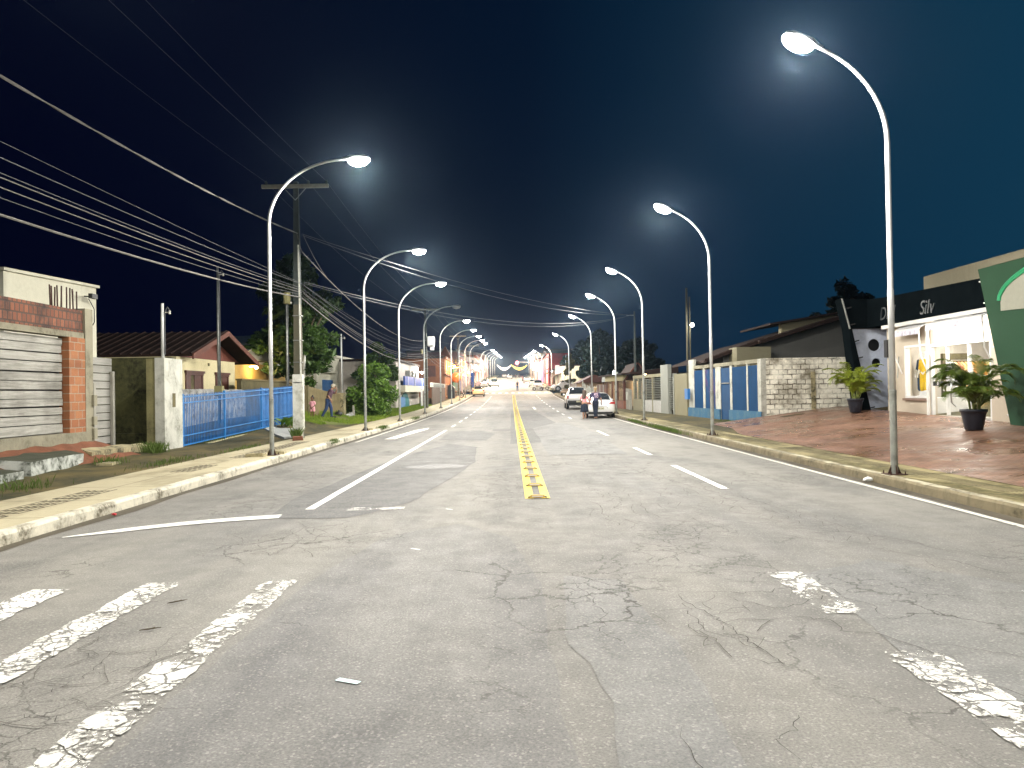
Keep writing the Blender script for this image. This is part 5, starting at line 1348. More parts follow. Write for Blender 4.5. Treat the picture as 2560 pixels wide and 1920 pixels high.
def make_car(kind, name, lab, cat, loc, rz, body, group, plate_txt=None, lights=False, detail=True):
    S = CARS[kind]; T = thing(name, lab, cat, loc, rz, group)
    W = S['W']; lo = S['lower']; y0, y1 = lo[0][0], lo[-1][0]
    NS, NR = (40, 28) if detail else (20, 18)
    def low(y, a):
        hw, zb, zt = interp(lo, y); c, s = math.cos(a), math.sin(a)
        zc = (zb + zt) / 2; h = (zt - zb) / 2
        z = zc + h * sgnpow(s, .38)
        t = (z - zb) / max(zt - zb, .01)
        return Vector((hw * sgnpow(c, .3) * (1 - .05 * max(0, t - .55) - .05 * max(0, .3 - t)), y, z))
    ys = [y0 + (y1 - y0) * (.5 - .5 * math.cos(math.pi * i / NS)) for i in range(NS + 1)]
    mb = MB(); rings = [[mb.v(low(y, 2 * math.pi * (k + .5) / NR)) for k in range(NR)] for y in ys]
    for A, B in zip(rings, rings[1:]):
        for k in range(NR): mb.bm.faces.new((A[k], A[(k + 1) % NR], B[(k + 1) % NR], B[k]))
    mb.bm.faces.new(rings[0][::-1]); mb.bm.faces.new(rings[-1])
    cab = S['cab']; bz = S['belt']; zm = max(q[1] for q in cab)
    def cb(y, t, off=0):
        top = interp(cab, y)[0]; a = t * math.pi / 2
        h = max(top - bz + .06, .01)
        z = bz - .06 + h * abs(math.cos(a)) ** .42
        x = S['cw'] * sgnpow(math.sin(a), .42) * (1 - .2 * (z - bz) / (zm - bz))
        return Vector((x, y, z))
    def cbo(y, t, off):
        p = cb(y, t); d = 1e-3
        n = (cb(y + d, t) - cb(y - d, t)).cross(cb(y, t + d) - cb(y, t - d))
        if n.length < 1e-12: return p
        n.normalize()
        if n.dot(p - Vector((0, (cab[0][0] + cab[-1][0]) / 2, bz))) < 0: n = -n
        return p + n * off
    ca, cz = cab[0][0], cab[-1][0]
    mb.grid(lambda u, v: cb(ca + (cz - ca) * u, -1 + 2 * v), NS, NR)
    auto(mb.build('body', body, T), 50)
    def win(nm, ya, yb, ta, tb, par=T, nu=8, nv=8):
        mb = MB(); mb.grid(lambda u, v: cbo(ya + (yb - ya) * u, ta + (tb - ta) * v, .006), nu, nv); return auto(mb.build(nm, MAT['glass'], par), 60)
    r0, r1 = cab[0][0], cab[2][0]
    win('rear_window', r0 + .1 * (r1 - r0), r0 + .86 * (r1 - r0), -.46, .46)
    f0, f1 = cab[-3][0], cab[-1][0]
    win('windscreen', f0 + .1 * (f1 - f0), f0 + .93 * (f1 - f0), -.46, .46)
    ym = (cab[1][0] + cab[-2][0]) / 2
    for s in (-1, 1):
        win('side_window', cab[1][0] + .06, ym - .03, s * .55, s * .86); win('side_window', ym + .03, cab[-2][0] + .18, s * .55, s * .86)
    for yw in S['wheels']:
        for s in (-1, 1):
            r = S['wr']; x = s * (interp(lo, yw)[0] - .1)
            mb = MB(); mb.torus((x, yw, r), r * .74, r * .26, 'x', 20, 8); mb.lathe([(r * .7, -.08), (r * .7, .08)], (x, yw, r), 18, 'x'); ty = mb.build('wheel', MAT['rubber'], T, smooth=True)
            mb = MB(); mb.lathe([(r * .12, .0), (r * .2, .02), (r * .58, .01), (r * .64, -.02), (r * .64, -.06)] if s > 0 else [(r * .64, .06), (r * .64, .02), (r * .58, -.01), (r * .2, -.02), (r * .12, .0)], (x + s * .105, yw, r), 14, 'x'); mb.build('rim', MAT['rim'], ty)
            mb = MB(); mb.lathe([(r * 1.18, -.012), (r * 1.18, .012)], (s * (interp(lo, yw)[0] - .002), yw, r * 1.02), 22, 'x'); mb.build('wheel_arch', MAT['black'], T)
    zt = interp(lo, y0 + .06)[2]; hw = interp(lo, y0 + .06)[0]
    red = plain('tail_red', (.35, .012, .012), .25); 
    for s in (-1, 1):
        mb = MB()
        if kind == 'pickup': mb.box(s * (hw - .13), s * (hw + .005), y0 - .006, y0 + .12, .82, 1.1, .02)
        elif kind in ('sedan',): mb.prism([(s * (hw - .34), .82), (s * (hw + .01), .8), (s * (hw + .01), .93), (s * (hw - .2), .93)], 'y', y0 - .004, y0 + .2)
        else: mb.box(s * (hw - .2), s * (hw + .01), y0 - .004, y0 + .14, .74, .95, .02)
        mb.build('taillight', red, T)
        mb = MB(); hf = interp(lo, y1 - .08)[0]; zf = interp(lo, y1 - .08)[2]
        mb.box(s * (hf - .34), s * hf, y1 - .22, y1 - .02, zf - .16, zf - .03, .02); mb.build('headlight', MAT['warm_bulb'] if lights else MAT['chrome'], T)
    mb = MB()
    if kind == 'pickup':
        mb.box(-.86, .86, y0 - .1, y0 + .1, .5, .72, .03); mb.build('bumper', MAT['black'], T)
        mb = MB(); mb.box(-.76, .76, -2.5, -.8, 1.155, 1.17); mb.build('bed_cover', MAT['black'], T)
        mb = MB(); mb.box(-.8, .8, -2.5, 2.0, .3, .5); mb.build('chassis', MAT['black'], T)
    else:
        mb.box(-hw * .85, hw * .85, y0 - .004, y0 + .06, .27, .37, .01); mb.build('bumper', MAT['black'], T)
        mb = MB(); mb.tube([(-.42, y0 - .006, .57), (-.34, y0 - .012, .66), (.34, y0 - .012, .66), (.42, y0 - .006, .57)], .012, 5); mb.build('boot_crease', MAT['black'], T)
    zp_ = .62 if kind == 'pickup' else .56
    yp = y0 - .11 if kind == 'pickup' else y0 - .012
    mb = MB(); mb.box(-.2, .2, yp, yp + .012, zp_ - .065, zp_ + .065); pl = mb.build('number_plate', plain('plate_face', (.55, .52, .36), .5), T)
    if plate_txt: text('plate_letters', plate_txt, .1, MAT['black'], pl, frame((0, yp - .001, zp_), (1, 0, 0), (0, 0, 1)), .001, False)
    mb = MB(); ze = .86 if kind != 'pickup' else .98
    mb.torus((0, y0 - .006, ze), .055, .009, 'y', 18, 5); mb.tube([(-.035, y0 - .008, ze + .035), (-.014, y0 - .008, ze - .035), (0, y0 - .008, ze + .005), (.014, y0 - .008, ze - .035), (.035, y0 - .008, ze + .035)], .007, 4); mb.build('badge', MAT['chrome'], T)
    for s in (-1, 1):
        mb = MB(); ymr = cab[-2][0] + .2; mb.ball((s * (W + .07), ymr, bz + .07), .09, .9, .5, .7); mb.tube([(s * (W - .06), ymr, bz + .04), (s * (W + .05), ymr, bz + .06)], .02, 5); mb.build('mirror', body, T)
        mb = MB(); mb.box(s * (W - .01), s * (W + .012), -.55, -.38, bz - .13, bz - .1); mb.build('door_handle', body, T)
    return T
P_white = paint('paint_white', (.8, .8, .78)); P_silver = paint('paint_silver', (.4, .4, .4)); P_gold = paint('paint_cream', (.6, .5, .3)); P_beige = paint('paint_beige', (.38, .3, .22)); P_dark = paint('paint_dark', (.05, .05, .055))
G = 'vehicles along the street'
make_car('sedan', 'parked_car', 'white sedan parked at the right kerb beside the couple', 'car', (5.12, 46.2, zr(45)), R(-2), P_white, G, 'PNF 1267')
make_car('pickup', 'parked_pickup', 'white pickup truck parked ahead of the white sedan', 'pickup truck', (5.25, 62.8, zr(62)), R(-1), P_white, G)
make_car('hatch', 'moving_car', 'cream hatchback at the left kerb under orange light', 'car', (-4.62, 107, zr(106)), R(0), P_gold, G)
T_ = make_car('pickup', 'parked_pickup', 'white pickup parked crosswise at the right street corner', 'pickup truck', (8.6, 118, zright(8.6, 118)), R(90), P_white, G)
make_car('hatch', 'parked_car', 'beige car parked on the verge before the right street corner', 'car', (7.75, 101, zright(7.75, 101)), R(150), P_beige, G)
make_car('suv', 'parked_car', 'white off-roader parked behind the dark motorcycle', 'car', (4.5, 134.5, zr(134)), R(0), P_white, G)
make_car('hatch', 'parked_car', 'second white car in the right kerb line beyond the corner', 'car', (4.15, 155, zr(155)), R(0), P_white, G, detail=False)
make_car('suv', 'parked_car', 'silver car with dark rear glass farther along the right kerb', 'car', (3.75, 188, zr(188)), R(0), P_silver, G, detail=False)
make_car('hatch', 'parked_car', 'farthest dark car in the right kerb line', 'car', (3.6, 214, zr(214)), R(0), P_dark, G, detail=False)
make_car('suv', 'oncoming_car', 'oncoming car with glaring headlights in the left lane', 'car', (-3.6, 157, zr(157)), R(180), P_silver, G, None, True, False)
oc = bpy.data.objects['oncoming_car']; MAT['beam'] = emit('headlight_glow', (1, .86, .55), 120)
for s in (-.62, .62):
    mb = MB(); mb.lathe([(.01, .0), (.14, .0), (.17, -.1)], (s, 2.26, .78), 14, 'y'); mb.build('headlight', MAT['beam'], oc)
for s in (-.62, .62): add_light('headlight_beam', (-3.6 + s, 154.4, zr(157) + .85), 3000, (1, .8, .45), 'SPOT', .12, 110, .6).rotation_euler = (R(-84), 0, 0)
make_car('hatch', 'parked_car', 'pale car parked at the far left shopfronts', 'car', (-6.0, 150, zr(150) + .1), R(20), P_white, G, detail=False)
make_car('sedan', 'parked_car', 'grey car parked nose-in before the far left canopy building', 'car', (-6.2, 163, zr(163) + .1), R(30), P_silver, G, detail=False)
for i, (x, y) in enumerate(((-.8, 262), (1.9, 275), (-2.8, 282))):
    make_car('hatch', 'distant_car', f'distant {["pale","dark","silver"][i]} car stopped near the traffic light', 'car', (x, y, zr(y)), R(0 if i else 180), (P_white, P_dark, P_silver)[i], G, None, i > 0, False)
def motorbike(lab, loc, rz, c):
    T = thing('motorcycle', lab, 'motorcycle', loc, rz, 'parked motorcycles')
    for y in (-.62, .64):
        mb = MB(); mb.torus((0, y, .3), .255, .05, 'x', 22, 7); w_ = mb.build('wheel', MAT['rubber'], T, smooth=True)
        mb = MB(); mb.torus((0, y, .3), .2, .015, 'x', 20, 5)
        for k in range(6): mb.tube([(0, y, .3), (0, y + .2 * math.cos(k * 1.047), .3 + .2 * math.sin(k * 1.047))], .008, 4)
        mb.build('rim', MAT['rim'], w_)
    pc = paint('bike_paint', c)
    mb = MB(); mb.ball((0, .16, .78), .2, .7, 1.25, .68); mb.build('tank', pc, T, smooth=True)
    mb = MB(); mb.ball((0, -.3, .76), .2, .68, 1.9, .36); mb.build('seat', MAT['black'], T, smooth=True)
    mb = MB(); mb.box(-.14, .14, -.12, .26, .3, .6, .05); mb.build('engine', MAT['galv'], T)
    mb = MB(); mb.tube([(0, -.62, .3), (0, -.1, .45), (0, .2, .68), (0, .46, .82)], .03, 6); mb.build('frame', MAT['black'], T)
    for s in (-1, 1):
        mb = MB(); mb.tube([(s * .08, .64, .3), (s * .08, .44, .9)], .025, 6); mb.build('fork', MAT['chrome'], T)
    mb = MB(); mb.tube([(-.34, .34, 1.0), (-.1, .42, .96), (.1, .42, .96), (.34, .34, 1.0)], .018, 6); mb.build('handlebar', MAT['black'], T)
    mb = MB(); mb.ball((0, .54, .86), .09); mb.build('headlight', MAT['chrome'], T, smooth=True)
    mb = MB(); mb.box(-.06, .06, -.72, -.64, .66, .74); mb.build('taillight', plain('bike_tail', (.4, .02, .02), .3), T)
    mb = MB(); mb.grid(lambda u, v: (-.07 + .14 * u, -.62 - .0 + .31 * math.cos(1.2 + 1.5 * v), .3 + .33 * math.sin(1.2 + 1.5 * v)), 2, 8); o = mb.build('mudguard', pc, T); o.modifiers.new('s', 'SOLIDIFY').thickness = .01
    mb = MB(); mb.tube([(.12, .05, .3), (.15, -.4, .3), (.15, -.75, .36)], .035, 7); mb.build('exhaust', MAT['chrome'], T)
    return T
motorbike('dark motorcycle parked crosswise behind the white off-roader', (4.35, 129.6, zr(129.6)), R(80), (.1, .015, .02))
motorbike('red motorcycle parked on the right corner nearest the crosswise pickup', (6.4, 127.2, zright(6.4, 127.2)), R(70), (.3, .02, .02))
motorbike('second dark red motorcycle on the right corner by the shop', (7.35, 128.4, zright(7.35, 128.4)), R(60), (.22, .02, .03))
T = motorbike('motorcycle parked by the left lamps under orange light', (-7.0, 97.6, zp(97.6)), R(75), (.2, .1, .05))

# ------------------------------------------------------------------ people
def capsule(mb, a, b, ra, rb, n=12, sx=1.0, ax=None):
    """closed tapered capsule; sx flattens across axis ax"""
    a, b = Vector(a), Vector(b); d = (b - a); L = d.length
    d = d / L if L > 1e-9 else Vector((0, 0, 1))
    u = ax.copy() if ax else (Vector((0, 1, 0)) if abs(d.y) < .9 else Vector((1, 0, 0)))
    u = (u - d * u.dot(d)).normalized(); w = d.cross(u)
    prof = [(math.sin(t) * ra, -math.cos(t) * ra) for t in (.35, .8, 1.2, 1.57)] + [(math.sin(t) * rb, L - math.cos(t) * rb) for t in (1.57, 1.95, 2.35, 2.8)]
    rings = [[mb.v(a + d * h + (u * math.cos(q) * sx + w * math.sin(q)) * r) for q in [2 * math.pi * k / n for k in range(n)]] for r, h in prof]
    for A, B in zip(rings, rings[1:]):
        for k in range(n): mb.bm.faces.new((A[k], A[(k + 1) % n], B[(k + 1) % n], B[k]))
    mb.bm.faces.new(rings[0][::-1]); mb.bm.faces.new(rings[-1])
def fuse(mb, name, m, parent, vox, it=4, fac=.5):
    """merge the overlapping closed pieces into one continuous skin"""
    bmesh.ops.recalc_face_normals(mb.bm, faces=mb.bm.faces[:])
    me = bpy.data.meshes.new('tmp'); mb.bm.to_mesh(me); mb.bm.free()
    to = bpy.data.objects.new('tmp', me); COL.objects.link(to)
    r = to.modifiers.new('r', 'REMESH'); r.mode = 'VOXEL'; r.voxel_size = vox
    s = to.modifiers.new('s', 'SMOOTH'); s.factor = fac; s.iterations = it
    dg = bpy.context.evaluated_depsgraph_get()
    out = bpy.data.meshes.new_from_object(to.evaluated_get(dg)); bpy.data.objects.remove(to); bpy.data.meshes.remove(me)
    out.name = name; out.materials.clear()
    for p in out.polygons: p.use_smooth = True
    return link(name, out, m, parent)
def hand(mb, wr, dirv, palm_n, k=1.0, curl=.5, side=1):
    """palm, four bent fingers and a thumb at wrist wr, pointing along dirv; palm_n = direction the palm faces"""
    d = Vector(dirv).normalized(); n = Vector(palm_n); n = (n - d * n.dot(d)).normalized(); s = d.cross(n) * side
    wr = Vector(wr)
    capsule(mb, wr, wr + d * .075 * k, .024 * k, .03 * k, 10, .5, n)
    capsule(mb, wr + d * .03 * k + s * .018 * k, wr + d * .08 * k + s * .022 * k, .014 * k, .015 * k, 8); capsule(mb, wr + d * .03 * k - s * .018 * k, wr + d * .08 * k - s * .022 * k, .014 * k, .015 * k, 8)
    for i, (o, L) in enumerate(((.031, .072), (.0105, .082), (-.0105, .076), (-.031, .06))):
        p = wr + d * .083 * k + s * o * k
        dd = d
        for j in range(3):
            an = curl * (.35 + .35 * j); dd = (d * math.cos(an * (j + 1) * .8) + n * math.sin(an * (j + 1) * .8)).normalized()
            q = p + dd * L * k * (.44, .32, .24)[j]
            capsule(mb, p, q, .0092 * k, .0085 * k, 8); p = q
    p = wr + d * .025 * k + s * .03 * k; q = p + (d * .6 + s * .7 + n * .3).normalized() * .042 * k; r = q + (d * .9 + s * .2 + n * .35).normalized() * .032 * k
    capsule(mb, p, q, .0125 * k, .0105 * k, 8); capsule(mb, q, r, .0105 * k, .009 * k, 8)
def head(mb, c, k=1.0, face=(0, 1, 0), tilt=0):
    """skull, jaw, nose, ears around head centre c"""
    f = Vector(face).normalized(); s = f.cross(Vector((0, 0, 1))).normalized(); u = s.cross(f); c = Vector(c)
    def pt(a, b, h): return c + s * a * k + f * b * k + u * h * k
    for (a, b, h, r, e) in ((0, -.012, .03, .083, (0, 0)), (0, .02, .02, .078, (0, 0)), (0, .035, -.04, .06, (0, 0)), (0, .05, -.075, .038, (0, 0))):
        capsule(mb, pt(-.004, b, h), pt(.004, b, h), r * k, r * k, 14, 1.0)
    capsule(mb, pt(0, .095, .012), pt(0, .112, -.018), .009 * k, .014 * k, 8)
    capsule(mb, pt(0, .088, -.05), pt(0, .09, -.062), .016 * k, .016 * k, 8)
    for q in (-1, 1): capsule(mb, pt(q * .083, -.005, .018), pt(q * .083, -.01, -.022), .016 * k, .011 * k, 8)
    return pt
def eyes(pt, k, par):
    for q in (-1, 1):
        mb = MB(); mb.ball(pt(q * .031, .088, .016), .0115 * k, 1, 1, .8); mb.build('eye', MAT['hair_d'], par, smooth=True)
    mb = MB(); mb.tube([pt(-.022, .1, -.054), pt(0, .108, -.056), pt(.022, .1, -.054)], .004 * k, 6); mb.build('mouth', plain('lips', (.3, .1, .08), .5), par)
VX = .0075
# woman, walking away (local +y is away from the camera)
T = thing('person', 'woman with long brown hair, pink top and dark skirt walking hand in hand', 'person', (4.07, 43.4, zr(43.4)), R(2))
mb = MB()
J = dict(hipL=(-.085, 0, .84), hipR=(.085, 0, .84), knL=(-.08, .02, .46), knR=(.07, .12, .45), anL=(-.075, -.03, .08), anR=(.06, .02, .11))
for s in 'LR':
    capsule(mb, J['hip' + s], J['kn' + s], .085, .055); capsule(mb, J['kn' + s], J['an' + s], .055, .034)
    a = Vector(J['an' + s]); capsule(mb, a + Vector((0, -.01, -.035)), a + Vector((0, .15, -.052)), .032, .026, 10)
    for i in range(5): capsule(mb, a + Vector((-.03 + i * .015, .15, -.055)), a + Vector((-.03 + i * .015, .178 - .005 * i, -.06)), .009, .008, 6)
capsule(mb, (-.06, 0, .9), (.06, 0, .9), .115, .115); capsule(mb, (0, 0, .95), (0, .01, 1.22), .11, .115, 14, .8, Vector((0, 1, 0)))
capsule(mb, (-.12, .01, 1.3), (.12, .01, 1.3), .058, .058); capsule(mb, (0, .01, 1.3), (0, .02, 1.42), .052, .048)
capsule(mb, (.155, .01, 1.3), (.23, -.02, 1.07), .045, .036); capsule(mb, (.23, -.02, 1.07), (.33, .01, .89), .036, .025)
hand(mb, (.33, .01, .89), (.45, .1, -.85), (.8, 0, .5), .92, .9, 1)
capsule(mb, (-.155, .01, 1.3), (-.235, -.03, 1.07), .045, .036); capsule(mb, (-.235, -.03, 1.07), (-.17, .16, .99), .036, .025)
hand(mb, (-.17, .16, .99), (.5, .8, .1), (.6, -.3, 0), .92, .7, -1)
pt = head(mb, (0, .02, 1.51), .98)
b = fuse(mb, 'body', MAT['skin'], T, VX); eyes(pt, .98, b)
mb = MB(); capsule(mb, (0, 0, .93), (0, .01, 1.22), .125, .13, 16, .82, Vector((0, 1, 0))); capsule(mb, (-.12, .01, 1.29), (.12, .01, 1.29), .072, .072)
capsule(mb, (.14, .01, 1.3), (.2, -.01, 1.17), .06, .055); capsule(mb, (-.14, .01, 1.3), (-.2, -.015, 1.17), .06, .055); fuse(mb, 'blouse', MAT['pink'], T, VX * 1.2)
mb = MB(); n = 40; rings = []
for (r, z, w) in ((.125, .97, 0), (.15, .9, .0), (.185, .8, .01), (.2, .65, .018), (.215, .5, .028), (.22, .4, .034), (.205, .4, .034), (.17, .6, 0)):
    rings.append([mb.v(((r + w * math.sin(k * 2 * math.pi * 9 / n + .6)) * math.cos(2 * math.pi * k / n), .02 + .86 * (r + w * math.sin(k * 2 * math.pi * 9 / n)) * math.sin(2 * math.pi * k / n) + .04 * (.97 - z), z)) for k in range(n)])
for A, B in zip(rings, rings[1:]):
    for k in range(n): mb.bm.faces.new((A[k], A[(k + 1) % n], B[(k + 1) % n], B[k]))
mb.build('skirt', MAT['navy'], T, smooth=True)
mb = MB(); capsule(mb, (-.012, -.005, 1.56), (.012, -.005, 1.56), .104, .104, 14); capsule(mb, (-.01, -.05, 1.5), (-.045, -.09, 1.2), .105, .07, 14, .6, Vector((0, 1, 0)))
for i in range(7): capsule(mb, (-.1 + i * .03, -.07, 1.42), (-.14 + i * .03, -.105, 1.16 + .02 * (i % 3)), .03, .016, 8)
capsule(mb, (-.085, .0, 1.52), (-.1, -.02, 1.38), .03, .03, 8); capsule(mb, (.08, -.01, 1.52), (.07, -.04, 1.38), .03, .03, 8); fuse(mb, 'hair', MAT['hair_b'], T, VX)
# man in the number 10 shirt
T = thing('person', 'man in dark number 10 shirt and jeans walking beside the woman', 'person', (4.75, 43.9, zr(43.9)), R(3))
mb = MB()
J = dict(hipL=(-.09, 0, .92), hipR=(.09, 0, .92), knL=(-.06, .1, .5), knR=(.06, .03, .5), anL=(-.05, .03, .1), anR=(.03, -.12, .11))
for s in 'LR':
    capsule(mb, J['hip' + s], J['kn' + s], .09, .06); capsule(mb, J['kn' + s], J['an' + s], .06, .038)
    a = Vector(J['an' + s]); capsule(mb, a + Vector((0, -.02, -.05)), a + Vector((0, .17, -.07)), .036, .03, 10)
    for i in range(5): capsule(mb, a + Vector((-.032 + i * .016, .17, -.072)), a + Vector((-.032 + i * .016, .198 - .005 * i, -.076)), .0095, .0085, 6)
capsule(mb, (-.06, 0, .98), (.06, 0, .98), .12, .12); capsule(mb, (0, 0, 1.0), (0, .01, 1.34), .13, .15, 14, .78, Vector((0, 1, 0)))
capsule(mb, (-.16, .01, 1.44), (.16, .01, 1.44), .066, .066); capsule(mb, (0, .01, 1.44), (0, .03, 1.56), .062, .058)
capsule(mb, (-.2, .01, 1.42), (-.27, -.04, 1.14), .055, .044); capsule(mb, (-.27, -.04, 1.14), (-.36, .01, .95), .044, .03)
hand(mb, (-.36, .01, .95), (-.3, .1, -.95), (-.8, 0, .3), 1.05, .9, -1)
capsule(mb, (.2, .01, 1.42), (.29, -.04, 1.14), .055, .044); capsule(mb, (.29, -.04, 1.14), (.35, -.02, .92), .044, .03)
hand(mb, (.35, -.02, .92), (.12, .1, -.98), (-.8, 0, .2), 1.05, 1.0, 1)
pt = head(mb, (0, .03, 1.65), 1.03, (-.35, 1, -.05))
b = fuse(mb, 'body', MAT['skin'], T, VX); eyes(pt, 1.03, b)
mb = MB(); capsule(mb, (0, 0, .95), (0, .01, 1.32), .15, .168, 18, .78, Vector((0, 1, 0))); capsule(mb, (-.16, .01, 1.42), (.16, .01, 1.42), .082, .082)
for s in (-1, 1): capsule(mb, (s * .19, .01, 1.42), (s * .255, -.02, 1.22), .075, .068)
sh = fuse(mb, 'shirt', MAT['jersey'], T, VX * 1.2)
M_num = plain('shirt_print', (.75, .55, .68), .6)
text('shirt_number', '10', .25, M_num, sh, frame((.02, -.148, 1.25), (1, 0, .05), (0, -.12, 1)), .012, False)
mb = MB(); mb.hexa([(-.1, -.155, 1.375), (.12, -.155, 1.38), (.12, -.135, 1.38), (-.1, -.135, 1.375), (-.1, -.145, 1.425), (.12, -.145, 1.43), (.12, -.125, 1.43), (-.1, -.125, 1.425)]); mb.build('shirt_print', M_num, sh)
mb = MB()
for s in 'LR':
    capsule(mb, J['hip' + s], J['kn' + s], .104, .074); capsule(mb, J['kn' + s], Vector(J['an' + s]) + Vector((0, 0, .03)), .074, .052)
capsule(mb, (-.06, 0, .97), (.06, 0, .97), .128, .128); fuse(mb, 'jeans', MAT['navy'], T, VX * 1.2)
mb = MB(); capsule(mb, (0, .01, 1.7), (.004, .0, 1.7), .098, .098, 14); capsule(mb, (0, -.02, 1.66), (0, -.03, 1.6), .085, .07, 12); fuse(mb, 'hair', MAT['hair_l'], T, VX)
mb = MB(); mb.box(.335, .38, -.01, .0, .76, .9, .004); po = mb.build('mobile_phone', MAT['black'])
po.location = T.location; po.rotation_euler = T.rotation_euler; tag(po, 'dark phone held in the right hand of the man in the number 10 shirt', 'phone')
# man on the verge, seen side-on, one hand at his face (local +y = the way he faces)
zg = zleft(-9.0, 37.6)
T = thing('person', 'man in purple plaid shirt and cap standing on the grassy verge', 'person', (-9.0, 37.6, zg), R(-78))
mb = MB()
J = dict(hipL=(-.09, 0, .84), hipR=(.09, -.02, .84), knL=(-.09, .14, .47), knR=(.08, -.08, .46), anL=(-.08, .16, .09), anR=(.08, -.28, .1))
for s in 'LR':
    capsule(mb, J['hip' + s], J['kn' + s], .09, .06); capsule(mb, J['kn' + s], J['an' + s], .06, .038)
    a = Vector(J['an' + s]); capsule(mb, a + Vector((0, -.02, -.04)), a + Vector((0, .17, -.055)), .042, .036, 10)
capsule(mb, (-.06, 0, .9), (.06, 0, .9), .12, .12); capsule(mb, (0, 0, .95), (0, .12, 1.24), .13, .145, 14, .8, Vector((0, 1, 0)))
capsule(mb, (-.15, .14, 1.34), (.15, .14, 1.34), .064, .064); capsule(mb, (0, .15, 1.34), (0, .21, 1.43), .06, .055)
capsule(mb, (.19, .13, 1.32), (.24, .02, 1.07), .054, .043); capsule(mb, (.24, .02, 1.07), (.2, .14, .85), .043, .03)
hand(mb, (.2, .14, .85), (-.05, .35, -.9), (-.8, .2, 0), 1.0, .6, 1)
capsule(mb, (-.19, .14, 1.32), (-.26, .36, 1.18), .054, .043); capsule(mb, (-.26, .36, 1.18), (-.1, .42, 1.36), .043, .03)
hand(mb, (-.1, .42, 1.36), (.5, -.1, .8), (0, -.9, 0), 1.0, .9, -1)
pt = head(mb, (0, .25, 1.5), 1.0, (0, 1, -.35))
b = fuse(mb, 'body', MAT['skin'], T, VX); eyes(pt, 1.0, b)
mb = MB(); capsule(mb, (0, 0, .86), (0, .12, 1.24), .155, .165, 18, .82, Vector((0, 1, 0))); capsule(mb, (-.15, .14, 1.32), (.15, .14, 1.32), .08, .08)
capsule(mb, (.18, .13, 1.32), (.225, .05, 1.13), .074, .066); capsule(mb, (-.18, .14, 1.32), (-.235, .28, 1.22), .074, .066); fuse(mb, 'shirt', MAT['plaid'], T, VX * 1.2)
mb = MB()
for s in 'LR': capsule(mb, J['hip' + s], J['kn' + s], .104, .076); capsule(mb, J['kn' + s], Vector(J['an' + s]) + Vector((0, 0, .0)), .076, .056)
capsule(mb, (-.06, 0, .88), (.06, 0, .88), .128, .128); fuse(mb, 'jeans', MAT['denim'], T, VX * 1.2)
for s in 'LR':
    mb = MB(); a = Vector(J['an' + s]); capsule(mb, a + Vector((0, -.03, -.045)), a + Vector((0, .19, -.055)), .05, .043, 12); mb.build('shoe', MAT['black'], T, smooth=True)
mb = MB(); capsule(mb, (-.01, .24, 1.55), (.01, .24, 1.55), .105, .105, 14); capsule(mb, (-.04, .33, 1.565), (.04, .34, 1.56), .045, .045, 10); capsule(mb, (0, .36, 1.55), (0, .41, 1.53), .05, .045, 10, .3, Vector((0, 0, 1))); fuse(mb, 'cap', plain('cap_cloth', (.42, .38, .3), .9), T, VX)
# little girl in pink
zg = zleft(-9.35, 36.0)
T = thing('person', 'little girl in a pink romper with a hair bun standing on the verge', 'person', (-9.35, 36.0, zg), R(168))
mb = MB(); q = .62
J = dict(hipL=(-.055, 0, .5), hipR=(.055, 0, .5), knL=(-.06, .01, .27), knR=(.065, .01, .27), anL=(-.06, 0, .055), anR=(.075, 0, .055))
for s in 'LR':
    capsule(mb, J['hip' + s], J['kn' + s], .055, .037); capsule(mb, J['kn' + s], J['an' + s], .036, .024)
    a = Vector(J['an' + s]); capsule(mb, a + Vector((0, -.005, -.025)), a + Vector((0, .1, -.036)), .023, .019, 8)
capsule(mb, (-.03, 0, .52), (.03, 0, .52), .075, .075); capsule(mb, (0, 0, .52), (0, 0, .72), .075, .078, 12, .85, Vector((0, 1, 0))); capsule(mb, (-.075, 0, .775), (.075, 0, .775), .035, .035); capsule(mb, (0, 0, .77), (0, .005, .85), .034, .032)
for s in (-1, 1):
    capsule(mb, (s * .1, 0, .77), (s * .135, .0, .63), .03, .025); capsule(mb, (s * .135, 0, .63), (s * .05, .09, .53), .025, .018)
    hand(mb, (s * .05, .09, .53), (-s * .5, .3, -.6), (0, -1, .2), .6, .7, s)
pt = head(mb, (0, .01, .93), .86)
b = fuse(mb, 'body', MAT['skin_d'], T, .006); eyes(pt, .86, b)
mb = MB(); capsule(mb, (0, 0, .5), (0, 0, .73), .094, .09, 14, .9, Vector((0, 1, 0))); capsule(mb, (-.08, 0, .765), (.08, 0, .765), .048, .048)
for s in (-1, 1): capsule(mb, (s * .055, 0, .5), (s * .065, 0, .37), .07, .066); capsule(mb, (s * .1, 0, .765), (s * .125, 0, .68), .045, .042)
fuse(mb, 'romper', MAT['rose'], T, .008)
mb = MB(); capsule(mb, (-.008, -.012, .965), (.008, -.012, .965), .084, .084, 14); mb.ball((0, -.03, 1.07), .036); capsule(mb, (0, -.02, 1.0), (0, -.03, 1.06), .05, .03); fuse(mb, 'hair', MAT['hair_d'], T, .006)
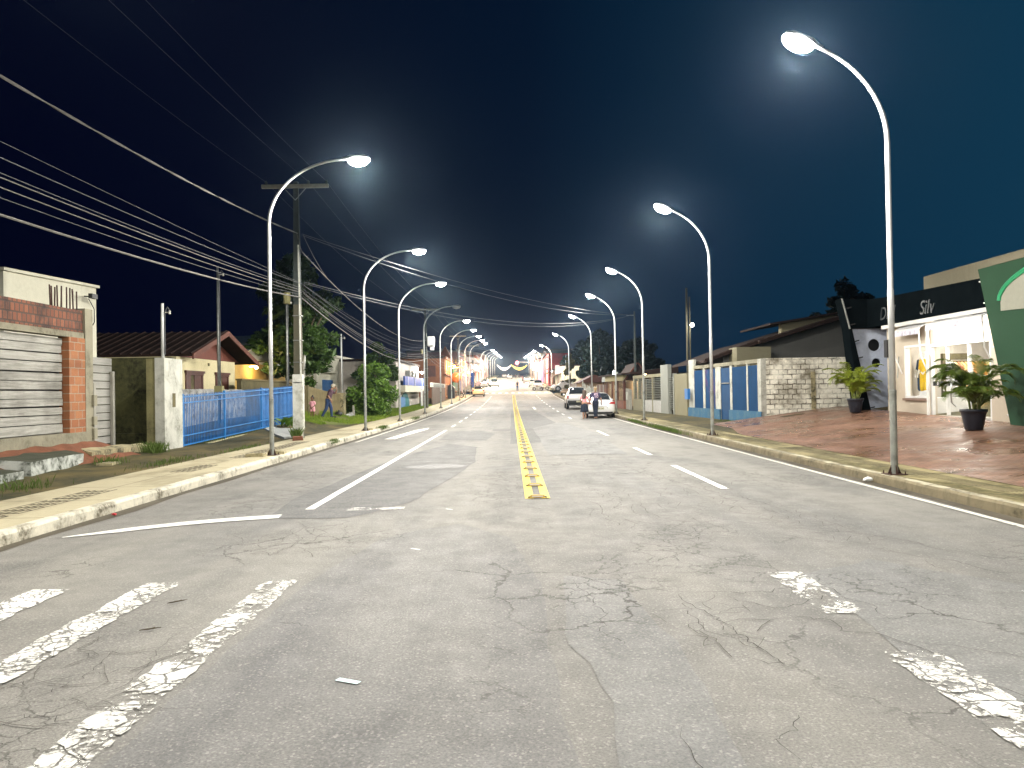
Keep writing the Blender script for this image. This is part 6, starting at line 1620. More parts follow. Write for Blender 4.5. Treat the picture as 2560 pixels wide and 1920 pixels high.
# ------------------------------------------------------------------ shop dummies
def dummy(lab, loc, rz, skin, cloth, z=0):
    T = thing('mannequin', lab, 'mannequin', loc, rz, 'mannequins in the clothes shop')
    if z: T.scale = (z, z, z)
    mb = MB()
    for s in (-1, 1):
        capsule(mb, (s * .085, 0, .82), (s * .08, .02, .46), .08, .055); capsule(mb, (s * .08, .02, .46), (s * .08, 0, .08), .055, .035); capsule(mb, (s * .08, -.01, .04), (s * .085, .15, .03), .034, .028, 8)
        capsule(mb, (s * .17, 0, 1.32), (s * .23, -.02, 1.06), .044, .036); capsule(mb, (s * .23, -.02, 1.06), (s * .22, .08, .84), .036, .026); hand(mb, (s * .22, .08, .84), (0, .3, -.9), (-s, 0, 0), .95, .4, s)
    capsule(mb, (-.05, 0, .88), (.05, 0, .88), .11, .11); capsule(mb, (0, 0, .92), (0, 0, 1.24), .1, .12, 14, .8, Vector((0, 1, 0))); capsule(mb, (-.12, 0, 1.33), (.12, 0, 1.33), .055, .055); capsule(mb, (0, 0, 1.34), (0, .01, 1.45), .05, .045)
    head(mb, (0, .01, 1.55)); fuse(mb, 'body', skin, T, .011)
    mb = MB(); capsule(mb, (0, 0, .9), (0, 0, 1.26), .13, .14, 16, .85, Vector((0, 1, 0))); capsule(mb, (-.12, 0, 1.31), (.12, 0, 1.31), .072, .072)
    for s in (-1, 1): capsule(mb, (s * .15, 0, 1.32), (s * .23, -.02, 1.0), .065, .06); capsule(mb, (s * .085, 0, .86), (s * .095, 0, .3), .11, .1)
    fuse(mb, 'outfit', cloth, T, .013)
    mb = MB(); mb.lathe([(.18, 0), (.18, .015), (.02, .02)], (0, 0, 0), 18); mb.build('stand', MAT['chrome'], T)
    return T
dummy('mannequin in a yellow two-piece suit in the shop window', (FX + .5, 25.15, 1.24), R(110), MAT['white'], plain('yellow_cloth', (.75, .5, .02), .8), .9)
dummy('mannequin in dark blue clothes deeper in the shop window', (FX + .9, 26.05, 1.24), R(110), MAT['white'], plain('blue_cloth', (.03, .07, .16), .85), .92)
dummy('pale grey mannequin behind the glazed shop entrance', (FX + 1.3, 25.0, .72), R(110), MAT['white'], plain('grey_cloth', (.4, .4, .38), .85))
T = thing('clothes_rail', 'clothes rail hung with orange and cream garments inside the shop', 'clothes rail', (FX + 2.6, 25.9, .7))
mb = MB(); mb.tube([(FX + 1.8, 25.9, .72), (FX + 1.8, 25.9, 2.45), (FX + 3.7, 25.9, 2.45), (FX + 3.7, 25.9, .72)], .02, 8); mb.build('rail', MAT['chrome'], T, True)
for i in range(16):
    x = FX + 1.9 + i * .115; c = random.choice([(.8, .35, .08), (.75, .5, .2), (.7, .62, .5), (.55, .2, .1), (.8, .7, .3)])
    mb = MB(); mb.prism([(25.65, 1.35), (26.15, 1.35), (26.12, 2.25), (25.9, 2.4), (25.68, 2.25)], 'x', x, x + .05); mb.build('garment', plain('garment', c, .9), T, True)
T = thing('display_box', 'white printed display box beneath the yellow mannequin', 'box', (FX + .3, 24.6, 1.22))
mb = MB(); mb.hexa([(FX + .22, 24.3, 1.23), (FX + .22, 25.0, 1.23), (FX + .42, 25.0, 1.23), (FX + .42, 24.3, 1.23), (FX + .23, 24.32, 1.5), (FX + .23, 24.98, 1.42), (FX + .41, 24.98, 1.42), (FX + .41, 24.32, 1.5)]); mb.build('box', MAT['white'], T, True)
mb = MB(); mb.box(FX + .24, FX + .26, 24.3, 24.6, 1.5, 1.95); mb.build('card', MAT['white'], T, True)
# ------------------------------------------------------------------ vegetation
def leafcloud(mb, fn, n, size, elong=1.5, droop=.0):
    for _ in range(n):
        p = Vector(fn()); s = size * random.uniform(.6, 1.35)
        d = Vector((random.gauss(0, 1), random.gauss(0, 1), random.gauss(0, .7) - droop)); d.normalize()
        u = d.cross(Vector((random.gauss(0, 1), random.gauss(0, 1), random.gauss(0, 1))))
        if u.length < 1e-3: continue
        u.normalize()
        a = p - d * s * elong * .5; b = p + d * s * elong * .5; k = u * s * .38
        mb.bm.faces.new([mb.v(q) for q in (a, p + k + d * s * .08, b, p - k + d * s * .08)])
def clumpfn(clumps):
    tot = sum(c[3] ** 2 for c in clumps)
    def f():
        r = random.uniform(0, tot)
        for c in clumps:
            r -= c[3] ** 2
            if r <= 0: break
        d = Vector((random.gauss(0, 1), random.gauss(0, 1), random.gauss(0, 1))); d.normalize()
        q = random.random() ** .45
        return (c[0] + d.x * c[3] * q, c[1] + d.y * c[3] * q, c[2] + d.z * c[3] * q * c[4])
    return f
def tree(name, lab, x, y, zb, trunk, r, h, nclump, nleaf, lsize, m, cat='tree', grp=None, flat=.7, shape='round', elong=1.6):
    T = thing(name, lab, cat, (x, y, zb), 0, grp)
    cl = []
    for i in range(nclump):
        t = random.random(); zz = trunk * .8 + (h - trunk * .8) * t
        k = math.sin(math.pi * min(1, .18 + .82 * t)) if shape == 'round' else (1 - .75 * t)
        rr = r * (k * .85 + .1) * random.uniform(.35, 1.0); a = random.uniform(0, 6.28)
        cl.append((x + rr * math.cos(a), y + rr * math.sin(a), zb + zz, r * random.uniform(.16, .32), flat))
    mb = MB(); base = Vector((x, y, zb - .2)); mid = Vector((x + random.uniform(-.2, .2), y, zb + trunk))
    mb.tube([base, base.lerp(mid, .5) + Vector((.06, .05, 0)), mid, mid + Vector((.1, 0, (h - trunk) * .45))], [r * .09, r * .075, r * .06, r * .025], 9)
    o = mb.build('trunk', MAT['bark'], T, True, True)
    for c in cl[:9]:
        mb = MB(); e = Vector(c[:3]); s0 = mid - Vector((0, 0, trunk * random.uniform(0, .35)))
        mb.tube([s0, s0.lerp(e, .5) + Vector((0, 0, .25)), e], [r * .035, r * .022, r * .006], 5); mb.build('limb', MAT['bark'], o, True, True)
    mb = MB(); leafcloud(mb, clumpfn(cl), nleaf, lsize, elong, .15)
    mb.build('crown', MAT[m], T, True, fix=False)
    return T
tree('broadleaf_tree', 'tall dark leafy tree behind the nearest utility pole', -12.1, 43.4, .5, 3.0, 2.75, 8.6, 64, 10500, .24, 'leaf', elong=2.1)
T = thing('bare_trunk', 'pale slender tree trunk standing behind the garden wall', 'tree', (-11.0, 40.8, .6))
mb = MB(); mb.tube([(-11.0, 40.8, .4), (-11.05, 40.8, 2.5), (-10.9, 40.7, 4.6)], [.09, .08, .05], 8); mb.build('trunk', MAT['whitewash'], T, True, True)
mb = MB(); leafcloud(mb, clumpfn([(-10.9, 40.7, 4.8, .7, .8), (-11.2, 40.4, 4.2, .6, .8), (-10.9, 41, 2.3, .4, .7), (-10.7, 41.2, 3.1, .5, .6), (-10.5, 41.5, 4.2, .5, .6)]), 1500, .26, 1.9, .3); mb.build('crown', MAT['leaf'], T, True, fix=False)
zb = zleft(-8.7, 48)
T = thing('flowering_bush', 'large rounded green bush with small white flowers on the left verge', 'bush', (-8.75, 48.2, zb))
cl = [(-8.75 + random.gauss(0, .62), 48.2 + random.gauss(0, .8), zb + .5 + 2.5 * random.random() ** 1.1, random.uniform(.5, .8), .95) for _ in range(26)]
cl = [(x, y, z, r * (1.15 - .2 * (z - zb)), f) for x, y, z, r, f in cl] + [(-8.7, 48.2, zb + .7, 1.3, .8), (-8.8, 48.4, zb + 1.6, 1.15, .8)]
mb = MB(); leafcloud(mb, clumpfn(cl), 11000, .15, 1.6); mb.build('foliage', MAT['leaf_b'], T, True, fix=False)
mb = MB(); f = clumpfn([(c[0], c[1] - .12, c[2], c[3] * 1.1, c[4]) for c in cl])
for i in range(80):
    p = Vector(f()); mb.ball(p, .03, 1, 1, .8, 1)
o = mb.build('blossom', MAT['white'], T, True); o['kind'] = 'stuff'
mb = MB()
for i in range(6): mb.tube([(-8.75, 48.2, zb - .1), (-8.75 + random.uniform(-.6, .6), 48.2 + random.uniform(-.6, .6), zb + 1.8)], [.04, .015], 5)
mb.build('stems', MAT['bark'], T, True)
tree('broadleaf_tree', 'dim tree crown behind the flowering bush', -10.2, 58, .5, 1.6, 1.8, 4.7, 22, 3200, .24, 'leaf')
tree('dark_tree', 'broad dark tree behind the white picket fence', 10.2, 88, 1.0, 2.2, 3.3, 7.0, 40, 6500, .36, 'leaf_d', grp='dark trees on the right')
tree('dark_tree', 'dark tree overhanging the lit porch roof', 12.5, 78, .6, 2.2, 3.4, 6.0, 36, 5500, .36, 'leaf_d', grp='dark trees on the right')
tree('dark_tree', 'slim olive tree column beside the right corner', 7.35, 98, 1.0, 1.0, 1.2, 5.4, 24, 3200, .24, 'leaf_o', grp='dark trees on the right', shape='cone')
tree('dark_tree', 'dim tree silhouette rising behind the shop fascia', 20, 46, 1.0, 4, 2.0, 7.0, 26, 1500, .3, 'leaf_d', grp='dark trees on the right')
tree('dark_tree', 'far dark tree behind the right corner shops', 12.5, 135, 2.0, 3, 4.0, 8.0, 36, 3000, .6, 'leaf_d', grp='dark trees on the right')
def frond(mb, base, az, L, lift, bend, lw, n=30):
    P = []; ex = Vector((math.cos(az), math.sin(az), 0)); p = Vector(base); ang = lift
    for i in range(n + 1):
        P.append(p.copy()); t = i / n
        p = p + (ex * math.cos(ang) + Vector((0, 0, math.sin(ang)))) * (L / n); ang -= bend / n * (.4 + 1.6 * t)
    mb.tube(P, [.011 * (1 - .75 * i / n) for i in range(n + 1)], 4)
    side = Vector((-ex.y, ex.x, 0))
    for i in range(4, n + 1):
        t = i / n; d = (P[i] - P[i - 1]).normalized(); ll = lw * (math.sin(math.pi * (.16 + .8 * t)) ** .7) * random.uniform(.85, 1.1)
        for s in (-1, 1):
            o = (side * s * .8 + d * .75 + Vector((0, 0, random.uniform(-.05, .22)))).normalized()
            q = P[i] + o * ll * .55 + Vector((0, 0, -.02 * ll)); e = P[i] + o * ll + Vector((0, 0, -.34 * ll))
            k = d * .0085
            mb.bm.faces.new([mb.v(v) for v in (P[i] - k, P[i] + k, q + k * 1.2, e, q - k * 1.2)])
def palm(lab, x, y, pr, ph, n, L, lw, m, seed):
    random.seed(seed); z0 = zright(x, y) + .016
    T = thing('potted_palm', lab, 'potted palm', (x, y, z0), 0, 'potted palms on the forecourt')
    mb = MB(); mb.lathe([(pr * .62, 0), (pr * .68, .02), (pr * .9, ph * .7), (pr * .98, ph * .86), (pr * 1.04, ph * .88), (pr * 1.04, ph), (pr * .92, ph), (pr * .9, ph * .9)], (x, y, z0), 26); mb.build('pot', MAT['pot'], T, True, True)
    mb = MB(); mb.lathe([(.01, ph * .92), (pr * .9, ph * .91)], (x, y, z0), 20, cap=False); mb.build('soil', MAT['soil'], T, True)
    mb = MB(); tops = []
    for i in range(14):
        a = random.uniform(0, 6.28); r = pr * .45 * random.random(); h = random.uniform(.08, .72) * L
        b = Vector((x + r * math.cos(a), y + r * math.sin(a), z0 + ph * .9)); e = b + Vector((.12 * math.cos(a), .12 * math.sin(a), h)); tops.append((e, a))
        mb.tube([b, b.lerp(e, .5) + Vector((.02, 0, 0)), e], [.02, .017, .012], 6)
    mb.build('canes', MAT['stem'], T, True, True)
    mb = MB()
    for i in range(n):
        e, a = tops[i % len(tops)]; frond(mb, e, a + random.uniform(-1.1, 1.1), L * random.uniform(.65, 1.1), random.uniform(.75, 1.5), random.uniform(1.0, 2.4), lw)
    mb.build('foliage', MAT[m], T, True, fix=False)
palm('light green potted palm against the white block wall and grey-blue shop end', 12.12, 27.2, .27, .5, 44, 1.0, .28, 'palm', 3)
palm('larger dark green potted palm before the glazed shop entrance', 11.5, 19.2, .3, .52, 56, 1.1, .3, 'palm_d', 11)
random.seed(21)
# broad-leaved plant by the blue fence
T = thing('leafy_plant', 'broad-leaved plant growing between ramp and blue fence', 'plant', (-8.9, 30.2, .4))
mb = MB(); z0 = zleft(-8.9, 30.2)
for i in range(16):
    a = random.uniform(0, 6.28); L = random.uniform(.4, .75); b = Vector((-8.95 + random.uniform(-.15, .15), 30.4 + random.uniform(-.5, .5), z0))
    ex = Vector((math.cos(a), math.sin(a), 0)); sd = Vector((-ex.y, ex.x, 0))
    P = [b + ex * L * t * .8 + Vector((0, 0, L * (1.3 * t - .75 * t * t))) for t in (0, .3, .6, .85, 1)]
    for (p, q, w0, w1) in zip(P, P[1:], (.01, .09, .12, .07), (.09, .12, .07, .0)):
        mb.bm.faces.new([mb.v(v) for v in ((p - sd * w0), (p + sd * w0), (q + sd * w1), (q - sd * w1))])
mb.build('leaves', MAT['leaf_b'], T, True, fix=False)
# grass and weeds
mb = MB()
def blade(x, y, z, h, w=.008):
    a = random.uniform(0, 6.28); l = random.uniform(.1, .55) * h; c, s = math.cos(a), math.sin(a)
    mb.bm.faces.new([mb.v(p) for p in ((x - s * w, y + c * w, z), (x + s * w, y - c * w, z), (x + c * l * .4 + s * w * .7, y + s * l * .4 - c * w * .7, z + h * .6), (x + c * l, y + s * l, z + h))])
for i in range(26000):
    y = 33.5 + 29 * random.random() ** 1.15; x = random.uniform(-10.0, -7.45 - .9 * sm(40, 33.5, y))
    if mnoise.noise((x * 1.3, y * .5, 0)) < -.22: continue
    near = sm(-9.4, -10.0, x)
    blade(x, y, zleft(x, y) - .01, random.uniform(.05, .16) + near * random.uniform(0, .35) * (1 if y < 46 else .2), .012)
for i in range(9000):
    y = 58 + 14 * random.random(); x = random.uniform(-8.6, -7.5); blade(x, y, zleft(x, y) - .01, random.uniform(.06, .18), .014)
tag(mb.build('grass', MAT['grass'], fix=False), kind='stuff')
mb = MB()
for (cx, cy, rx, ry, n, h, zf) in ((-8.05, 12.6, .3, .5, 160, .16, zleft), (-7.75, 17.6, .2, 1.4, 260, .11, zleft), (-7.8, 9.5, .3, .8, 70, .2, zleft), (-9.3, 19.9, .2, .35, 520, .26, zleft), (-8.9, 16.9, .3, .3, 200, .16, zleft),
                                 (-7.4, 26.3, .1, .2, 160, .35, zleft), (-5.72, 24.6, .1, .5, 260, .12, lambda x, y: zr(y) + .1), (-5.75, 34, .12, .9, 500, .14, lambda x, y: zr(y) + .1), (-5.72, 45, .12, 1.5, 400, .14, lambda x, y: zr(y) + .1),
                                 (6.02, 30.5, .14, 2.8, 1500, .13, lambda x, y: zr(y) + .05), (6.04, 37.5, .12, 2.0, 900, .12, lambda x, y: zr(y) + .05), (-9.5, 26, .2, 3.5, 500, .1, zleft), (9.4, 33, .4, 1.5, 250, .1, zright), (-7.55, 21.5, .12, 1.5, 240, .1, zleft)):
    for i in range(n):
        x, y = random.gauss(cx, rx * .6), random.gauss(cy, ry * .6); blade(x, y, zf(x, y) - .01, h * random.uniform(.4, 1.3), .006)
tag(mb.build('weeds', MAT['weed'], fix=False), kind='stuff')
struct(sheet('turf', lambda y: -10.0, lambda y: -7.62 - .8 * sm(38, 33, y) + .1 * mnoise.noise((0, y, 0)), yr(33.2, 70, 1), .012, MAT['turf'], 10, zf=lambda y: 0))
o = bpy.data.objects.get('turf')
for v in o.data.vertices: v.co.z = zleft(v.co.x, v.co.y) + .014

# ------------------------------------------------------------------ the street beyond: left side
def shopfront(name, lab, side, x, y0, y1, h, wall, cat='building', zoff=0, door=None, doors=(), wins=(), sign=None, roof=None, awn=None, roofm='roof', depth=9, signem=0, grp='far shopfronts'):
    """a building on the street line; doors/wins are (ya, yb, za, zb) above its own floor"""
    d = 1 if side > 0 else -1
    z0 = (zright if side > 0 else zleft)(x, (y0 + y1) / 2) + zoff
    T = thing(name, lab, cat, (x + d * depth / 2, (y0 + y1) / 2, z0), 0, grp)
    W_ = plain('wall_paint', wall, .85, 0, .15, 2, .3, False) if not isinstance(wall, str) else MAT[wall]
    mb = MB(); mb.box(x, x + d * depth, y0, y1, z0 - 1.2, z0 + h); mb.build('wall', W_, T, True)
    def pan(nm, r, m, t=.05):
        mb = MB(); mb.box(x - d * t, x + d * .02, r[0], r[1], z0 + r[2], z0 + r[3]); return mb.build(nm, m, T, True)
    for r, c in doors: pan('door', r, MAT[c] if isinstance(c, str) else plain('door_paint', c, .6))
    for r, c in wins:
        f = pan('window', r, MAT['white'], .06); mb = MB(); mb.box(x - d * .075, x - d * .05, r[0] + .1, r[1] - .1, z0 + r[2] + .08, z0 + r[3] - .08); mb.build('pane', MAT[c] if isinstance(c, str) else emit('lit_pane', c, 1.2), f, True)
    if sign:
        r, c = sign; pan('signboard', r, emit('lit_sign', c, signem * 1.8) if signem else plain('sign_paint', c, .5), .14)
    if roof:
        mb = MB(); e = .35; zt = z0 + h
        if roof == 'gable':
            mb.hexa([(x - d * e, y0 - e, zt), (x + d * depth, y0 - e, zt), (x + d * depth, y1 + e, zt), (x - d * e, y1 + e, zt), (x - d * e, (y0 + y1) / 2 - .1, zt + 1.6), (x + d * depth, (y0 + y1) / 2 - .1, zt + 1.6), (x + d * depth, (y0 + y1) / 2 + .1, zt + 1.6), (x - d * e, (y0 + y1) / 2 + .1, zt + 1.6)])
        elif roof == 'flat': mb.box(x - d * .15, x + d * (depth + .1), y0 - .1, y1 + .1, zt, zt + .18)
        else: mb.hexa([(x - d * e, y0 - e, zt), (x + d * depth, y0 - e, zt), (x + d * depth, y1 + e, zt), (x - d * e, y1 + e, zt), (x - d * e, y0 - e, zt + .1), (x + d * depth, y0 - e, zt + 1.8), (x + d * depth, y1 + e, zt + 1.8), (x - d * e, y1 + e, zt + .1)])
        mb.build('roof', MAT[roofm], T, True)
    if awn:
        z, dep, c = awn; mb = MB(); mb.hexa([(x - d * dep, y0, z0 + z - .3), (x, y0, z0 + z), (x, y1, z0 + z), (x - d * dep, y1, z0 + z - .3), (x - d * dep, y0, z0 + z - .18), (x, y0, z0 + z + .12), (x, y1, z0 + z + .12), (x - d * dep, y1, z0 + z - .18)])
        mb.build('canopy', plain('canopy_paint', c, .7), T, True)
    return T, z0
T, z0 = shopfront('flat_roof_house', 'pale flat-roofed house with blue door behind the flowering bush', -1, -13.2, 52, 68, 3.7, 'white_wall', 'house', 0, doors=[((53.5, 56.5, 0, 2.0), (.03, .12, .3))], roof='flat', roofm='white_wall', grp='far left buildings')
mb = MB(); mb.box(-13.3, -12.9, 52.2, 57, z0 + 2.5, z0 + 2.65); mb.build('ledge', MAT['white_wall'], T, True)
mb = MB(); mb.box(-13.27, -13.18, 60.5, 67, z0 + .9, z0 + 2.3); mb.build('bright_panel', MAT['white'], T, True)  # lamp-lit stretch of wall put in as a white panel
add_light('house_light', (-12.2, 63, z0 + 2.4), 320, (1, .97, .9), 'POINT', .1)
mb = MB(); mb.ball((-12.9, 63, z0 + 2.75), .08); mb.build('house_lamp', MAT['cool_bulb'], T, True)
T, z0 = shopfront('blue_band_building', 'white building with broad blue balcony band and teal arched doorway', -1, -8.9, 59, 73.5, 3.6, (.55, .5, .45), 'building', 0, roof='flat', roofm='roof', grp='far left buildings')
mb = MB(); mb.box(-8.55, -8.4, 60.5, 73.3, z0 + 1.75, z0 + 2.45); mb.build('balcony_band', plain('band_blue', (.02, .08, .36), .5), T, True)
mb = MB(); mb.box(-8.9, -8.4, 60.5, 73.3, z0 + 1.2, z0 + 1.73); mb.build('balcony_slab', MAT['white_wall'], T, True)
for y in (62.0, 66.5, 71.8):
    mb = MB(); mb.box(-8.4, -8.37, y, y + .12, z0 + 1.7, z0 + 2.5); mb.build('balcony_post', MAT['white'], T, True)
for y in (64.2, 66.2, 68.2):
    mb = MB(); mb.box(-8.88, -8.5, y, y + .9, z0 + 2.5, z0 + 3.0, .03); f = mb.build('cooling_unit', MAT['galv'], T, True)
    mb = MB(); mb.lathe([(.2, 0), (.2, .02)], (-8.5, y + .45, z0 + 2.75), 14, 'x'); mb.build('fan_grille', MAT['black'], f, True)
plate('arch_door', [(61.2, z0 - .1)] + [(63.6 + 2.4 * math.cos(t), z0 + .1 + 1.1 * math.sin(t)) for t in yr(math.pi, 0, .3)[::1]] if False else [(61.2, z0 - .1)] + [(63.6 - 2.4 * math.cos(i * math.pi / 12), z0 + .1 + 1.05 * math.sin(i * math.pi / 12)) for i in range(13)] + [(66.0, z0 - .1)], [], .06, plain('teal_paint', (.02, .18, .2), .5), T, 'x', -8.88)
mb = MB(); mb.box(-8.86, -8.78, 60.2, 63.2, z0 - .1, z0 + .8); mb.build('door', plain('sky_blue_door', (.08, .22, .45), .5), T, True)
mb = MB(); mb.tube([(-8.8, 72.2, z0 + 3.1), (-8.5, 72.2, z0 + 3.05)], .03, 6); mb.ball((-8.45, 72.2, z0 + 3.0), .12); mb.build('eaves_lamp', MAT['cool_bulb'], T, True)
add_light('balcony_light', (-8.1, 72.2, z0 + 2.95), 700, (1, .95, .85), 'POINT', .1)
T = thing('slat_gate', 'dark stacked slat gate beside the teal doorway', 'gate', (-7.9, 70, .3))
for i in range(7):
    mb = MB(); zz = zleft(-7.9, 69); mb.box(-7.95, -7.88, 67.5, 71.8, zz + .05 + i * .2, zz + .21 + i * .2); mb.build('slat', MAT['black'], T, True)
for y in (67.4, 71.85):
    mb = MB(); mb.box(-8.0, -7.84, y - .06, y + .06, zz - .1, zz + 1.6); mb.build('post', MAT['white'], T, True)
T = thing('spiked_fence', 'tall brown sheet fence topped with pale ornamental spikes', 'fence', (-7.75, 81, .6))
mb = MB(); zz = zleft(-7.75, 80); mb.box(-7.8, -7.72, 74.5, 88.5, zz - .5, zz + 1.62); mb.build('sheet', planks('brown_sheet', (.075, .05, .035), (.11, .075, .055), 'z', .3), T, True)
mb = MB(); mb.box(-7.9, -7.72, 74.2, 89, zz + 1.62, zz + 2.05); mb.build('pale_band', MAT['pillar'], T, True)
for i in range(16):
    y = 76 + i * .75; mb = MB(); mb.prism([(y - .14, zz + 1.64), (y + .14, zz + 1.64), (y, zz + 1.98)], 'x', -7.72, -7.69); mb.build('spike', MAT['black'], T, True)
T, z0 = shopfront('orange_building', 'salmon two-storey building lit bright orange on its street face', -1, -7.95, 91, 102, 4.75, (.22, .09, .045), 'building', .0, grp='far left buildings', depth=5.2)
for z_, nm in ((2.75, 'cornice'), (4.7, 'cornice')):
    mb = MB(); mb.box(-8.1, -7.78, 90.9, 102.1, z0 + z_, z0 + z_ + .16); mb.build(nm, MAT['fascia'], T, True)
for y in (92.3, 95.2, 98.2):
    for z_ in (.2, 3.0):
        mb = MB(); mb.box(-7.96, -7.9, y, y + 1.5, z0 + z_, z0 + z_ + 1.55); f = mb.build('window', plain('orange_frame', (.6, .3, .1), .6), T, True)
        for k in range(2):
            mb = MB(); mb.box(-7.9, -7.885, y + .15 + k * .65, y + .7 + k * .65, z0 + z_ + .12, z0 + z_ + 1.45); mb.build('pane', MAT['darkwood'], f, True)
for a, b, c, d_, nm in ((-10.2, -9.0, 2.6, 3.9, 'side_window'), (-11.9, -11.5, 3.3, 3.75, 'side_window')):
    mb = MB(); mb.box(a, b, 90.93, 91.0, z0 + c, z0 + d_); mb.build(nm, MAT['darkwood'], T, True)
for a, c in ((-10.3, 1.5), (-9.9, 1.1), (-9.5, 1.6)):
    mb = MB(); mb.lathe([(.18, 0), (.2, .04), (.18, .06)], (a, 90.93, z0 + c), 12, 'y'); mb.build('wall_plaque', MAT['darkwood'], T, True)
text('wall_letters', 'HOTEL', .5, MAT['darkwood'], T, frame((-9.6, 90.98, z0 + 4.3), (1, 0, 0), (0, 0, 1)), .02)
mb = MB(); mb.hexa([(-13.2, 90.7, z0 + 4.75), (-7.8, 90.7, z0 + 4.92), (-7.8, 102.2, z0 + 4.92), (-13.2, 102.2, z0 + 4.75), (-13.2, 90.7, z0 + 4.95), (-7.8, 90.7, z0 + 5.0), (-7.8, 102.2, z0 + 5.0), (-13.2, 102.2, z0 + 4.95)]); mb.build('roof', MAT['roof'], T, True)
mb = MB(); mb.tube([(-7.95, 96.5, z0 + 3.9), (-7.3, 96.5, z0 + 4.1)], .025, 6); mb.ball((-7.2, 96.5, z0 + 4.0), .12); mb.build('sodium_lamp', emit('sodium', (1, .45, .1), 30), T, True)
add_light('sodium_light', (-6.9, 96.5, z0 + 3.9), 1300, (1, .42, .1), 'POINT', .15)
add_light('sodium_light', (-6.6, 102.6, z0 + 3.9), 1500, (1, .42, .12), 'POINT', .15)
mb = MB(); mb.tube([(-7.95, 102, z0 + 3.9), (-6.7, 102.6, z0 + 4.1)], .025, 6); mb.ball((-6.6, 102.6, z0 + 4.05), .12); mb.build('sodium_lamp', emit('sodium2', (1, .45, .1), 30), T, True)
T = thing('tower_roof', 'steep pointed brown roof behind the orange building', 'tower', (-9.6, 112, 1))
mb = MB(); mb.box(-10.2, -8.6, 108, 111, .8, 6.2); mb.build('wall', plain('tower_wall', (.3, .2, .12), .85), T, True)
mb = MB(); mb.hexa([(-10.5, 107.6, 6.2), (-8.3, 107.6, 6.2), (-8.3, 111.4, 6.2), (-10.5, 111.4, 6.2), (-9.45, 109.4, 8.3), (-9.4, 109.4, 8.3), (-9.4, 109.5, 8.3), (-9.45, 109.5, 8.3)]); mb.build('roof', plain('tower_tiles', (.16, .08, .05), .8), T, True)
shopfront('tan_building', 'plain tan upper building beside the pointed roof', -1, -9.0, 113.5, 118, 5.2, (.42, .36, .22), 'building', wins=[((114.5, 116, 3.2, 4.4), 'glass')], grp='far left buildings')
T = thing('green_hoarding', 'dark green hoarding behind the light-wrapped ornament', 'hoarding', (-7.9, 105, 1))
mb = MB(); mb.box(-7.95, -7.85, 103.2, 110.5, 1.3, 5.3); mb.build('board', plain('hoarding_green', (.01, .12, .06), .7), T, True)
for y in (103.4, 107, 110.3):
    mb = MB(); mb.box(-8.1, -7.95, y - .06, y + .06, .9, 5.3); mb.build('post', MAT['darkwood'], T, True)
T = thing('festive_ornament', 'pole ornament of drooping pale light-wrapped branches on the left kerb', 'ornament', (-6.5, 99.3, zp(99.3)))
mb = MB(); z1 = zp(99.3); mb.tube([(-6.45, 99.3, z1), (-6.45, 99.3, z1 + 4.9)], .06, 8); mb.build('pole', MAT['pole_paint'], T, True)
for i in range(11):
    a = i * 1.3; zz = z1 + 4.7 - (i // 4) * .75; L = .7 + .3 * (i // 4)
    mb = MB(); mb.tube([(-6.45, 99.3, zz), (-6.45 + L * .5 * math.cos(a), 99.3 + L * .5 * math.sin(a), zz - .12), (-6.45 + L * math.cos(a), 99.3 + L * math.sin(a), zz - .55)], [.07, .06, .03], 6); mb.build('branch', plain('lightwrap', (.75, .6, .35), .6), T, True)
T = thing('round_sign', 'round orange bowl sign standing by the left lamps', 'sign', (-7.2, 100.5, 1))
mb = MB(); mb.lathe([(.05, .0), (.5, .12), (.7, .4), (.66, .42), (.4, .2)], (-7.3, 100.4, z1 + 2.6), 18, 'y'); mb.build('bowl', plain('orange_bowl', (.6, .22, .06), .5), T, True, True)
mb = MB(); mb.tube([(-7.3, 100.5, z1), (-7.3, 100.5, z1 + 2.6)], .05, 8); mb.build('post', MAT['galv'], T, True)
T = thing('kiosk', 'small dark kiosk with sloping roof on the left pavement', 'kiosk', (-7.6, 94, zp(94)))
mb = MB(); z2 = zp(95.5); mb.prism([(-8.0, z2), (-7.1, z2), (-7.1, z2 + 1.3), (-7.55, z2 + 1.75), (-8.0, z2 + 1.5)], 'y', 95, 96.4); mb.build('cabin', MAT['black'], T, True)
mb = MB(); mb.hexa([(-8.1, 94.8, z2 + 1.5), (-7.55, 94.8, z2 + 1.76), (-7.55, 96.6, z2 + 1.76), (-8.1, 96.6, z2 + 1.5), (-8.1, 94.8, z2 + 1.56), (-7.55, 94.8, z2 + 1.82), (-7.55, 96.6, z2 + 1.82), (-8.1, 96.6, z2 + 1.56)]); mb.build('roof', MAT['darkwood'], T, True)
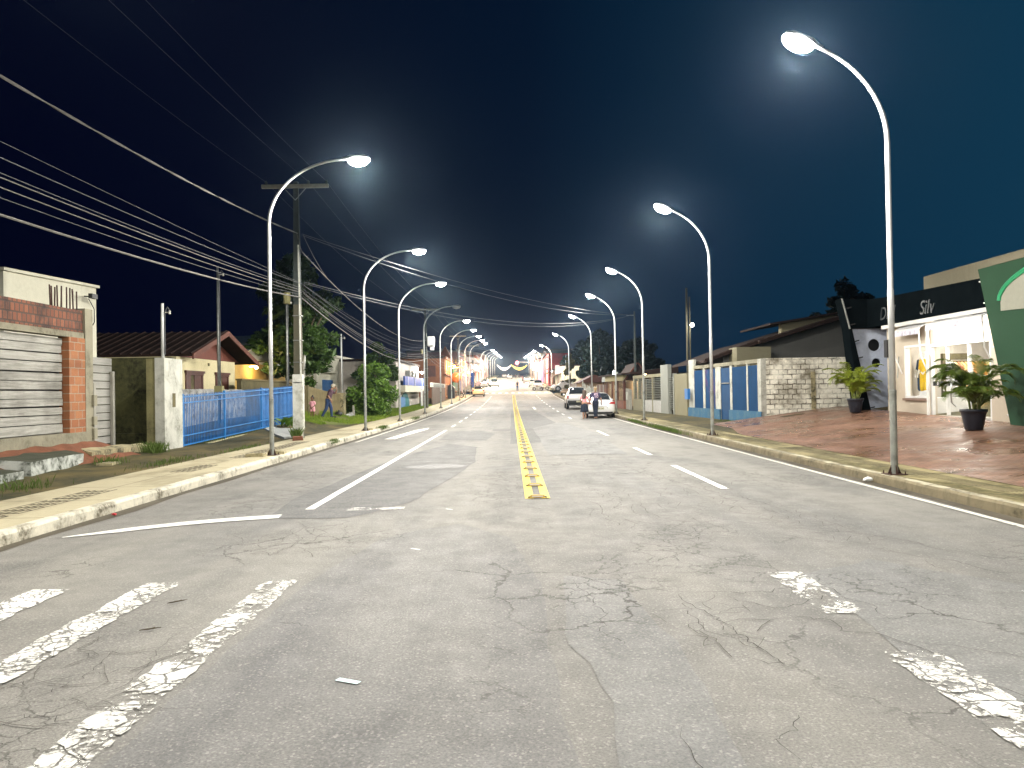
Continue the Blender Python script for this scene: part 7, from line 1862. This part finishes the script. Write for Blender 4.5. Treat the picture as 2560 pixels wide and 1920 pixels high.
# beyond the cross street
SF = [('small_shop', 'little white and violet shop on the far left corner', -1, -8.3, 127, 133, 3.0, (.62, .55, .7), [((129, 130.5, 0, 2), 'glass')], [], ((127.4, 132.6, 2.3, 2.9), (.45, .3, .8)), 'flat', None, 0),
      ('canopy_building', 'big far left building with grey metal canopy over pink shopfront', -1, -9.2, 134, 168, 6.0, (.4, .24, .26), [((138, 142, 0, 3), (.2, .07, .06)), ((148, 153, 0, 3), (.25, .18, .2)), ((158, 162, 0, 3), 'glass')], [((136, 166, 3.6, 4.8), 'white_shade')], None, 'flat', (5.2, 2.6, (.35, .37, .36)), 0),
      ('far_shop', 'far left shop with pale upper wall past the canopy building', -1, -9.0, 170, 190, 5.5, (.5, .4, .4), [((173, 178, 0, 2.6), (.6, .5, .5)), ((182, 186, 0, 2.6), 'glass')], [], ((171, 189, 3.0, 4.0), (1, .75, .7)), 'flat', (3.0, 1.5, (.5, .45, .45)), .6),
      ('far_shop', 'far left rust-red shop with lit doorway', -1, -9.0, 192, 214, 6.5, (.35, .15, .1), [((196, 202, 0, 2.8), (.7, .6, .45))], [], ((194, 212, 3.1, 4.1), (1, .55, .35)), 'shed', (3.1, 1.5, (.4, .3, .3)), .7),
      ('far_shop', 'far left cream shop near the bunting', -1, -9.0, 217, 245, 6.0, (.6, .5, .4), [((222, 230, 0, 2.8), 'glass')], [], ((219, 243, 3.2, 4.2), (1, .8, .6)), 'flat', None, .7),
      ('far_shop', 'last dim building on the left under the street glow', -1, -9.0, 248, 300, 7.0, (.35, .2, .18), [((255, 265, 0, 3), 'glass')], [((270, 290, 3.5, 5), (1, .7, .5))], None, 'shed', None, 0),
      ('corner_shop', 'pale green corner shop with white lit front on the right', 1, 8.2, 127, 146, 3.6, (.6, .62, .52), [((128, 130, 0, 2.2), 'white'), ((131, 133, 0, 2.2), 'white'), ((135, 139, 0, 2.2), (.4, .2, .15))], [], ((128.5, 133.5, 2.5, 3.5), (.9, .92, .95)), 'flat', (2.4, 1.0, (.25, .14, .1)), .8),
      ('low_shop', 'low brown shop with tiled awning on the right', 1, 7.9, 148, 157, 3.0, (.45, .3, .22), [((150, 152, 0, 2.2), (.5, .06, .06)), ((153, 155, 0, 2.2), 'white')], [], None, 'shed', (2.7, 1.4, (.2, .08, .05)), 0),
      ('red_building', 'tall dark red building on the right with lit sign panels', 1, 7.6, 159, 186, 6.2, (.25, .015, .02), [((163, 168, 0, 2.8), (.6, .55, .4)), ((174, 180, 0, 2.8), 'glass')], [], ((161, 166, 3.2, 5.2), (1, .75, .6)), 'gable', None, 1.0),
      ('violet_shop', 'right-hand shop glowing pink and violet', 1, 7.2, 189, 212, 5.0, (.5, .25, .5), [((192, 198, 0, 2.8), (.8, .4, .8)), ((202, 208, 0, 2.8), (.6, .3, .7))], [], ((190, 211, 3.0, 4.4), (.95, .35, 1.0)), 'flat', None, 1.3),
      ('far_shop', 'right-hand rosy shop past the violet one', 1, 7.0, 215, 240, 5.5, (.55, .3, .28), [((220, 228, 0, 2.8), (.8, .6, .5))], [], ((217, 238, 3.0, 4.2), (1, .6, .55)), 'shed', None, .8),
      ('far_shop', 'last building on the right near the red light', 1, 7.0, 243, 300, 7.0, (.4, .3, .25), [((250, 262, 0, 3), 'glass')], [((268, 290, 3.5, 5), (1, .8, .6))], None, 'flat', None, 0)]
for nm, lb, sd, x, a, b, h, wl, dr_, wn__, sg, rf, aw, em in SF:
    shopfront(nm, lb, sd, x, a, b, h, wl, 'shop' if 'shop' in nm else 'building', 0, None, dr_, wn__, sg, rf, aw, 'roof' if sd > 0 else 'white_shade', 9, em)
for (x, y, c, e) in ((-7.6, 140, (1, .8, .75), 500), (-7.6, 155, (1, .8, .78), 500), (-7.4, 180, (1, .75, .65), 600), (-7.4, 205, (1, .7, .5), 700), (6.8, 137, (1, .97, .9), 500), (6.2, 172, (1, .7, .6), 500), (5.9, 200, (1, .45, 1), 800), (5.9, 228, (1, .65, .6), 700)):
    z_ = zr(y) + 3.2
    add_light('shop_lamp_light', (x, y, z_), e, c, 'POINT', .2)
    s_ = 1 if x > 0 else -1
    T = thing('shop_lamp', f'small lit wall lamp over a far {"right" if x > 0 else "left"} shopfront {ORD[int(y) % 9]} in the glow' , 'lamp', (x + s_ * .4, y, z_), 0, 'lit lamps over far shopfronts')
    mb = MB(); mb.ball((x + s_ * .35, y, z_), .13, 1, 1, 1, 1); mb.build('bulb', MAT['cool_bulb'], T, True)
    mb = MB(); mb.tube([(x + s_ * .35, y, z_), (x + s_ * 1.3, y, z_ + .2)], .03, 5); mb.build('arm', MAT['galv'], T, True)
# hanging white signs and blue banner on the canopy building
for i, y in enumerate((139, 143.5, 149, 154.5, 160, 165)):
    T = thing('hanging_sign', f'small white sign hanging under the far left canopy, {ORD[i]} from the near end', 'sign', (-7.0, y, zr(y) + 4), 0, 'signs hanging under the canopy')
    zz = zr(y) + 3.9; mb = MB(); mb.box(-7.03, -6.97, y - .5, y + .5, zz - .6, zz + .5); mb.build('panel', MAT['white'], T, True)
    mb = MB(); mb.tube([(-7, y, zz + .5), (-7, y, zz + 1.0)], .02, 5); mb.build('hanger', MAT['galv'], T, True)
T = thing('blue_banner', 'tall blue feather banner before the far left shopfront', 'banner', (-7.0, 136, zp(136)))
mb = MB(); zz = zp(136); mb.prism([(-7.25, zz + .5), (-6.75, zz + .5), (-6.75, zz + 2.9), (-7.0, zz + 3.1), (-7.25, zz + 2.9)], 'y', 136, 136.03); mb.build('cloth', plain('banner_blue', (.02, .1, .5), .7), T, True)
mb = MB(); mb.tube([(-7.28, 136, zz), (-7.28, 136, zz + 3.2)], .025, 6); mb.build('pole', MAT['galv'], T, True)
T = thing('sign_post', 'white upright sign board on the right corner', 'sign', (6.9, 121.5, zr(121)))
mb = MB(); zz = zr(122); mb.box(6.9, 7.55, 121.95, 122.05, zz + 2.8, zz + 4.2); mb.build('board', emit('board_pink', (1, .72, .72), .8), T, True)
mb = MB(); mb.tube([(7.2, 122, zz), (7.2, 122, zz + 2.8)], .05, 8); mb.build('post', MAT['galv'], T, True)
T = thing('thin_pole', 'thin pale pole on the right pavement before the corner', 'pole', (7.0, 104, zp(104)))
mb = MB(); zz = zp(104); mb.tube([(7.0, 104, zz), (7.35, 104, zz + 5.4)], [.05, .035], 8); mb.build('pole', MAT['pole_paint'], T, True)
mb = MB(); mb.tube([(7.34, 104, zz + 5.3), (7.5, 104, zz + 5.35)], .02, 5); mb.build('hook', MAT['galv'], T, True)
# traffic light, bunting, people in the distance
T = thing('traffic_light', 'red traffic light on an overhead arm at the far crossing', 'traffic light', (6.4, 232, zr(232)))
zz = zr(232); mb = MB(); mb.tube([(6.6, 232, zz), (6.6, 232, zz + 5.2), (1.5, 232, zz + 5.5)], .09, 8); mb.build('mast', MAT['galv'], T, True)
mb = MB(); mb.box(1.25, 2.0, 231.8, 232.2, zz + 4.0, zz + 5.6, .03); hs = mb.build('signal_head', MAT['black'], T, True)
mb = MB(); mb.ball((1.62, 231.75, zz + 5.2), .5, 1, .4, 1); mb.build('red_lens', emit('red_signal', (1, .02, .05), 30), hs, True)
mb = MB(); mb.lathe([(.13, 0), (.13, .05)], (1.62, 231.77, zz + 4.5), 12, 'y'); mb.build('dark_lens', MAT['glass'], hs, True)
add_light('signal_light', (1.62, 231.2, zz + 5.2), 900, (1, .03, .06), 'POINT', .3)
for i, (a, b, c, lb) in enumerate(((-4.2, -.2, (.72, .68, .7), 'pale white garland swag'), (-.2, 4.4, (.85, .68, .1), 'bright yellow garland swag'))):
    T = thing('garland', f'{lb} strung across the far street', 'garland', ((a + b) / 2, 220, zr(220) + 4))
    mb = MB(); P = cat((a, 220, zr(220) + 4.8), (b, 220, zr(220) + 4.6), .9, 16); V = []
    for k, p in enumerate(P):
        wv = .25 + .5 * math.sin(math.pi * k / 16); V.append((mb.v(p), mb.v(p - Vector((0, .05, wv)))))
    for A, B in zip(V, V[1:]): mb.bm.faces.new((A[0], B[0], B[1], A[1]))
    o = mb.build('drape', plain('garland_cloth', c, .7), T, True); o.modifiers.new('s', 'SOLIDIFY').thickness = .05
    mb = MB(); mb.tube(P, .03, 5); mb.build('rope', MAT['cable'], T, True)
for i, (x, y) in enumerate(((.9, 128), (-7.0, 131))):
    z_ = zr(y) if x > -5 else zp(y)
    T = thing('person', ('distant pedestrian in dark clothes crossing the far street', 'distant person in blue standing at the far left shop')[i], 'person', (x, y, z_))
    mb = MB()
    for s in (-1, 1):
        capsule(mb, (s * .09, 0, .88), (s * .09, .06 * s, .46), .085, .06); capsule(mb, (s * .09, .06 * s, .46), (s * .09, 0, .08), .06, .04); capsule(mb, (s * .09, -.02, .05), (s * .09, .16, .04), .04, .035, 8)
        capsule(mb, (s * .2, 0, 1.42), (s * .26, -.02, 1.12), .05, .042); capsule(mb, (s * .26, -.02, 1.12), (s * .25, .08, .88), .042, .03); hand(mb, (s * .25, .08, .88), (0, .25, -.95), (-s, 0, 0), 1, .5, s)
    capsule(mb, (-.06, 0, .96), (.06, 0, .96), .115, .115); capsule(mb, (0, 0, 1), (0, 0, 1.33), .12, .14, 14, .8, Vector((0, 1, 0))); capsule(mb, (-.15, 0, 1.43), (.15, 0, 1.43), .06, .06); capsule(mb, (0, 0, 1.44), (0, .01, 1.53), .055, .05); head(mb, (0, .02, 1.64))
    fuse(mb, 'body', MAT['skin'], T, .012)
    mb = MB(); capsule(mb, (0, 0, .95), (0, 0, 1.34), .145, .16, 16, .8, Vector((0, 1, 0))); capsule(mb, (-.15, 0, 1.42), (.15, 0, 1.42), .076, .076); fuse(mb, 'shirt', MAT['navy'] if i == 0 else plain('blue_shirt', (.03, .06, .25), .8), T, .014)
    mb = MB()
    for s in (-1, 1): capsule(mb, (s * .09, 0, .9), (s * .09, .06 * s, .46), .1, .075); capsule(mb, (s * .09, .06 * s, .46), (s * .09, 0, .1), .075, .055)
    fuse(mb, 'trousers', MAT['denim'], T, .014)
# a far street lamp in a side street and town lights on the right
T = thing('far_lamp', 'distant lone street lamp above the dark trees on the right', 'lamp', (16, 132, 2))
mb = MB(); mb.tube([(15.9, 132, 2), (15.9, 132, 8.2)], .07, 8); mb.build('pole', MAT['upole'], T, True)
mb = MB(); mb.ball((15.75, 131.8, 8.4), .3); mb.build('bulb', MAT['cool_bulb'], T, True)
for i, (x, y, z) in enumerate(((20.5, 150, 8.2), (21.5, 150, 7.9), (25, 150, 7.8))):
    T = thing('far_bulb', f'tiny distant light on a roof edge right of the lone lamp, {ORD[i]} from the left', 'lamp', (x, y, z), 0, 'tiny distant lights')
    mb = MB(); mb.ball((x, y, z), .12, 1, 1, 1, 1); mb.build('bulb', MAT['cool_bulb'], T, True)
    mb = MB(); mb.tube([(x, y, 1), (x, y, z)], .05, 5); mb.build('pole', MAT['upole_top'], T, True)
# ------------------------------------------------------------------ haze volume added to give the lamps halos
HZ = 0.00022
mb = MB(); mb.box(-310, 310, -40, 660, -1.2, 26); hz = mb.build('haze', None); tag(hz, kind='stuff')
hm = bpy.data.materials.new('haze'); hm.use_nodes = True; hn = hm.node_tree; hn.nodes.clear()
ho = hn.nodes.new('ShaderNodeOutputMaterial'); hv = hn.nodes.new('ShaderNodeVolumePrincipled')
hv.inputs['Color'].default_value = (.5, .74, 1, 1); hv.inputs['Density'].default_value = HZ; hv.inputs['Anisotropy'].default_value = .9
hn.links.new(hv.outputs[0], ho.inputs['Volume']); hz.data.materials.append(hm)
hz.display_type = 'WIRE'
SC.cycles.volume_step_rate = 1.0; SC.cycles.volume_bounces = 0
